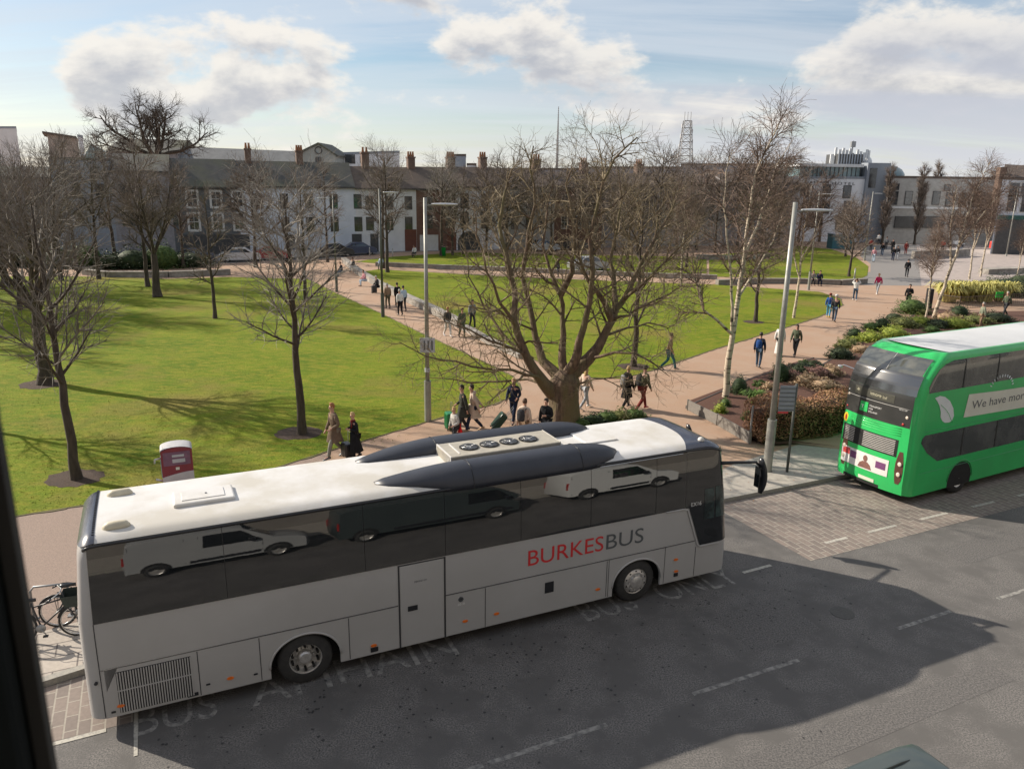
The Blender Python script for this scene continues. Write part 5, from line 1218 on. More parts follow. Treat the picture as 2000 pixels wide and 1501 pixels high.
for i, (u0, u1, v, yy, lb, mt) in enumerate(((886, 910, 306, 140, 'small square tower between the chimneys, left of the big tree', m_wzinc), (912, 930, 324, 138, 'little pale box behind the brick chimneys', m_wpale), (930, 1150, 333, 150, 'long low roofs on the skyline behind the big tree', m_wgable), (1150, 1330, 330, 150, 'dark flat roof on the skyline left of the lattice mast', m_wgable), (1330, 1562, 324, 150, 'long dark flat roof on the skyline right of the lattice mast', m_wgable))):
    block('building', lb, u0, v, u1, v, yy, mt, m_slate2)
# masts
m_steel = M('galvanised steel', (0.34, 0.35, 0.36), (0.26, 0.27, 0.28), 4, 0.5, metal=0.5)
p = Y(1091, 208, 300); q = Y(1091, 335, 300)
t = thing('mast', 'tall thin radio mast alone on the skyline, centre', 'mast', (p.x, 300, 0)); b = MB(); b.tube([(0, 0, 0), (0, 0, q.z + 8), (0, 0, p.z - 9), (0, 0, p.z)], [.55, .5, .34, .12], 6); b.build('pole', m_steel, t)
b = MB()
for k in range(30):
    z = q.z + (p.z - q.z) * k / 30; b.box((-.5 + .01*k, -.05, z), (.5 - .01*k, .05, z + .12))
b.build('rungs', m_steel, t)
yy = 210; p, q = Y(1338, 236, yy), Y(1336, 335, yy); wt, wb = .9, 2.1
t = thing('mast', 'lattice telecom mast with dishes, left of the tall birch crown', 'mast', (q.x, yy, 0)); b = MB(); zb, zt_ = q.z - 3, p.z
def cor(k, z): f = (z - zb) / (zt_ - zb); w = wb + (wt - wb) * f; return Vector(((w if k in (1, 2) else -w), (w if k in (2, 3) else -w), z))
lv = [zb + (zt_ - zb) * k / 9 for k in range(10)]
for k in range(4): b.tube([cor(k, 0) , cor(k, zb), cor(k, zt_)], .12, 4)
for a_, c_ in zip(lv, lv[1:]):
    for k in range(4): b.tube([cor(k, a_), cor((k+1) % 4, c_)], .06, 3); b.tube([cor((k+1) % 4, a_), cor(k, c_)], .06, 3); b.tube([cor(k, c_), cor((k+1) % 4, c_)], .07, 3)
b.build('lattice', m_steel, t)
rg = random.Random(8)
for k in range(9):
    z = zb + (zt_ - zb) * (.25 + .08 * k); b = MB(); sx = (-1, 1)[k % 2]; f = (z - zb) / (zt_ - zb); w = wb + (wt - wb) * f; b.box((sx * (w + .25) - .14, -.3, z), (sx * (w + .25) + .14, .1, z + .9)); b.build('antenna', m_wpale, t)
b = MB()
for dx in (-.8, 0, .8): b.tube([(dx, 0, zt_), (dx, 0, zt_ + 2.2)], .07, 4)
b.build('top_aerials', m_steel, t)
# hotel with its roof aerials
yy = 126
def wf(p0, u, v): r_ = Y(u, v, yy); return r_.x - p0.x, r_.z
t, p, q = block('hotel', 'white hotel with a green glazed top floor and lettering on its front', 1560, 350, 1700, 351, yy, m_wwhite, m_wzinc, depth=14, wins=[(1572, 372, 1.3, 2.0), (1614, 374, 1.3, 2.0), (1654, 376, 1.3, 2.0), (1576, 404, 1.3, 2.0), (1612, 406, 1.3, 2.0), (1655, 406, 1.3, 2.0), (1690, 402, 1.3, 2.0), (1590, 432, 2.6, 2.2), (1650, 436, 3.0, 2.2)])
x0, z0 = wf(p, 1564, 349); x1, z1 = wf(p, 1684, 328)
b = MB(); b.box((x0, .6, z0 + .3), (x1, 12, z1)); gz = b.build('top_floor', m_tealb, t)
b = MB()
for k in range(15): xx = x0 + (x1 - x0) * k / 14; b.box((xx - .05, .52, z0 + .3), (xx + .05, .62, z1))
b.build('mullions', m_frameb, gz)
b = MB(); b.box((x0 - .4, .1, z1), (x1 + .3, 12.5, z1 + .45)); b.build('roof', m_wpale, t)
x0, z0 = wf(p, 1684, 392); x1, z1 = wf(p, 1738, 320)
b = MB(); b.box((x0, -.5, 0), (x1, 13, z1)); tw = b.build('stair_tower', m_wzinc, t); a_, c_ = wf(p, 1702, 345)
b = MB(); b.box((a_ - .55, -.56, c_ - 1.8), (a_ + .55, -.49, c_ + 1.2)); b.build('window', m_pane, tw)
a_, c_ = wf(p, 1625, 362); X = basis((a_, -.03, c_), (1, 0, 0), (0, 0, 1), (0, -1, 0)); text_mesh('lettering', 'HOTEL', .6, m_dgrey, t, X, .03, width=3.6, spacing=1.3)
for k in range(7):
    a_, c_ = wf(p, 1577 + k * 6.5, 360); b = MB(); b.prism([(a_ + .13*math.cos(2*PI*j/10), c_ + .22 + .13*math.sin(2*PI*j/10)) for j in range(10)], -.03, .02, 'y'); b.build('wall_light', m_dgrey, t)
x0, z0 = wf(p, 1650, 326); x1, z1 = wf(p, 1702, 300)
pl_ = thing('rooftop_plant', 'dark plant room crowded with phone aerials and dishes on the hotel roof', 'rooftop plant', (p.x, yy, 0))
b = MB(); b.box((x0, 3, z0 - .5), (x1, 8, z1)); b.build('screen', m_frameb, pl_)
b = MB()
for k in range(9): xx = x0 + (x1 - x0) * k / 9; b.box((xx, 2.9, z0), (xx + .18, 3.0, z1))
b.build('screen_bars', m_wzinc, pl_)
rg = random.Random(4)
for (u, v0, v1) in ((1643, 322, 300), (1648, 318, 302), (1653, 305, 286), (1662, 300, 290), (1669, 300, 287), (1676, 300, 291), (1683, 300, 288), (1698, 300, 290), (1709, 322, 296), (1714, 322, 290), (1718, 320, 292), (1703, 312, 294)):
    a_, c0 = wf(p, u, v0); _, c1 = wf(p, u, v1); b = MB(); b.tube([(a_, 4.5, c0 - .4), (a_, 4.5, c1)], .05, 5); b.box((a_ - .17, 4.2, c1 - 1.3), (a_ + .17, 4.45, c1)); b.build('aerial', m_wpale, pl_)
a_, c0 = wf(p, 1690, 300); _, c1 = wf(p, 1690, 272); b = MB(); b.tube([(a_, 5, c0), (a_, 5, c1)], .09, 6); b.box((a_ - .35, 4.7, c1 - 1.0), (a_ + .35, 5.3, c1 - .1)); b.box((a_ - .3, 4.7, c1 - 2.6), (a_ + .25, 5.3, c1 - 1.9)); b.build('aerial', m_steel, pl_)
b = MB(); b.smooth = True; a_, c0 = wf(p, 1722, 316); b.ball((a_, 6, c0), 1.1); b.build('dome', m_wpale, pl_)
# stone terrace on the right side of the square
yy = 124
t, p, q = block('building', 'long grey stone terrace behind the poplars, right of the hotel', 1738, 349, 1962, 352, yy, m_wgrey, m_slate2, depth=12, wins=[(1746, 388, 1.2, 2.1), (1774, 388, 1.2, 2.1), (1800, 389, 1.2, 2.1), (1828, 388, 1.2, 2.1), (1854, 391, 1.2, 2.1), (1880, 392, 1.2, 2.1), (1906, 392, 1.2, 2.1), (1934, 393, 1.2, 2.1), (1750, 366, 1.0, 1.0), (1800, 367, 1.0, 1.0), (1850, 368, 1.0, 1.0), (1900, 368, 1.0, 1.0)])
for u0, u1, mt in ((1745, 1795, m_frameb), (1800, 1845, m_frameb), (1852, 1905, m_frameb), (1910, 1958, m_frameb)):
    a_, c_ = wf(p, u0, 446); a2, c2 = wf(p, u1, 424); b = MB(); b.box((a_, -.25, c_), (a2, .02, c2)); b.build('shopfront', mt, t)
b = MB(); a_, c_ = wf(p, 1740, 408); b.box((0, -.2, c_), (q.x - p.x, .02, c_ + .3)); b.build('string_course', m_wpale, t)
b = MB(); b.smooth = True; a_, c_ = wf(p, 1768, 346); b.ball((a_, 6, c_), (2.6, 2.6, 1.8)); b.build('roof_dome', m_tealb, t)
yy = 108
t, p, q = block('building', 'pale building with blue sash windows and a chimney, far right edge', 1958, 352, 2140, 358, yy, m_wblue, m_slate2, depth=12, wins=[(1980, 372, 1.5, 2.0), (1976, 398, 1.5, 2.3), (2003, 372, 1.5, 2.0), (2003, 400, 1.5, 2.3)], frame=m_frame)
b = MB(); r0 = wf(p, 1960, 350)[1]; b.rings([[Vector((0, -.3, r0)), Vector((3.6, 6, r0 + 2.0)), Vector((7.2, 12, r0))], [Vector((q.x - p.x, -.3, q.z)), Vector((q.x - p.x, 6, q.z + 2.0)), Vector((q.x - p.x, 12, q.z))]]); b.build('roof', m_slate2, t)
b = MB(); b.box((.2, 1.2, 5), (1.1, 2.1, r0 + 1.5)); ch = b.build('chimney', m_chim, t)
a_, c_ = wf(p, 1965, 430); b = MB(); b.box((.2, -.3, c_), (7, .02, c_ + .55)); sg = b.build('shop_sign', M('dark teal sign', (0.015, 0.09, 0.075), (0.012, 0.07, 0.06), 2, .5), t)
b = MB(); b.box((.2, -.2, 0), (7, .03, c_ - .05)); b.build('shopfront', m_frameb, t)
# low wooded ground and far roofs beyond, so the horizon is never bare
b = MB(); rg = random.Random(2); pts = [Vector((-700 + 1400 * k / 80, 420 + 40 * math.sin(k * .3), 0)) for k in range(81)]
b.rings([[p_ + Vector((0, 0, -3)) for p_ in pts], [p_ + Vector((0, 25, 4.5 + rg.uniform(0, 2.5))) for p_ in pts], [p_ + Vector((0, 60, -3)) for p_ in pts]], cap=(False, False), closed=False)
struct(b.build('hills', m_wgable))

# the building the photograph was taken from: its front stands just behind the camera
t = thing('building', 'cream front of the building behind the camera, on the near side of the street', 'building', group=None, X=basis(S(-60, -13.35), BD, BN, (0, 0, 1)))
b = MB(); b.box((0, -12, 0), (150, 0, 12.5)); b.build('wall', wallmat('warm cream render', (0.24, 0.22, 0.20), (0.20, 0.185, 0.17)), t)
for k in range(30):
    for z in (1.0, 4.3, 7.9):
        f = MB(); f.box((2 + k * 5, -.02, z), (4.6 + k * 5, .03, z + 2.1)); f = f.build('window', m_frame, t); b = MB(); b.box((2.1 + k * 5, .0, z + .1), (4.5 + k * 5, .045, z + 2.0)); b.build('pane', m_pane, f)
b = MB(); b.box((-.1, -12.1, 12.5), (150.1, .25, 12.8)); b.build('parapet', m_wpale, t)
# ================================================================ street furniture
m_pole = M('grey painted pole', (0.33, 0.33, 0.30), (0.26, 0.26, 0.24), 3, 0.45, metal=0.3)
m_poled = M('dark painted pole', (0.10, 0.11, 0.10), (0.08, 0.085, 0.08), 3, 0.5, metal=0.3)
m_lum = M('lamp head', (0.55, 0.56, 0.57), (0.48, 0.49, 0.50), 3, 0.35, metal=0.4)
m_sign = M('sign plate', (0.50, 0.52, 0.54), (0.44, 0.46, 0.48), 3, 0.4)
def lamp(label, p, h, pole, base_h=1.6, r=.075, arm=.95, rotz=0.0, base_r=None, name='street_lamp', head=True):
    t = thing(name, label, 'street lamp', p, rotz); b = MB(); b.smooth = True
    b.tube([(0, 0, -.05), (0, 0, base_h)], base_r or r * 1.55, 14); o = b.build('base', pole, t); autosmooth(o, 50)
    b = MB(); b.smooth = True; b.tube([(0, 0, base_h - .02), (0, 0, h)], [r, r * .72], 12); o = b.build('pole', pole, t)
    if head:
        b = MB(); b.smooth = True; b.tube([(0, 0, h - .28), (.25, 0, h - .25), (.45, 0, h - .24)], .025, 6); b.build('arm', pole, t)
        b = MB(); b.smooth = True; rs = []
        for k in range(9):
            f = k / 8; e = math.sin(PI * (.08 + .84 * f)) ** .5; x = .22 + arm * f; rs.append([Vector((x, .13 * e * math.cos(a), h - .22 + .045 * e * math.sin(a))) for a in [2*PI*j/10 for j in range(10)]])
        b.rings(rs); b.build('lamp_head', m_lum, t)
    return t
l1 = lamp('pale grey street lamp standing at the lawn edge left of the big mossy tree', G(836, 822), 8.35, m_pole, r=.085, rotz=R(5))
b = MB(); b.box((-.26, -.14, 2.72), (.30, -.11, 3.28)); b.build('square_sign', m_sign, l1, bevel=.01); b = MB(); b.lathe([(.10, 1.95), (.10, 2.10)], n=14); b.build('band', m_sign, l1)
b = MB()
for dx in (-.12, .02, .16): b.box((dx, -.145, 2.82), (dx + .06, -.141, 3.18))
b.build('sign_print', m_dgrey, [c for c in l1.children if c.name.startswith('square_sign')][0])
lamp('tall dark street lamp on the left side of the diagonal path', G(748, 619), 8.3, m_poled, r=.08, rotz=R(8))
lamp('thick pale grey street lamp in front of the copper hedge beside the green bus', G(1498, 919), 8.5, m_pole, base_h=1.75, r=.095, rotz=R(6))
lamp('grey street lamp on the lawn corner, behind the thin pale birch', G(1579, 566), 8.4, m_pole, r=.08, rotz=R(4))
lamp('grey street lamp beside the grey asphalt path', G(1688, 509), 8.2, m_pole, r=.08, rotz=R(5))
lamp('street lamp at the head of the diagonal path, left of its wall', G(658, 570), 7.6, m_poled, r=.07, rotz=R(190))
GPL = 'tall poles on the far square'
for (u, v, h, lb) in ((1752, 472, 9.0, 'tall pale pole on the square, left of the middle poplar'), (1805, 462, 9.5, 'tall pale pole on the square, right of the middle poplar'), (1668, 548, 1.2, 'short pale post at the lawn edge by the grey path'), (1903, 470, 9.5, 'tall pale pole before the pink stall'), (1965, 500, 9.0, 'tall pale pole near the right edge of the square'), (1068, 480, 6.5, 'pale pole seen through the crown of the big mossy tree')):
    t = thing('pole', lb, 'pole', G(u, v), 0, GPL); b = MB(); b.smooth = True; b.tube([(0, 0, 0), (0, 0, h)], [.09, .06], 8); b.build('shaft', m_pole, t); b = MB(); b.lathe([(.14, 0), (.12, .3)], n=8); b.build('foot', m_pole, t)
# slatted direction sign beside the thick lamp
t = thing('fingerpost', 'slatted grey direction sign on a slim dark post, in front of the copper hedge', 'sign', G(1537, 921)); b = MB(); b.smooth = True; b.tube([(0, 0, 0), (0, 0, 2.95)], .045, 8); b.build('post', m_poled, t)
b = MB(); b.box((-.52, -.05, 2.06), (-.03, -.03, 2.9)); pn = b.build('sign_panel', M('blue grey sign face', (0.24, 0.27, 0.30), (0.3, 0.33, 0.36), 2, .45), t)
b = MB()
for k in range(6): b.box((-.52, -.065, 2.10 + k * .14), (-.03, -.05, 2.115 + k * .14))
b.build('slats', m_poled, pn); b = MB(); b.box((-.52, -.062, 1.99), (-.2, -.035, 2.055)); b.build('red_strip', m_adr, pn)
# glass edged post by the hedge
t = thing('marker_post', 'slim grey metal post at the corner of the planting bed', 'post', G(1464, 862)); b = MB(); b.box((-.03, -.03, 0), (.03, .03, 1.35)); b.build('post', m_steel, t, bevel=.006); b = MB(); b.box((-.05, -.05, 0), (.05, .05, .03)); b.build('foot_plate', m_steel, t)
# red and white kiosk
m_kred = M('kiosk dark red', (0.24, 0.035, 0.05), (0.20, 0.03, 0.045), 3, .4); m_kmauve = M('kiosk mauve poster', (0.22, 0.11, 0.17), (0.15, 0.08, 0.13), 5, .4); m_kcyan = M('kiosk turquoise poster', (0.10, 0.42, 0.50), (0.55, 0.68, 0.70), 2.2, .4); m_kwhite = M('kiosk white', (0.55, 0.54, 0.55), (0.48, 0.47, 0.48), 4, .4)
cap_ = None
t = thing('kiosk', 'red and white phone kiosk with a rounded top on the path behind the coach', 'kiosk', G(352, 958), BUS_A - .02); b = MB()
pr = [(-.42, 0), (.42, 0), (.42, 1.34)] + [(.42 * math.cos(PI*k/10), 1.34 + .12*math.sin(PI*k/10)) for k in range(1, 10)] + [(-.42, 1.34)]
b.prism(pr, -.30, .30, 'y'); b.build('cabinet', m_kred, t, bevel=.02)
b = MB(); b.smooth = True; b.rings([[Vector((.43 * math.cos(PI*k/12), y_, 1.345 + .13*math.sin(PI*k/12))) for k in range(13)] for y_ in (-.31, .31)], cap=(False, False), closed=False); b.build('pale_hood', m_kwhite, t)
b = MB(); b.box((-.36, -.315, .92), (.36, -.298, 1.32)); ps = b.build('poster', m_kmauve, t); b = MB(); b.box((-.12, -.325, 1.0), (.22, -.312, 1.11)); b.box((-.12, -.325, 1.17), (.2, -.312, 1.24)); b.build('poster_print', m_sign, ps)
b = MB(); pts = [(-.42, .16)] + [(-.42 + .84*k/8, .30 + .12*math.sin(PI*.5*k/8)) for k in range(9)] + [(-.42 + .84*(8-k)/8, .58 + .12*math.sin(PI*.5*(8-k)/8)) for k in range(9)]; b.prism(pts[1:], -.322, -.298, 'y'); b.build('white_band', m_kwhite, t)
b = MB(); b.box((-.435, -.26, .55), (-.418, .26, 1.12)); b.build('side_poster', m_kcyan, t)
b = MB(); b.smooth = True; b.tube([(-.42, -.2, 1.15), (-.58, -.2, 1.12), (-.60, -.1, .98)], .025, 6); b.tube([(-.42, -.2, .45), (-.60, -.2, .52)], .03, 6); b.build('handle', m_kwhite, t)
b = MB(); b.box((-.05, -.325, .78), (.05, -.312, .86)); b.build('emblem', m_cream, t)
b = MB(); b.box((-.46, -.34, -.01), (.46, .34, .05)); b.build('plinth', m_conc, t)
# low stone seat walls
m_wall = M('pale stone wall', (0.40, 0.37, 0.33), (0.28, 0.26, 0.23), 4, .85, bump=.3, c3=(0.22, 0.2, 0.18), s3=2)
def lowwall(name, label, px, h, wd, cat='wall', mat=None, cap=True):
    P = [G(*q) for q in px]; b = MB(); c = MB(); o = P[0]
    for a, d in zip(P, P[1:]):
        t_ = (d - a).normalized(); n_ = Vector((-t_.y, t_.x, 0)) * wd / 2
        b.rings([[a - n_ - o, a + n_ - o, a + n_ - o + Vector((0, 0, h)), a - n_ - o + Vector((0, 0, h))], [d - n_ - o, d + n_ - o, d + n_ - o + Vector((0, 0, h)), d - n_ - o + Vector((0, 0, h))]])
        n2 = n_ * 1.12; z0, z1 = Vector((0, 0, h + .003)), Vector((0, 0, h + .06)); c.rings([[a - n2 - o + z0, a + n2 - o + z0, a + n2 - o + z1, a - n2 - o + z1], [d - n2 - o + z0, d + n2 - o + z0, d + n2 - o + z1, d - n2 - o + z1]])
    t = thing(name, label, cat, o); b.build('wall', mat or m_wall, t)
    if cap: c.build('coping', mat or m_wall, t)
    return t
lowwall('seat_wall', 'long pale stone seat wall along the right side of the diagonal path', [(672, 512), (700, 535), (745, 563), (800, 590), (850, 613), (900, 640)], .42, .5)
lowwall('seat_wall', 'lower pale stone kerb wall continuing toward the big tree', [(905, 642), (960, 672), (1020, 700)], .2, .45)
lowwall('seat_wall', 'dark shaded seat wall along the small right lawn', [(1400, 556), (1480, 553), (1560, 553), (1640, 556), (1690, 553)], .40, .5, mat=M('shaded stone wall', (0.26, 0.24, 0.21), (0.2, 0.18, 0.16), 4, .85))  # same stone in a darker tone: the wall's shade is in the colour
lowwall('seat_wall', 'thin pale wall line between the two lawns in the middle', [(735, 519), (840, 524), (960, 528), (1100, 534), (1240, 540), (1400, 545)], .35, .45)
lowwall('seat_wall', 'low wall at the back of the left lawn, below the tree shade', [(165, 536), (210, 541), (330, 541), (450, 536)], .45, .5)
lowwall('seat_wall', 'pale curb wall under the dense brown trees', [(1360, 506), (1420, 508), (1500, 505)], .5, .5)
lowwall('plaza_wall', 'grey block wall on the plaza right of the grey path', [(1782, 505), (1850, 503), (1890, 500)], .9, .5)
lowwall('plaza_wall', 'pale step wall above the yellow grasses on the plaza', [(1920, 535), (1990, 532), (2100, 530)], .5, 1.2)
# steps on the plaza
for k in range(3):
    pass
# railings
def railing(label, px, h, n, mat, solid=False):
    P = [G(*q) for q in px]; o = P[0]; t = thing('railing', label, 'railing', o)
    for a, d in zip(P, P[1:]):
        b = MB(); b.tube([a - o + Vector((0, 0, h)), d - o + Vector((0, 0, h))], .025, 5); b.tube([a - o + Vector((0, 0, .12)), d - o + Vector((0, 0, .12))], .02, 4); b.build('rail', mat, t)
        b = MB()
        for k in range(n): q = a.lerp(d, (k + .5) / n) - o; b.tube([q + Vector((0, 0, .1)), q + Vector((0, 0, h))], .011, 4)
        b.build('bars', mat, t)
        b = MB(); q = a - o; b.tube([q, q + Vector((0, 0, h + .08))], .04, 6); b.build('post', mat, t)
m_rail = M('brown railing paint', (0.10, 0.07, 0.05), (0.08, 0.055, 0.04), 3, .6)
railing('brown upright railing beside the planting strip, behind the green bus roof', [(1830, 600), (1872, 606), (1960, 600), (2060, 596)], 1.0, 26, m_rail)
railing('white railing along the top of the grey path', [(1748, 492), (1794, 494)], 1.0, 14, m_wpale)
# dark metal gate pillar at the end of the bed
t = thing('pillar', 'black metal pillar at the path end of the planting strip', 'pillar', G(1812, 602)); b = MB(); b.box((-.14, -.3, 0), (.14, .3, 1.5)); b.build('panel', m_black, t, bevel=.02); b = MB(); b.box((-.17, -.33, 0), (.17, .33, .06)); b.build('base', m_black, t)
# market stalls, bins, blocks on the far square
m_pink = M('pink awning', (0.70, 0.08, 0.30), (0.6, 0.07, 0.25), 1, .6); m_tealc = M('teal cabin', (0.03, 0.14, 0.17), (0.025, 0.11, 0.14), 1, .5); m_redb = M('red block', (0.62, 0.05, 0.035), (0.5, 0.04, 0.03), 2, .5)
def stall(label, u, v, w, h, col, wallm, rotz=0.0):
    t = thing('market_stall', label, 'stall', G(u, v), rotz); b = MB(); b.box((-w/2, -1, 0), (w/2, 1.2, 1.0)); b.build('counter', wallm, t)
    b = MB(); b.prism([(-1.3, h), (0.2, h + .7), (1.5, h), (1.5, h - .22), (-1.3, h - .22)], -w/2 - .2, w/2 + .2, 'x'); b.build('awning', col, t)
    b = MB()
    for x in (-w/2, w/2):
        for y_ in (-1.1, 1.3): b.tube([(x, y_, 0), (x, y_, h)], .04, 5)
    b.build('frame', m_steel, t); return t
stall('stall with a bright pink awning on the far square', 1898, 462, 3.4, 2.3, m_pink, m_wpale); stall('stall with a white awning left of the pink one', 1835, 462, 3.6, 2.2, m_roofb, m_wpale)
stall('stall with a white awning right of the pink one', 1932, 464, 3.0, 2.0, m_wpale, m_tealc)
t = thing('cabin', 'dark teal cabin under the poplars on the far square', 'cabin', G(1735, 462)); b = MB(); b.box((-2.2, -1.4, 0), (2.2, 1.4, 2.3)); b.build('walls', m_tealc, t); b = MB(); b.box((-2.4, -1.6, 2.3), (2.4, 1.6, 2.5)); b.build('roof', m_wpale, t); b = MB(); b.box((-.7, -1.44, .9), (1.6, -1.39, 1.9)); b.build('hatch', m_pane, t)
t = thing('cabin', 'blue grey cabin left of the round headed tree, behind the small lawn', 'cabin', G(1638, 485)); b = MB(); b.box((-1.4, -1, 0), (1.4, 1, 2.0)); b.build('walls', m_tealc, t); b = MB(); b.box((-1.5, -1.1, 2.0), (1.5, 1.1, 2.12)); b.build('roof', m_wzinc, t)
for u, v, lb in ((1948, 485, 'red block seat on the pale plaza, the left one'), (1998, 483, 'red block seat cut by the right edge of the photo')):
    t = thing('block_seat', lb, 'seat', G(u, v), .3); b = MB(); b.box((-.9, -.7, 0), (.9, .7, 1.0)); b.build('body', m_redb, t, bevel=.04); b = MB(); b.box((-.8, -.6, 1.0), (.8, .6, 1.04)); b.build('top', m_adr, t)
def bench(label, u, v, rot=0.0, mat=None):
    t = thing('bench', label, 'bench', G(u, v), rot); b = MB(); b.box((-.9, -.25, .40), (.9, .25, .48)); b.build('seat', mat or m_wpale, t, bevel=.01)
    for x in (-.75, .75): b = MB(); b.box((x - .05, -.22, 0), (x + .05, .22, .40)); b.build('leg', m_steel, t)
    b = MB(); b.box((-.9, .2, .55), (.9, .26, .9)); b.build('backrest', mat or m_wpale, t)
bench('pale bench on the far square, below the pink stall', 1960, 476); bench('pale bench on the far square, left of the bell shaped planter', 1872, 482, .2)
t = thing('planter', 'dark bell shaped planter on the plaza', 'planter', G(1872, 497)); b = MB(); b.smooth = True; b.lathe([(.55, 0), (.62, .15), (.5, .6), (.36, .9), (.40, 1.0)], n=14); b.build('bowl', m_wzinc, t); b = MB(); b.lathe([(.36, .98), (.05, 1.02)], n=14); b.build('earth', m_soil, t)
# parked cars along the terrace
def car(label, u, v, rot, paint, group='cars parked before the terrace'):
    t = thing('parked_car', label, 'car', G(u, v), rot, group); W = .86
    pr = [(-2.1, .28), (-2.15, .75), (-1.9, .95), (-1.35, 1.02), (-.75, 1.44), (.55, 1.46), (1.3, 1.0), (1.95, .85), (2.12, .6), (2.1, .28)]
    b = MB(); b.smooth = True; rs = []
    for k, w in enumerate((-W, -W + .06, 0, W - .06, W)): rs.append([Vector((x, w * (1 - max(0, z - .95) * .35), z - (.03 if k in (0, 4) else 0))) for x, z in pr])
    b.rings(rs); o = b.build('body', paint, t); autosmooth(o, 35)
    for sg in (-1, 1):
        b = MB(); b.add([(-1.15, sg * W * .99, 1.02), (1.05, sg * W * .99, 1.0), (.5, sg * W * .88, 1.37), (-.72, sg * W * .88, 1.36)], [(0, 1, 2, 3)]); b.build('side_window', m_cglass, t)
        for ax in (-1.3, 1.32):
            b = MB(); b.smooth = True; b.lathe([(.18, sg * (W - .2)), (.31, sg * (W - .18)), (.32, sg * (W - .03)), (.19, sg * (W + .01))], o=(ax, 0, .32), axis='y', n=16, cap=(False, False)); w_ = b.build('wheel', m_tyre, t); b = MB(); b.lathe([(.19, sg * (W - .02)), (.02, sg * (W))], o=(ax, 0, .32), axis='y', n=16, cap=(False, True)); b.build('rim', m_rim, w_)
    for x, y_, s in ((.62, 0, 1),):
        b = MB(); b.add([(1.28, -.7, 1.03), (1.28, .7, 1.03), (.58, .62, 1.44), (.58, -.62, 1.44)], [(0, 1, 2, 3)]); b.build('windscreen', m_cglass, t)
        b = MB(); b.add([(-1.38, -.7, 1.05), (-1.38, .7, 1.05), (-.8, .62, 1.43), (-.8, -.62, 1.43)], [(0, 3, 2, 1)]); b.build('rear_window', m_cglass, t)
m_cpaints = [M('car blue', (0.02, 0.035, 0.09), (0.02, 0.03, 0.08), 1, .3, coat=.4), M('car silver', (0.4, 0.41, 0.42), (0.36, .37, .38), 1, .3, metal=.4), M('car black', (0.015, .015, .017), (.02, .02, .022), 1, .3, coat=.4), M('car red', (0.35, 0.03, 0.03), (.3, .025, .025), 1, .3, coat=.4), M('car white', (0.65, .65, .65), (.6, .6, .6), 1, .3, coat=.4)]
for (u, v, k, lb) in ((700, 497, 0, 'dark blue car parked before the pale blue house'), (655, 500, 2, 'black car parked left of the dark blue one before the terrace'), (590, 504, 1, 'silver car parked before the pale blue house, left of the black one'), (530, 507, 3, 'red car parked behind the slim grey tree'), (470, 510, 4, 'white car parked before the dark grey house'), (380, 512, 0, 'blue car parked before the dark grey house, left of the white one'), (1120, 487, 2, 'black car half hidden behind the big mossy tree'), (1060, 490, 1, 'silver car seen through the crown of the big mossy tree'), (1150, 528, 1, 'grey car beyond the middle lawn, behind the big mossy tree')):
    car(lb, u, v, FA, m_cpaints[k])
# bollards
for u in (722, 767, 812):
    t = thing('bollard', {722: 'slim white bollard before the pale blue house', 767: 'slim white bollard right of the tall dark lamp post', 812: 'white bollard left of the pale grey street lamp'}[u], 'bollard', G(u, 500), 0, 'white bollards along the terrace'); b = MB(); b.smooth = True; b.lathe([(.06, 0), (.06, .95), (.03, 1.02)], n=8); b.build('post', m_frame, t); b = MB(); b.lathe([(.065, .75), (.065, .85)], n=8); b.build('band', m_steel, t)
t = thing('bin', 'dark green bin by the paths beyond the middle lawn', 'bin', G(866, 500)); b = MB(); b.smooth = True; b.lathe([(.28, 0), (.3, 1.0), (.32, 1.02)], n=12); b.build('body', m_greend, t); b = MB(); b.smooth = True; b.lathe([(.33, 1.02), (.2, 1.2), (.02, 1.25)], n=12); b.build('lid', m_black, t)

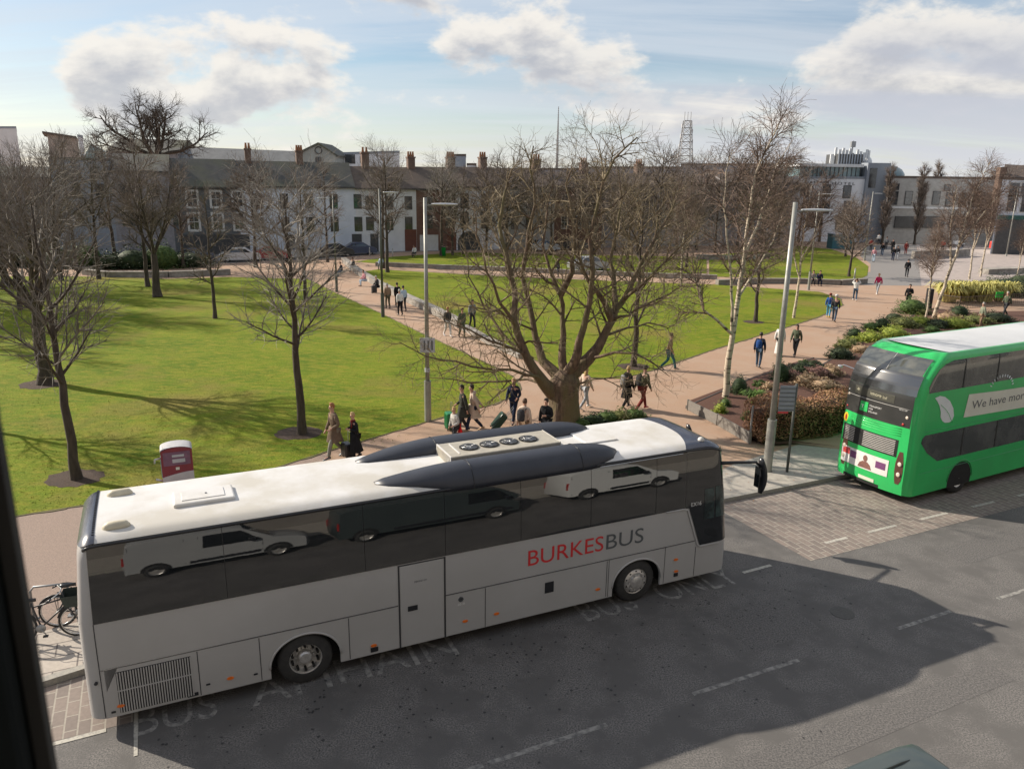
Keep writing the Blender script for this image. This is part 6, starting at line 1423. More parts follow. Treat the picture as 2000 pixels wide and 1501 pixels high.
# ---------------------------------------------------------------- bicycles behind the coach
m_bike = M('dark bicycle paint', (0.03, 0.03, 0.033), (0.04, 0.04, 0.045), 3, .35); m_basket = M('dark green basket', (0.03, 0.045, 0.04), (0.02, 0.03, 0.027), 20, .6)
def bicycle(label, p, rot, basket=True):
    t = thing('bicycle', label, 'bicycle', p, rot, None); R_ = .345
    for x in (0, 1.08):
        b = MB(); b.smooth = True; n = 32; rs = []
        for k in range(n + 1):
            a = 2*PI*k/n; c = Vector((x + R_*math.cos(a), 0, R_ + R_*math.sin(a))); d = Vector((math.cos(a), 0, math.sin(a))); rs.append([c + d * .02 * math.cos(q) + Vector((0, .02 * math.sin(q), 0)) for q in [2*PI*j/6 for j in range(6)]])
        b.rings(rs, cap=(False, False)); w = b.build('wheel', m_tyre, t)
        b = MB(); b.smooth = True; rs = [[Vector((x + (R_ - .03 + q[0])*math.cos(2*PI*k/n), q[1], R_ + (R_ - .03 + q[0])*math.sin(2*PI*k/n))) for q in ((.01, -.012), (.01, .012), (-.012, .012), (-.012, -.012))] for k in range(n + 1)]; b.rings(rs, cap=(False, False)); b.build('rim', m_chrome, w)
        b = MB()
        for k in range(18): a = 2*PI*k/18; b.tube([(x + .03*math.cos(a + .5), .02 * (-1)**k, R_ + .03*math.sin(a + .5)), (x + (R_-.03)*math.cos(a), 0, R_ + (R_-.03)*math.sin(a))], .0018, 3)
        b.build('spokes', m_chrome, w); b = MB(); b.lathe([(.025, -.05), (.025, .05)], o=(x, 0, R_), axis='y', n=10); b.build('hub', m_chrome, w)
    b = MB(); b.smooth = True
    for a, c in (((0, 0, R_), (.42, 0, .30)), ((.42, 0, .30), (.30, 0, .86)), ((.30, 0, .80), (0, 0, R_)), ((.42, 0, .30), (.90, 0, .72)), ((.32, 0, .76), (.86, 0, .86)), ((.90, 0, .70), (.85, 0, 1.0)), ((.905, 0, .70), (1.08, 0, R_))): b.tube([a, c], .017, 8)
    b.build('frame', m_bike, t)
    b = MB(); b.smooth = True; b.tube([(.66, -.30, .98), (.74, -.27, 1.03), (.84, -.08, 1.04), (.84, .08, 1.04), (.74, .27, 1.03), (.66, .30, .98)], .012, 8); hb = b.build('handlebar', m_chrome, t)
    for s_ in (-1, 1): b = MB(); b.smooth = True; b.tube([(.64, s_ * .305, .97), (.73, s_ * .275, 1.025)], .018, 8); b.build('grip', m_black, hb)
    b = MB(); b.smooth = True; b.rings([[Vector((x, y_, .90 + z)) for y_, z in ((-w, 0), (-w*.7, .05), (w*.7, .05), (w, 0), (0, -.02))] for x, w in ((.10, .06), (.15, .09), (.24, .08), (.34, .03), (.40, .015))]); b.build('saddle', m_black, t)
    b = MB(); b.smooth = True; b.lathe([(.09, -.05), (.09, -.044), (.02, -.044)], o=(.42, 0, .30), axis='y', n=20); b.tube([(.42, -.06, .30), (.50, -.07, .16)], .01, 6); b.tube([(.42, .06, .30), (.34, .07, .44)], .01, 6); b.build('crank', m_steel, t)
    for s_, q in ((-1, (.50, .16)), (1, (.34, .44))): b = MB(); b.box((q[0] - .045, s_ * .12 - .035, q[1] - .01), (q[0] + .045, s_ * .12 + .035, q[1] + .01)); b.build('pedal', m_black, t)
    b = MB(); b.smooth = True
    for x in (0, 1.08): b.tube([(x + .375*math.cos(a), 0, R_ + .375*math.sin(a)) for a in [R(20 + 11 * k) for k in range(14)]], .014, 5)
    b.build('mudguard', m_bike, t)
    if basket:
        b = MB(); b.rings([[Vector((1.02 + sx * (.12 + f * .05), sy * (.15 + f * .04), .72 + f * .26)) for sx, sy in ((-1, -1), (1, -1), (1, 1), (-1, 1))] for f in (0, 1)], cap=(True, False)); b.build('basket', m_basket, t)
    b = MB(); b.tube([(0, .1, .72), (.30, .1, .74)], .008, 5); b.tube([(0, -.1, .72), (.30, -.1, .74)], .008, 5); b.tube([(0, .1, .72), (0, .02, R_)], .007, 5); b.tube([(0, -.1, .72), (0, -.02, R_)], .007, 5); b.build('rack', m_bike, t)
    return t
bicycle('dark bicycle with a basket, its front wheel toward the rear of the coach', G(38, 1258), R(20))
bicycle('dark bicycle half hidden behind the rear corner of the coach', G(118, 1222), R(14), False)
b = None
t = thing('bike_stand', 'low steel hoop stand between the bicycles', 'bicycle stand', G(100, 1212), R(15)); b = MB(); b.smooth = True; b.tube([(-.35, .15, 0), (-.35, .15, .65), (-.28, .15, .74), (.28, .15, .74), (.35, .15, .65), (.35, .15, 0)], .024, 8); b.build('hoop', m_steel, t); b = MB(); b.box((-.42, .08, 0), (-.28, .22, .012)); b.box((.28, .08, 0), (.42, .22, .012)); b.build('foot_plate', m_steel, t)
# ================================================================ planting beds
def leafy(mb, c, r_, n, size, rng, shape='ball', flat=.8):
    for _ in range(n):
        if shape == 'ball':
            while True:
                d = Vector((rng.uniform(-1, 1), rng.uniform(-1, 1), rng.uniform(-.15, 1)))
                if .25 < d.length < 1: break
            d = d.normalized(); d = d * (rng.uniform(.62, 1.06) * (1 + .22 * math.sin(d.x * 5 + r_[0] * 40) * math.cos(d.y * 6 + r_[2] * 31) + .14 * math.sin(9 * d.z + 7 * d.x))); p = c + Vector((d.x * r_[0], d.y * r_[1], max(.02, d.z * r_[2])))
        else: p = c + Vector((rng.uniform(-1, 1) * r_[0], rng.uniform(-1, 1) * r_[1], rng.uniform(0, 1) * r_[2]))
        a, e = rng.uniform(0, 2*PI), rng.uniform(-1, 1); x = Vector((math.cos(a), math.sin(a), e * .7)).normalized(); y = x.cross(Vector((rng.uniform(-1, 1), rng.uniform(-1, 1), 1))).normalized(); s = size * rng.uniform(.6, 1.3)
        mb.add([p - x * s, p + y * s * .45, p + x * s, p - y * s * .45], [(0, 1, 2, 3)])
def leafmat(name, a, c, sc=3.0): return M(name, a, c, sc, 0.7, spec=.3)
m_box = leafmat('boxwood leaves', (0.035, 0.06, 0.02), (0.015, 0.03, 0.012)); m_beech = M('copper beech leaves', (0.36, 0.17, 0.085), (0.20, 0.085, 0.045), 5, .7, c3=(0.42, 0.24, 0.12), s3=3)
m_lime = leafmat('lime green leaves', (0.30, 0.33, 0.05), (0.16, 0.22, 0.03)); m_mid = leafmat('mid green leaves', (0.09, 0.14, 0.035), (0.04, 0.075, 0.02)); m_fern = leafmat('bright strap leaves', (0.12, 0.20, 0.04), (0.07, 0.13, 0.03))
m_gold = leafmat('golden variegated leaves', (0.55, 0.50, 0.18), (0.38, 0.36, 0.10)); m_tan = M('dry tan stems', (0.42, 0.30, 0.18), (0.28, 0.18, 0.11), 4, .8); m_pinkd = M('dusky heather', (0.26, 0.13, 0.11), (0.15, 0.08, 0.06), 4, .8); m_dkg = leafmat('dark shrub leaves', (0.05, 0.07, 0.03), (0.025, 0.035, 0.018)); m_olive = leafmat('olive leaves', (0.16, 0.17, 0.05), (0.10, 0.12, 0.04))
Q = lambda *px: [G(u, v, .12) for u, v in px]
bed = [G(u, v) for u, v in ((1342, 787), (1400, 765), (1462, 742), (1530, 716), (1588, 700), (1612, 722), (1680, 760), (1760, 800))] + [S(30, 7.7), S(21.5, 7.4)] + [G(u, v) for u, v in ((1640, 876), (1560, 868), (1500, 872), (1464, 852))]
struct(sheet('planting_bed', [(p.x, p.y) for p in bed], .20, m_soil))
bed2 = [G(u, v) for u, v in ((1590, 722), (1640, 695), (1740, 640), (1810, 604), (1900, 612), (2080, 606), (2080, 700), (1800, 800), (1640, 770))]
struct(sheet('planting_bed', [(p.x, p.y) for p in bed2], .205, m_soil))
m_corten = M('dark steel edging', (0.09, 0.085, 0.08), (0.06, 0.056, 0.053), 2, .55); m_edge = M('grey timber edging', (0.22, 0.20, 0.175), (0.16, 0.145, 0.13), 6, .8, stretch=(1, 1, 4))
def edging(label, px, h, mat, th=.05):
    P = [G(*q) for q in px]; o = P[0]; t = thing('bed_edging', label, 'edging', o); b = MB()
    for a, d in zip(P, P[1:]):
        t_ = (d - a).normalized(); n_ = Vector((-t_.y, t_.x, 0)) * th / 2; b.rings([[a - n_ - o, a + n_ - o, a + n_ - o + Vector((0, 0, h)), a - n_ - o + Vector((0, 0, h))], [d - n_ - o, d + n_ - o, d + n_ - o + Vector((0, 0, h)), d - n_ - o + Vector((0, 0, h))]])
    b.build('board', mat, t); b = MB()
    for p in P: b.box((p.x - o.x - .04, p.y - o.y - .04, 0), (p.x - o.x + .04, p.y - o.y + .04, h + .02))
    b.build('corner_post', mat, t)
edging('dark steel edging of the near planting bed, its pale face toward the coach', [(1343, 800), (1400, 829), (1464, 866)], .42, m_edge)
edging('low dark edging where the near planting bed meets the path', [(1341, 797), (1462, 744), (1588, 702)], .10, m_corten)
edging('low dark edging of the far planting strip beside the brown path', [(1592, 722), (1740, 640), (1806, 606)], .10, m_corten)
def plant(name, label, cat, u, v, r_, n, size, mat, seed, shape='ball', core=True, group=None, z=.2, stem=None):
    p = G(u, v); rng = random.Random(seed); t = thing(name, label, cat, (p.x, p.y, z - .02), 0, group); mb = MB(); leafy(mb, Vector((0, 0, 0)), r_, n, size, rng, shape); mb.build('foliage', mat, t, fix=False)
    b = MB(); b.smooth = True
    for k in range(5): a = rng.uniform(0, 6.28); b.tube([(0, 0, -.05), (r_[0]*.35*math.cos(a), r_[1]*.35*math.sin(a), r_[2]*.4), (r_[0]*.7*math.cos(a), r_[1]*.7*math.sin(a), r_[2]*.72)], .012, 4)
    b.build('stems', m_bark, t)
    if core: b = MB(); b.smooth = True; b.ball((0, 0, r_[2] * .38), (r_[0] * .72, r_[1] * .72, r_[2] * .48), 10, 6); b.build('heart', mat, t)
    return t
plant('box_ball', 'clipped dark green box ball beside the white birch trunk', 'shrub', 1443, 770, (.46, .46, .80), 2200, .035, m_box, 1)
plant('box_ball', 'clipped dark green box ball just right of the thick street lamp', 'shrub', 1524, 745, (.50, .50, .95), 2400, .036, m_box, 2)
plant('box_ball', 'clipped dark round bush beside the path, left of the yellow green planting', 'shrub', 1722, 645, (.60, .60, .85), 1700, .05, m_box, 3)
plant('box_ball', 'small clipped dark bush by the path end of the far strip', 'shrub', 1668, 660, (.55, .55, .6), 1200, .05, m_box, 31)
plant('box_ball', 'dark round bush before the brown railing', 'shrub', 1872, 622, (.75, .75, 1.0), 1500, .055, m_box, 32)
plant('shrub', 'little lime green bush in the bark near the front corner of the bed', 'shrub', 1406, 808, (.30, .28, .42), 700, .04, m_lime, 4)
plant('shrub', 'small green bush behind the lime green one', 'shrub', 1416, 795, (.26, .26, .36), 500, .04, m_mid, 5)
plant('shrub', 'small dark green bush beside the slim metal post', 'shrub', 1458, 822, (.22, .22, .40), 500, .04, m_mid, 6)
def strappy(label, u, v, r_, h, n, mat, seed, name='grass_clump', cat='grass clump', wd=.018):
    p = G(u, v); rng = random.Random(seed); t = thing(name, label, cat, (p.x, p.y, .2)); b = MB()
    for _ in range(n):
        a = rng.uniform(0, 2*PI); o = Vector((rng.uniform(-.3, .3) * r_, rng.uniform(-.3, .3) * r_, 0)); d = Vector((math.cos(a), math.sin(a), 0)); s = Vector((-d.y, d.x, 0)) * wd; L_ = r_ * rng.uniform(.5, 1.1); hh = h * rng.uniform(.7, 1.1)
        p1, p2, p3 = o + d * L_ * .35 + Vector((0, 0, hh * .75)), o + d * L_ * .75 + Vector((0, 0, hh * .95)), o + d * L_ * 1.1 + Vector((0, 0, hh * .65))
        b.add([o - s, o + s, p1 + s, p1 - s, p2 + s * .7, p2 - s * .7, p3], [(0, 1, 2, 3), (3, 2, 4, 5), (5, 4, 6)])
    b.build('leaves', mat, t, fix=False); b = MB(); b.lathe([(r_ * .3, -.02), (r_ * .2, .06), (.01, .08)], n=8); b.build('crown', m_soil, t); return t
strappy('spiky green grass clump left of the copper hedge, behind the slim post', 1473, 790, .55, .55, 220, m_fern, 7)
for i, (u, v, lb) in enumerate(((1850, 590, 'left yellow grass clump beside the leaning birch'), (1885, 588, 'middle yellow grass clump, behind the brown railing'), (1920, 590, 'right yellow grass clump, behind the brown railing'), (1952, 588, 'loose yellow grass clump left of the dark shrubs'))):
    strappy(lb, u, v, 1.5, 1.5, 420, m_gold, 40 + i, wd=.05)
# copper beech hedge
p = G(1490, 872); hb = MB(); rng = random.Random(9); t = thing('hedge', 'coppery brown beech hedge along the pavement, between the lamp and the green bus', 'hedge', (p.x, p.y, .14), BUS_A - .02)
Lh, Dh, Hh = 9.5, 1.15, 1.42
for _ in range(21000):
    f = rng.random(); x = rng.uniform(0, Lh); q = rng.random()
    if q < .42: y_, z = rng.uniform(-.05, .10), rng.uniform(0.05, Hh)
    elif q < .82: y_, z = rng.uniform(0, Dh), Hh + rng.uniform(-.10, .07)
    elif q < .9: x = rng.uniform(-.06, .1); y_, z = rng.uniform(0, Dh), rng.uniform(.05, Hh)
    else: y_, z = rng.uniform(0, Dh), rng.uniform(.1, Hh)
    z -= .16 * max(0, 1 - abs(y_) / .22) * (z / Hh) ** 4 + .16 * max(0, 1 - abs(Dh - y_) / .22) * (z / Hh) ** 4
    z += .10 * math.sin(x * 1.3 + 1) + .07 * math.sin(x * 2.1) + .05 * math.sin(x * 5.3 + y_ * 3); pz = Vector((x, y_ + .06 * math.sin(x * 3.7), max(.02, z)))
    a = rng.uniform(0, 2*PI); xx = Vector((math.cos(a), math.sin(a), rng.uniform(-.8, .8))).normalized(); yy_ = xx.cross(Vector((rng.uniform(-1, 1), rng.uniform(-1, 1), 1))).normalized(); s = .042 * rng.uniform(.6, 1.3); hb.add([pz - xx*s, pz + yy_*s*.5, pz + xx*s, pz - yy_*s*.5], [(0, 1, 2, 3)])
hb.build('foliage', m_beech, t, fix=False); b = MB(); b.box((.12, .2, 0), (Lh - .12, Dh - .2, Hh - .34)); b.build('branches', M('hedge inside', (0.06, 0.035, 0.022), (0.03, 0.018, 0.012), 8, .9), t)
# mixed planting on top of the bed behind the hedge, and along the far strip
GM = None
mix = [(1545, 742, .5, .35, m_pinkd, 'dusky heather mound right of the clipped ball by the lamp'), (1565, 728, .55, .35, m_dkg, 'dark heather mound above the hedge, nearest the path'), (1575, 752, .6, .40, m_tan, 'tan dry grass mound above the left end of the hedge'), (1598, 738, .55, .40, m_pinkd, 'dusky mound above the middle of the hedge'), (1608, 760, .65, .35, m_tan, 'pale tan mound spreading over the hedge top'), (1622, 735, .5, .38, m_tan, 'small tan mound near the bus corner'), (1590, 722, .5, .3, m_dkg, 'flat dark mound at the far tip of the near bed'),
 (1640, 700, .6, .45, m_dkg, 'dark low shrub beside the rear camera of the green bus'), (1655, 682, .6, .5, m_olive, 'olive shrub along the path near the bus roof corner'), (1700, 668, .7, .5, m_lime, 'yellow green shrub before the clipped dark bush'), (1745, 660, .8, .55, m_lime, 'yellow green shrub behind the bus roof corner'), (1765, 640, .8, .55, m_olive, 'olive shrub along the bus roof edge'), (1795, 636, .8, .5, m_lime, 'yellow green shrub by the roots of the leaning birch'), (1780, 612, 1.0, .9, m_mid, 'large glossy green shrub left of the black metal pillar'), (1830, 640, .8, .45, m_dkg, 'dark shrub before the leaning birch, at the bus roof edge'), (1850, 628, .8, .5, m_tan, 'tan shrub right of the leaning birch foot'), (1865, 640, .9, .5, m_lime, 'yellow shrub before the dark round bush'), (1905, 632, .9, .45, m_olive, 'low olive shrub behind the bus roof'), (1945, 628, 1.0, .5, m_dkg, 'low dark shrub right of the olive one'),
 (1960, 578, 1.6, 1.3, m_dkg, 'large dark shrub behind the railing at the far right'), (1995, 572, 1.6, 1.4, m_dkg, 'dark shrub cut by the right edge of the photo'), (1935, 572, 1.2, 1.0, m_mid, 'mid green shrub between the yellow grasses and the dark shrubs')]
for i, (u, v, r_, h, mt, lb) in enumerate(mix): plant('shrub', lb, 'shrub', u, v, (r_ * 1.25, r_ * 1.1, h * 1.25), int(1500 + 900 * r_), .05 + .01 * r_, mt, 60 + i)
# low green hedge strip at the foot of the big tree, just above the coach roof
for i, (u, v) in enumerate(((1132, 835), (1158, 828), (1184, 822), (1212, 819), (1238, 816))):
    plant('low_hedge_plant', 'low evergreen clump in the short strip right of the big tree foot', 'shrub', u, v, (.55, .42, .42), 900, .05, (m_mid, m_box, m_mid, m_olive, m_mid)[i], 90 + i, group='evergreen clumps behind the coach', z=.14)
for i, (u, v) in enumerate(((70, 520), (120, 522), (168, 523), (214, 524), (262, 524), (318, 523), (372, 520), (10, 519))):
    plant('evergreen_shrub', 'evergreen shrub in the row behind the low wall backing the left lawn', 'shrub', u, v, (2.3, 1.5, 1.5 + .5 * (i % 3)), 1500, .13, (m_dkg, m_box, m_mid)[i % 3], 120 + i, group='evergreen shrubs behind the low wall')
for i, (u, v, r_, h, mt, lb) in enumerate(((1500, 762, .3, .3, m_tan, 'small dry tuft between the strappy clump and the clipped ball'), (1485, 756, .28, .25, m_mid, 'tiny green plant in the bark above the strappy clump'), (1572, 716, .3, .28, m_mid, 'tiny green plant at the path side of the heather'), (1700, 645, .5, .5, m_mid, 'green shrub left of the clipped dark bush by the path'), (1745, 628, .6, .6, m_dkg, 'dark shrub between the clipped bush and the glossy one'), (1800, 615, .5, .5, m_olive, 'olive shrub at the foot of the black metal pillar'), (1680, 690, .5, .45, m_tan, 'tan shrub at the roof corner of the green bus'), (1665, 672, .35, .35, m_lime, 'little yellow green shrub beside the small clipped bush'), (1720, 682, .5, .4, m_pinkd, 'dusky shrub just above the green bus roof edge'), (1820, 650, .5, .4, m_mid, 'low green shrub above the pale bus roof'))):
    plant('shrub', lb, 'shrub', u, v, (r_ * 1.2, r_ * 1.1, h), 1100, .05, mt, 150 + i)
# litter and fallen leaves near kerbs, scattered pavement stains
b = MB(); rng = random.Random(77)
for _ in range(420):
    s, w = rng.uniform(13.5, 26), rng.uniform(3.2, 8.5); p = S(s, w, .1265 if w > 3.9 else .012); a = rng.uniform(0, 6.28); q = rng.uniform(.012, .03); x = Vector((math.cos(a), math.sin(a), 0)) * q; y_ = Vector((-x.y, x.x, .3 * q)); b.add([p - x, p + y_, p + x, p - y_], [(0, 1, 2, 3)])
o = b.build('fallen_leaves', m_beech, fix=False); o['kind'] = 'stuff'
b = MB()
for _ in range(420):
    s, w = rng.uniform(1, 15.5), -abs(rng.gauss(1.0, 1.3)); p = S(s, w, .0065); q = rng.uniform(.012, .035); n = 5; b.add([p + Vector((q * rng.uniform(.6, 1.2) * math.cos(2*PI*k/n), q * rng.uniform(.6, 1.2) * math.sin(2*PI*k/n), 0)) for k in range(n)], [tuple(range(n))])
o = b.build('tar_spots', M('tar', (0.035, 0.035, 0.036), (0.05, 0.05, 0.05), 10, .7), fix=False); o['kind'] = 'stuff'
# ================================================================ people
def cmat(name, c, k=.7, sc=9): return M('cloth ' + name, c, tuple(x * k for x in c), sc, 0.9, bump=.25, bscale=25, spec=.2)
SKIN = M('skin', (0.52, 0.30, 0.22), (0.46, 0.26, 0.19), 12, .6)
def skin_mesh(name, verts, edges, radii, mat, root=0, sub=1, flat=None):
    me = bpy.data.meshes.new(name + '_sk'); me.from_pydata(verts, edges, []); ob = bpy.data.objects.new(name + '_sk', me); C.objects.link(ob)
    ob.modifiers.new('skin', 'SKIN'); ob.modifiers['skin'].use_smooth_shade = True; sv = me.skin_vertices[0].data
    for i, r_ in enumerate(radii): sv[i].radius = r_ if isinstance(r_, tuple) else (r_, r_)
    for i in range(len(verts)): sv[i].use_root = (i == root)
    if sub: m_ = ob.modifiers.new('sub', 'SUBSURF'); m_.levels = sub; m_.render_levels = sub
    dg = bpy.context.evaluated_depsgraph_get(); out_ = bpy.data.meshes.new_from_object(ob.evaluated_get(dg)); out_.name = name
    bpy.data.objects.remove(ob); bpy.data.meshes.remove(me)
    out_.materials.clear(); out_.materials.append(mat); return out_
def meshobj(name, me, parent): o = bpy.data.objects.new(name, me); C.objects.link(o); o.parent = parent; return o
def person(label, p, heading, h=1.72, top=None, legs=None, hair=None, shoe=None, pose='walk', phase=1.0, coat=0.0, bag=None, bagmat=None, hairlen=0.0, armL=None, armR=None, near=False, hood=False, lean=.03, group=None, stout=1.0, hat=None, z=.12, slim=1.0, scarf=None):
    """local x = forward, y = left, z up; heading in radians"""
    k = h / 1.74; t = thing('person', label, 'person', (p[0], p[1], z), heading, group); t.scale = (k, k, k)
    st = .26 * phase
    hipz = .90; lf = lean
    J = {}
    J['pel'] = (0, 0, .93); J['sp'] = (lf * .5, 0, 1.14); J['ch'] = (lf, 0, 1.33); J['nk'] = (lf + .01, 0, 1.47); J['hd0'] = (lf + .02, 0, 1.56); J['hd'] = (lf + .035, 0, 1.655)
    if pose == 'sit':
        for a in ('pel', 'sp', 'ch', 'nk', 'hd0', 'hd'): x_, y_, z_ = J[a]; J[a] = (x_ + (z_ - .93) * .12, y_, z_ - .40)
    for s_, sg in (('L', 1), ('R', -1)):
        ph = st * sg; y_ = .095 * sg
        if pose == 'sit':
            J['hip' + s_] = (0, y_, .50); J['kn' + s_] = (.42, y_ * 1.3, .50); J['an' + s_] = (.40 + .05 * sg, y_ * 1.3, .08); J['to' + s_] = (.55 + .05 * sg, y_ * 1.5, .04)
        elif pose == 'stand':
            J['hip' + s_] = (0, y_, .90); J['kn' + s_] = (.02, y_ * 1.05, .50); J['an' + s_] = (-.01, y_ * 1.1, .08); J['to' + s_] = (.14, y_ * 1.4, .035)
        else:
            J['hip' + s_] = (0, y_, .90)
            if ph > 0: J['kn' + s_] = (ph * .62 + .05, y_, .49); J['an' + s_] = (ph * 1.12, y_, .085); J['to' + s_] = (ph * 1.12 + .145, y_ * 1.2, .055)
            else: J['kn' + s_] = (ph * .25 + .05, y_, .49); J['an' + s_] = (ph * 1.25, y_, .13); J['to' + s_] = (ph * 1.25 + .12, y_ * 1.2, .035)
        dz = -.40 if pose == 'sit' else 0
        J['sh' + s_] = (lf, .175 * sg, 1.40 + dz)
        arm = armL if s_ == 'L' else armR; sw = -st * sg * .8
        if pose == 'sit': J['el' + s_] = (.10, .25 * sg, 1.14 + dz); J['wr' + s_] = (.33, .12 * sg, 1.02 + dz)
        elif arm == 'front': J['el' + s_] = (.05, .25 * sg, 1.13); J['wr' + s_] = (.27, .10 * sg, 1.18)
        elif arm == 'hold': J['el' + s_] = (-.02, .25 * sg, 1.13); J['wr' + s_] = (.20, .20 * sg, 1.02)
        elif arm == 'pull': J['el' + s_] = (-.12, .24 * sg, 1.14); J['wr' + s_] = (-.30, .25 * sg, .92)
        elif arm == 'up': J['el' + s_] = (.12, .30 * sg, 1.42); J['wr' + s_] = (.15, .16 * sg, 1.62)
        else: J['el' + s_] = (sw * .35, .235 * sg, 1.12); J['wr' + s_] = (sw * .85 + .03, .235 * sg, .88)
        w = Vector(J['wr' + s_]); e = Vector(J['el' + s_]); d = (w - e).normalized(); J['hn' + s_] = tuple(w + d * .075)
    order = ['pel', 'sp', 'ch', 'nk', 'hd0', 'hd'] + [a + s_ for s_ in 'LR' for a in ('hip', 'kn', 'an', 'to', 'sh', 'el', 'wr', 'hn')]
    ix = {n: i for i, n in enumerate(order)}
    E_ = [('pel', 'sp'), ('sp', 'ch'), ('ch', 'nk'), ('nk', 'hd0'), ('hd0', 'hd')]
    for s_ in 'LR': E_ += [('pel', 'hip' + s_), ('hip' + s_, 'kn' + s_), ('kn' + s_, 'an' + s_), ('an' + s_, 'to' + s_), ('ch', 'sh' + s_), ('sh' + s_, 'el' + s_), ('el' + s_, 'wr' + s_), ('wr' + s_, 'hn' + s_)]
    rad = {'pel': (.12, .10), 'sp': (.115, .095), 'ch': (.14, .10), 'nk': (.052, .052), 'hd0': (.062, .072), 'hd': (.078, .094), 'hip': .085, 'kn': .055, 'an': .038, 'to': (.035, .026), 'sh': .055, 'el': .040, 'wr': .027, 'hn': (.036, .018)}
    V = [J[n] for n in order]; RR = [rad.get(n) or rad[n[:-1]] for n in order]; ED = [(ix[a], ix[b_]) for a, b_ in E_]
    # top of the skull, nose, and the fingers and thumb of each hand
    hx, hy, hz_ = J['hd']
    V.append((hx - .005, 0, hz_ + .055)); RR.append((.062, .075)); ED.append((ix['hd'], len(V) - 1))
    if near:
        for s_, sg in (('L', 1), ('R', -1)):
            w = Vector(J['wr' + s_]); hn = Vector(J['hn' + s_]); d = (hn - w).normalized(); sd_ = d.cross(Vector((0, sg, .2))).normalized()
            for q, (off, ln) in enumerate(((-.026, .062), (-.009, .074), (.009, .070), (.026, .055))):
                V.append(tuple(hn + sd_ * off + d * ln * .45)); RR.append(.0095); ED.append((ix['hn' + s_], len(V) - 1)); V.append(tuple(hn + sd_ * off * 1.1 + d * ln * .8 + Vector((0, -sg * .018, 0)))); RR.append(.008); ED.append((len(V) - 2, len(V) - 1))
            V.append(tuple(w + d * .035 + sd_ * .045)); RR.append(.010); ED.append((ix['wr' + s_], len(V) - 1))
    body_ = meshobj('body', skin_mesh('body', V, ED, RR, SKIN), t)
    # trousers
    def part(name, names, mat, grow, extra=(), parent=t, root='pel', rfun=None, edges=None):
        vs = [J[n] for n in names]; id_ = {n: i for i, n in enumerate(names)}; es = [(id_[a], id_[b_]) for a, b_ in (edges or E_) if a in id_ and b_ in id_]; rs = []
        for n in names:
            r_ = rad.get(n) or rad[n[:-1]]; r_ = r_ if isinstance(r_, tuple) else (r_, r_); g_ = grow(n); rs.append((r_[0] * stout * g_[0] + g_[1], r_[1] * g_[0] + g_[1]))
        return meshobj(name, skin_mesh(name, vs, es, rs, mat, root=id_[root]), parent)
    if legs: part('trousers', ['pel', 'hipL', 'knL', 'anL', 'hipR', 'knR', 'anR'], legs, lambda n: (1.05, .014) if n[:2] != 'an' else (1.1, .016))
    # shoes
    sm_ = MB(); sm_.smooth = True
    for s_ in 'LR':
        a, c = Vector(J['an' + s_]), Vector(J['to' + s_]); d = (c - a); d.z = 0; d.normalize(); zb = min(a.z, c.z) - .03
        sm_.rings([[a + d * x_ + Vector((-d.y * w_ * math.cos(q), d.x * w_ * math.cos(q), -.055 + (h_ * (.5 + .5 * math.sin(q))) + (c.z - a.z + .02) * max(0, x_) / .16)) for q in [2*PI*j/8 for j in range(8)]] for x_, w_, h_ in ((-.075, .025, .06), (-.05, .042, .09), (.03, .045, .085), (.11, .05, .055), (.175, .04, .04), (.20, .015, .02))])
    sm_.build('shoes', shoe or m_black, t)
    # coat, jacket or top
    jn = ['pel', 'sp', 'ch', 'shL', 'elL', 'wrL', 'shR', 'elR', 'wrR', 'nk']
    tp = part('coat' if coat else 'jacket', jn, top, lambda n: {'pel': (1.08, .026), 'sp': (1.10, .028), 'ch': (1.06, .026), 'nk': (1.0, .012)}.get(n, (1.15, .020) if n[:2] != 'wr' else (1.1, .018)), root='sp')
    if coat:                          # the skirt of a long coat: folds that widen to the hem
        b = MB(); b.smooth = True; rs = []; rg_ = random.Random(int(h * 1000) + int(coat * 100)); ph_ = rg_.uniform(0, 6)
        for q in range(9):
            f = q / 8; z_ = 1.02 - (1.02 - coat) * f; rx, ry = .135 + .075 * f + abs(st) * .22 * f, (.165 + .055 * f) * stout
            rs.append([Vector((lf * (1 - f) + rx * math.cos(a) * (1 + .07 * f * math.sin(5 * a + ph_)), ry * math.sin(a) * (1 + .07 * f * math.sin(5 * a + ph_)), z_ + .012 * f * math.sin(3 * a + ph_))) for a in [2*PI*j/28 for j in range(28)]])
        b.rings(rs, cap=(True, False)); b.build('coat_skirt', top, tp)
    if scarf: b = MB(); b.smooth = True; b.rings([[Vector((lf + .012 + .075 * r_ * math.cos(a), .085 * r_ * math.sin(a), z_)) for a in [2*PI*j/12 for j in range(12)]] for r_, z_ in ((1.15, 1.40), (1.25, 1.44), (1.1, 1.49), (.9, 1.51))]); b.tube([(.14, .03, 1.42), (.17, .04, 1.2)], [.04, .035], 6); b.build('scarf', scarf, t)
    # hair
    b = MB(); b.smooth = True; rs = []; hc = Vector((hx - .012, 0, hz_ + .022)); n = 14
    for q in range(8):
        f = q / 7; th = PI * (.03 + .62 * f)
        rs.append([hc + Vector((math.sin(th) * math.cos(a) * (.096 - (.030 if math.cos(a) > .3 and f > .45 else 0)), math.sin(th) * math.sin(a) * .089, math.cos(th) * .115 + (.05 * f if math.cos(a) > .3 else 0))) for a in [2*PI*j/n for j in range(n)]])
    b.rings(rs)
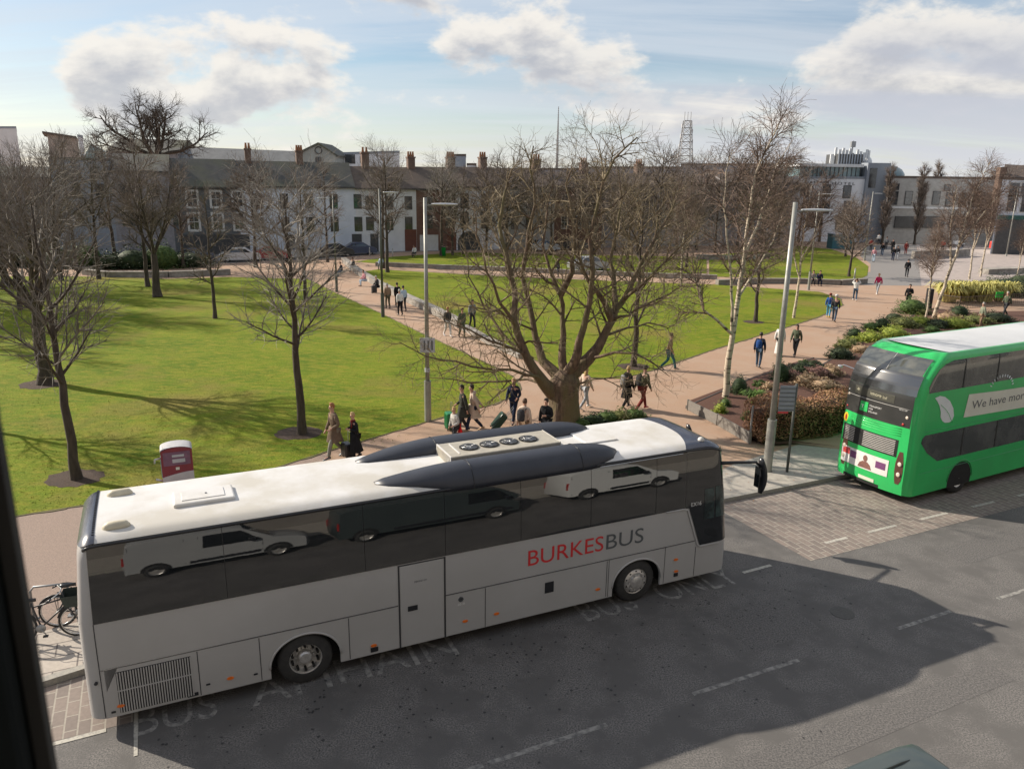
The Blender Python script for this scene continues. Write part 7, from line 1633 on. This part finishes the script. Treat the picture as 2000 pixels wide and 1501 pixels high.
    if hairlen: b.rings([[hc + Vector((-.035 - .02 * f + .05 * math.cos(a), .082 * (1 - .2 * f) * math.sin(a), -.02 - hairlen * f)) for a in [2*PI*j/10 for j in range(10)]] for f in (0, .35, .7, 1)])
    b.build('hair', hair or m_bark, t)
    if hat: b = MB(); b.smooth = True; b.rings([[hc + Vector((.10 * r_ * math.cos(a), .10 * r_ * math.sin(a), z_)) for a in [2*PI*j/12 for j in range(12)]] for r_, z_ in ((1.0, .02), (1.03, .06), (.8, .11), (.2, .13))]); b.rings([[hc + Vector((x_, y_ * .07, .03)) for y_ in (-1, 1)] for x_ in (.08, .17)], cap=(False, False), closed=False); b.build('cap', hat, t)
    if hood: b = MB(); b.smooth = True; b.rings([[Vector((lf - .06 + .085 * r_ * math.cos(a), .12 * r_ * math.sin(a), z_)) for a in [2*PI*j/12 for j in range(12)]] for r_, z_ in ((.6, 1.38), (1.0, 1.42), (1.05, 1.48), (.7, 1.53))]); b.build('hood', top, tp)
    if near:
        b = MB()
        for sg in (-1, 1): b.ball((hx + .075, .032 * sg, hz_ + .005), (.010, .013, .008), 6, 4)
        b.build('eyes', m_dark, body_); b = MB(); b.smooth = True; b.rings([[Vector((hx + x_, y_, hz_ + z_)) for x_, y_, z_ in ((.070, -w_, dz_), (.070 + d_, 0, dz_), (.070, w_, dz_))] for w_, d_, dz_ in ((.008, .006, .01), (.013, .030, -.022), (.010, .008, -.034))]); b.box((hx + .066, -.022, hz_ - .055), (hx + .078, .022, hz_ - .047)); b.build('face', SKIN, body_)
        b = MB(); b.smooth = True
        for sg in (-1, 1): b.ball((hx - .002, .082 * sg, hz_), (.016, .009, .028), 8, 5)
        b.build('ears', SKIN, body_)
    return t
def backpack(label, who, mat, dx=-.20):
    X = who.matrix_basis.copy(); loc = who.location; hd = who.rotation_euler.z; k = who.scale.x
    t = thing('backpack', label, 'backpack', (loc.x + dx * k * math.cos(hd), loc.y + dx * k * math.sin(hd), loc.z + 1.02 * k), hd); b = MB(); b.smooth = True
    b.rings([[Vector((-.02 + .075 * e * math.cos(a), .145 * e * math.sin(a), z_)) for a in [2*PI*j/14 for j in range(14)]] for e, z_ in ((.7, 0), (1, .05), (1.05, .2), (.95, .36), (.6, .42))]); b.build('bag', mat, t)
    b = MB(); b.smooth = True
    for sg in (-1, 1): b.tube([(.03, .10 * sg, .38), (.16, .12 * sg, .42), (.27, .11 * sg, .36)], .016, 5)
    b.build('straps', m_black, t); return t
def suitcase(label, p, rot, mat, h=.62, tilt=0.0, z=.12):
    t = thing('suitcase', label, 'suitcase', (p[0], p[1], z)); t.rotation_euler = (0, -tilt, rot); b = MB(); b.box((-.13, -.21, .05), (.13, .21, h)); sh = b.build('shell', mat, t, bevel=.045)
    b = MB()
    for k in range(5): y_ = -.16 + .08 * k; b.box((-.137, y_ - .012, .10), (.137, y_ + .012, h - .05))
    b.build('ridges', mat, sh)
    b = MB()
    for x in (-.09, .09):
        for y_ in (-.16, .16): b.lathe([(.028, -.012), (.028, .012)], o=(x, y_, .028), axis='y', n=10)
    b.build('wheels', m_black, t)
    b = MB(); b.tube([(-.1, -.09, h - .02), (-.1, -.09, h + .38), (-.1, .09, h + .38), (-.1, .09, h - .02)], .010, 6); b.build('handle', m_steel, t); return t
c_brown = cmat('brown coat', (0.19, 0.14, 0.10)); c_black = cmat('black', (0.016, 0.017, 0.020)); c_beige = cmat('cream coat', (0.58, 0.47, 0.38), .85); c_olive = cmat('olive', (0.10, 0.10, 0.06)); c_navy = cmat('navy', (0.025, 0.035, 0.07)); c_jean = cmat('jeans', (0.07, 0.11, 0.17)); c_jeanl = cmat('pale jeans', (0.38, 0.40, 0.43), .85); c_white = cmat('white', (0.66, 0.65, 0.63), .9); c_grey = cmat('grey', (0.25, 0.25, 0.25)); c_dgrey = cmat('charcoal', (0.05, 0.052, 0.058)); c_redd = cmat('dark red', (0.22, 0.035, 0.03)); c_red = cmat('bright red', (0.75, 0.02, 0.02), .85); c_plaid = cmat('tan plaid', (0.36, 0.25, 0.14), .45, 22); c_teal = cmat('teal jeans', (0.03, 0.14, 0.17)); c_blue = cmat('royal blue', (0.03, 0.09, 0.30)); c_green = cmat('army green', (0.10, 0.12, 0.08)); c_pink = cmat('crimson', (0.50, 0.03, 0.12)); c_lblue = cmat('pale blue', (0.42, 0.52, 0.62), .9); c_tan = cmat('tan', (0.30, 0.20, 0.13)); c_pinks = cmat('soft pink', (0.60, 0.30, 0.34)); c_bgreen = cmat('bright green', (0.04, 0.50, 0.08))
h_br = M('brown hair', (0.10, 0.05, 0.025), (0.06, 0.03, 0.015), 20, .7); h_dk = M('dark hair', (0.022, 0.016, 0.012), (0.03, .02, .015), 20, .6); h_bl = M('blond hair', (0.50, 0.34, 0.16), (0.38, 0.24, 0.11), 20, .7); h_gr = M('grey hair', (0.45, 0.42, 0.38), (0.35, .33, .3), 20, .7); h_ging = M('ginger hair', (0.34, 0.14, 0.05), (0.25, .1, .035), 20, .7)
m_casegreen = M('dark green case', (0.015, 0.055, 0.035), (0.012, 0.04, 0.028), 2, .35); m_caseg2 = M('bright green case', (0.015, 0.20, 0.07), (0.012, 0.15, 0.05), 2, .35); m_caseblk = M('black case', (0.02, 0.022, 0.025), (0.03, .03, .033), 2, .4)
W = R(205)   # walking down the path toward the left of the picture
P1 = person('tall brown haired man in a long open brown coat, walking past behind the coach', G(657, 893), R(215), 1.86, c_brown, cmat('stone trousers', (0.27, 0.26, 0.22)), h_ging, m_dgrey, coat=.55, armL='hold', near=True, lean=.05)
suitcase('small black wheeled suitcase between the tall man and the old woman', G(678, 892), R(215), m_caseblk, .5)
person('short blond old woman in a long black coat and red scarf beside the tall man', G(697, 896), R(215), 1.60, c_black, c_black, h_bl, m_black, coat=.30, armL='front', armR='front', near=True, phase=.5, scarf=c_redd, lean=.08)
P3 = person('dark haired person in a dark olive coat beside the bright green suitcase', G(905, 845), R(200), 1.80, cmat('dark olive coat', (0.055, 0.06, 0.05)), c_dgrey, h_dk, m_black, coat=.62, armR='hold', near=True, phase=.6)
suitcase('bright green wheeled suitcase at the lawn edge, left of the dark coat', G(877, 838), R(200), m_caseg2, .66)
person('woman in a knee length cream coat pulling the big dark green suitcase', G(926, 842), R(190), 1.76, c_beige, c_navy, h_dk, m_tan, coat=.55, armR='pull', near=True, lean=.07, hood=True)
suitcase('big dark green suitcase tilted on its wheels behind the cream coat', G(962, 838), R(190), m_casegreen, .74, tilt=R(38))
person('short person in a pale grey jacket carrying a bright red bag beside the coach', G(889, 872), R(215), 1.42, cmat('pale grey jacket', (0.50, 0.49, 0.46), .85), c_dgrey, h_bl, m_black, armL='hold', near=True, phase=.6, stout=1.1)
t = thing('red_bag', 'bright red carrier bag held by the short person above the coach roof', 'bag', G(899, 872) + Vector((0, 0, .28)), R(200)); b = MB(); b.smooth = True; b.rings([[Vector((.07 * e * math.cos(a), .19 * e * math.sin(a) * (1 + .06 * math.sin(3 * a)), z_)) for a in [2*PI*j/14 for j in range(14)]] for e, z_ in ((.8, 0), (1.1, .08), (1.0, .25), (.6, .40), (.25, .46))]); b.build('bag', c_red, t); b = MB(); b.tube([(0, -.05, .44), (0, -.03, .56), (0, .03, .56), (0, .05, .44)], .010, 5); b.build('handles', c_red, t)
person('blonde woman in a navy top and dark trousers, left of the big tree trunk', G(1003, 824), R(250), 1.72, c_navy, c_navy, h_bl, m_black, hairlen=.18, armL='hold', near=True)
P7 = person('person in a cream jacket seen from behind, close left of the tree trunk', G(1022, 872), R(60), 1.70, c_beige, c_tan, h_br, m_black, near=True, hood=True, phase=.4); backpack('dark backpack worn over the cream jacket near the tree trunk', P7, c_dgrey)
person('person in a puffy black jacket partly hidden by the big tree trunk', G(1066, 868), R(240), 1.68, c_black, c_black, h_dk, m_black, near=True, phase=.4, stout=1.25, armL='front', scarf=c_black)
person('long haired blonde woman in a cream hoodie and pale jeans, right of the tree trunk', G(1141, 798), R(40), 1.70, c_beige, c_jeanl, h_bl, m_whitel, hairlen=.26, near=True, phase=1.1)
P9 = person('person in a long black padded coat walking away, left of the olive jacket', G(1222, 797), R(35), 1.74, c_black, c_black, h_bl, m_black, coat=.48, near=True, phase=.8, hood=True); backpack('pale grey backpack on the long black coat', P9, c_grey)
P10 = person('person in an olive jacket and dark red trousers, walking away beside the long black coat', G(1252, 801), R(35), 1.84, c_olive, c_redd, h_dk, m_redlens, near=True, phase=1.1, lean=.08); backpack('dark backpack on the olive jacket', P10, c_dgrey)
person('person in a tan plaid jacket and teal jeans at the lawn edge', G(1305, 721), R(-20), 1.80, c_plaid, c_teal, h_br, m_black, near=True, phase=1.1)
P13 = person('person in dark clothes under a royal blue backpack, walking away on the brown path', G(1480, 718), R(60), 1.78, c_navy, c_jean, h_dk, m_grey if False else c_grey, phase=.5, near=True); backpack('royal blue backpack on the walker in the brown path', P13, c_blue)
person('woman in a long dark dress and white sleeves, half behind the thick street lamp', G(1520, 694), R(55), 1.70, c_white, c_dgrey, h_dk, m_black, coat=.15, phase=.6, near=True)
person('long dark haired woman in an army green jacket, right of the thick street lamp', G(1552, 695), R(230), 1.70, c_green, c_dgrey, h_dk, m_black, hairlen=.22, near=True, phase=.9)
P16 = person('man in a dark jacket, jeans and a white cap, near the right lawn corner', G(1628, 628), R(60), 1.80, c_dgrey, c_jean, h_gr, m_black, hat=c_white)
person('person in blue with a red hat, left of the man in the white cap', G(1617, 620), R(60), 1.66, c_blue, cmat('sky blue trousers', (0.10, 0.35, 0.55)), h_br, m_yellow, hat=c_redd, phase=.4)
person('person in a white hoodie with raised arms and blue jeans, on the brown path', G(1669, 587), R(70), 1.74, c_white, c_jean, h_br, m_whitel, armL='up', armR='up')
person('woman in a crimson jacket and pale jeans on the brown path', G(1713, 574), R(225), 1.72, c_pink, c_jeanl, h_bl, m_whitel)
person('man all in black walking toward the camera, right side of the brown path', G(1772, 602), R(235), 1.80, c_black, c_black, h_dk, m_black, armL='front')
person('man in black at the start of the grey asphalt path', G(1770, 541), R(60), 1.78, c_black, c_dgrey, h_dk, m_black, phase=.3)
far = [(1705, 512, c_pinks, c_lblue, h_bl, 'person in pink and pale blue on the grey path'), (1722, 500, c_black, c_jean, h_dk, 'person in a black jacket on the grey path, right of the pink one'), (1743, 509, c_black, c_navy, h_dk, 'person in black left in the pair on the grey path'), (1751, 508, c_dgrey, c_jeanl, h_dk, 'person in pale jeans right in the pair on the grey path'), (1768, 497, c_redd, c_redd, h_br, 'person in dark red by the white railing'), (1742, 492, c_black, c_black, h_dk, 'person in black beyond the pair on the grey path'), (1730, 486, c_grey, c_dgrey, h_br, 'person in grey near the dark teal cabin'), (1771, 470, c_dgrey, c_black, h_dk, 'person in charcoal at the far end of the grey path'), (1700, 490, c_redd, c_dgrey, h_dk, 'person in dark red at the far lawn corner'), (1840, 492, c_red, c_dgrey, h_dk, 'person in bright red on the pale plaza'), (1715, 478, c_white, c_dgrey, h_dk, 'person in white below the leftmost poplar')]
for i, (u, v, a, c, hh, lb) in enumerate(far): person(lb, G(u, v), R((60, 240)[i % 2]), 1.72, a, c, hh, m_black, phase=.5 + .1 * (i % 4), group='people walking on the far square')
person('stocky man in a brown jacket, walking away up the diagonal path', G(758, 603), R(125), 1.78, c_tan, cmat('olive trousers', (0.12, 0.11, 0.07)), h_gr, m_black, phase=.3, stout=1.15)
person('person in a white jacket and black trousers, walking away up the diagonal path', G(782, 616), R(125), 1.74, c_white, c_black, h_gr, m_black, phase=.35)
person('person in a pale blue shirt just beyond the white jacket', G(789, 608), R(125), 1.76, c_lblue, c_dgrey, h_dk, m_black, phase=.35)
person('dark clad person hidden beside the white jacket on the diagonal path', G(777, 600), R(125), 1.74, c_black, c_black, h_dk, m_black, phase=.3)
person('woman in a charcoal top and white trousers coming down the diagonal path', G(874, 656), R(300), 1.70, c_dgrey, c_white, h_ging, m_whitel, phase=.9)
person('person in a mottled grey green jacket, right of the white trousers', G(902, 659), R(300), 1.72, c_green, c_green, h_br, m_black, phase=.6)
person('taller person in grey behind the pair on the diagonal path', G(922, 642), R(300), 1.80, c_grey, c_dgrey, h_dk, m_black, phase=.6)
person('dark figure standing at the far side of the middle lawn', G(1090, 541), R(180), 1.75, c_navy, c_navy, h_dk, m_black, pose='stand')
person('person in a grey green coat on the path behind the brown railing', G(1962, 617), R(200), 1.74, c_green, c_dgrey, h_gr, m_black, armR='hold')
t = thing('green_sign', 'bright green board carried beside the grey green coat', 'sign', G(1948, 600) + Vector((0, 0, .75)), R(10)); b = MB(); b.box((-.32, -.02, 0), (.32, .02, .45)); b.build('board', c_bgreen, t); b = MB(); b.tube([(.3, 0, .1), (.42, 0, .05)], .015, 5); b.build('grip', m_black, t)
person('person in pale clothes among the shrubs behind the green bus', G(1915, 640), R(180), 1.66, cmat('sage', (0.25, 0.27, 0.2)), c_tan, h_gr, m_black, phase=.4)
sit = [(713, 558, c_pinks, c_lblue, h_dk, R(215), 'person in pink sitting on the pale stone wall'), (738, 571, c_black, c_black, h_gr, R(215), 'person in black sitting on the end of the pale stone wall'), (668, 540, c_black, c_jean, h_dk, R(215), 'person in black sitting at the far end of the diagonal path'), (692, 530, c_dgrey, c_white, h_br, R(215), 'person in charcoal and white sitting far up the diagonal path'), (1586, 557, c_grey, c_dgrey, h_br, R(260), 'person in grey sitting on the dark seat wall, left of a pair'), (1599, 557, c_navy, c_navy, h_dk, R(260), 'person in navy sitting on the dark seat wall, right of a pair'), (745, 526, c_lblue, c_grey, h_dk, R(250), 'person in pale blue sitting on the thin wall between the lawns'), (810, 502, c_white, c_dgrey, h_dk, R(250), 'person in white beside the terrace road')]
for (u, v, a, c, hh, rt, lb) in sit: person(lb, G(u, v), rt, 1.74, a, c, hh, m_black, pose='sit', group='people sitting on the walls')
suitcase('black suitcase standing beside the sitter in black', G(731, 572), R(125), m_caseblk, .6)

# ================================================================ the window the photograph was taken from: its dark frame at the left
m_upvc = M('dark window frame paint', (0.005, 0.007, 0.008), (0.008, 0.011, 0.012), 4, .9, spec=.1)
p_ = ray(2, 1135); az = math.atan2(p_.x, p_.y)
wn = Vector((BN.x, BN.y, 0)); 
jp = Vector((p_.x, p_.y, 0)).normalized() * .52
t = thing('window_frame', 'dark blurred window frame upright at the left edge of the photo', 'window frame', (jp.x, jp.y, CAM_H - 1.6), BUS_A)
b = MB(); b.box((-.085, -.03, 0), (.0, .05, 2.4)); b.build('upright', m_upvc, t, bevel=.008)
b = MB(); b.box((-.14, .0, 0), (-.087, .09, 2.4)); b.build('outer_frame', m_upvc, t, bevel=.005)
b = MB(); b.box((.002, .0, 0), (.010, .02, 2.4)); b.build('gasket', m_dark, t)
for o in C.objects:
    if o.type == 'MESH' and o.parent is None and 'label' not in o and 'kind' not in o: print('unlabelled', o.name)
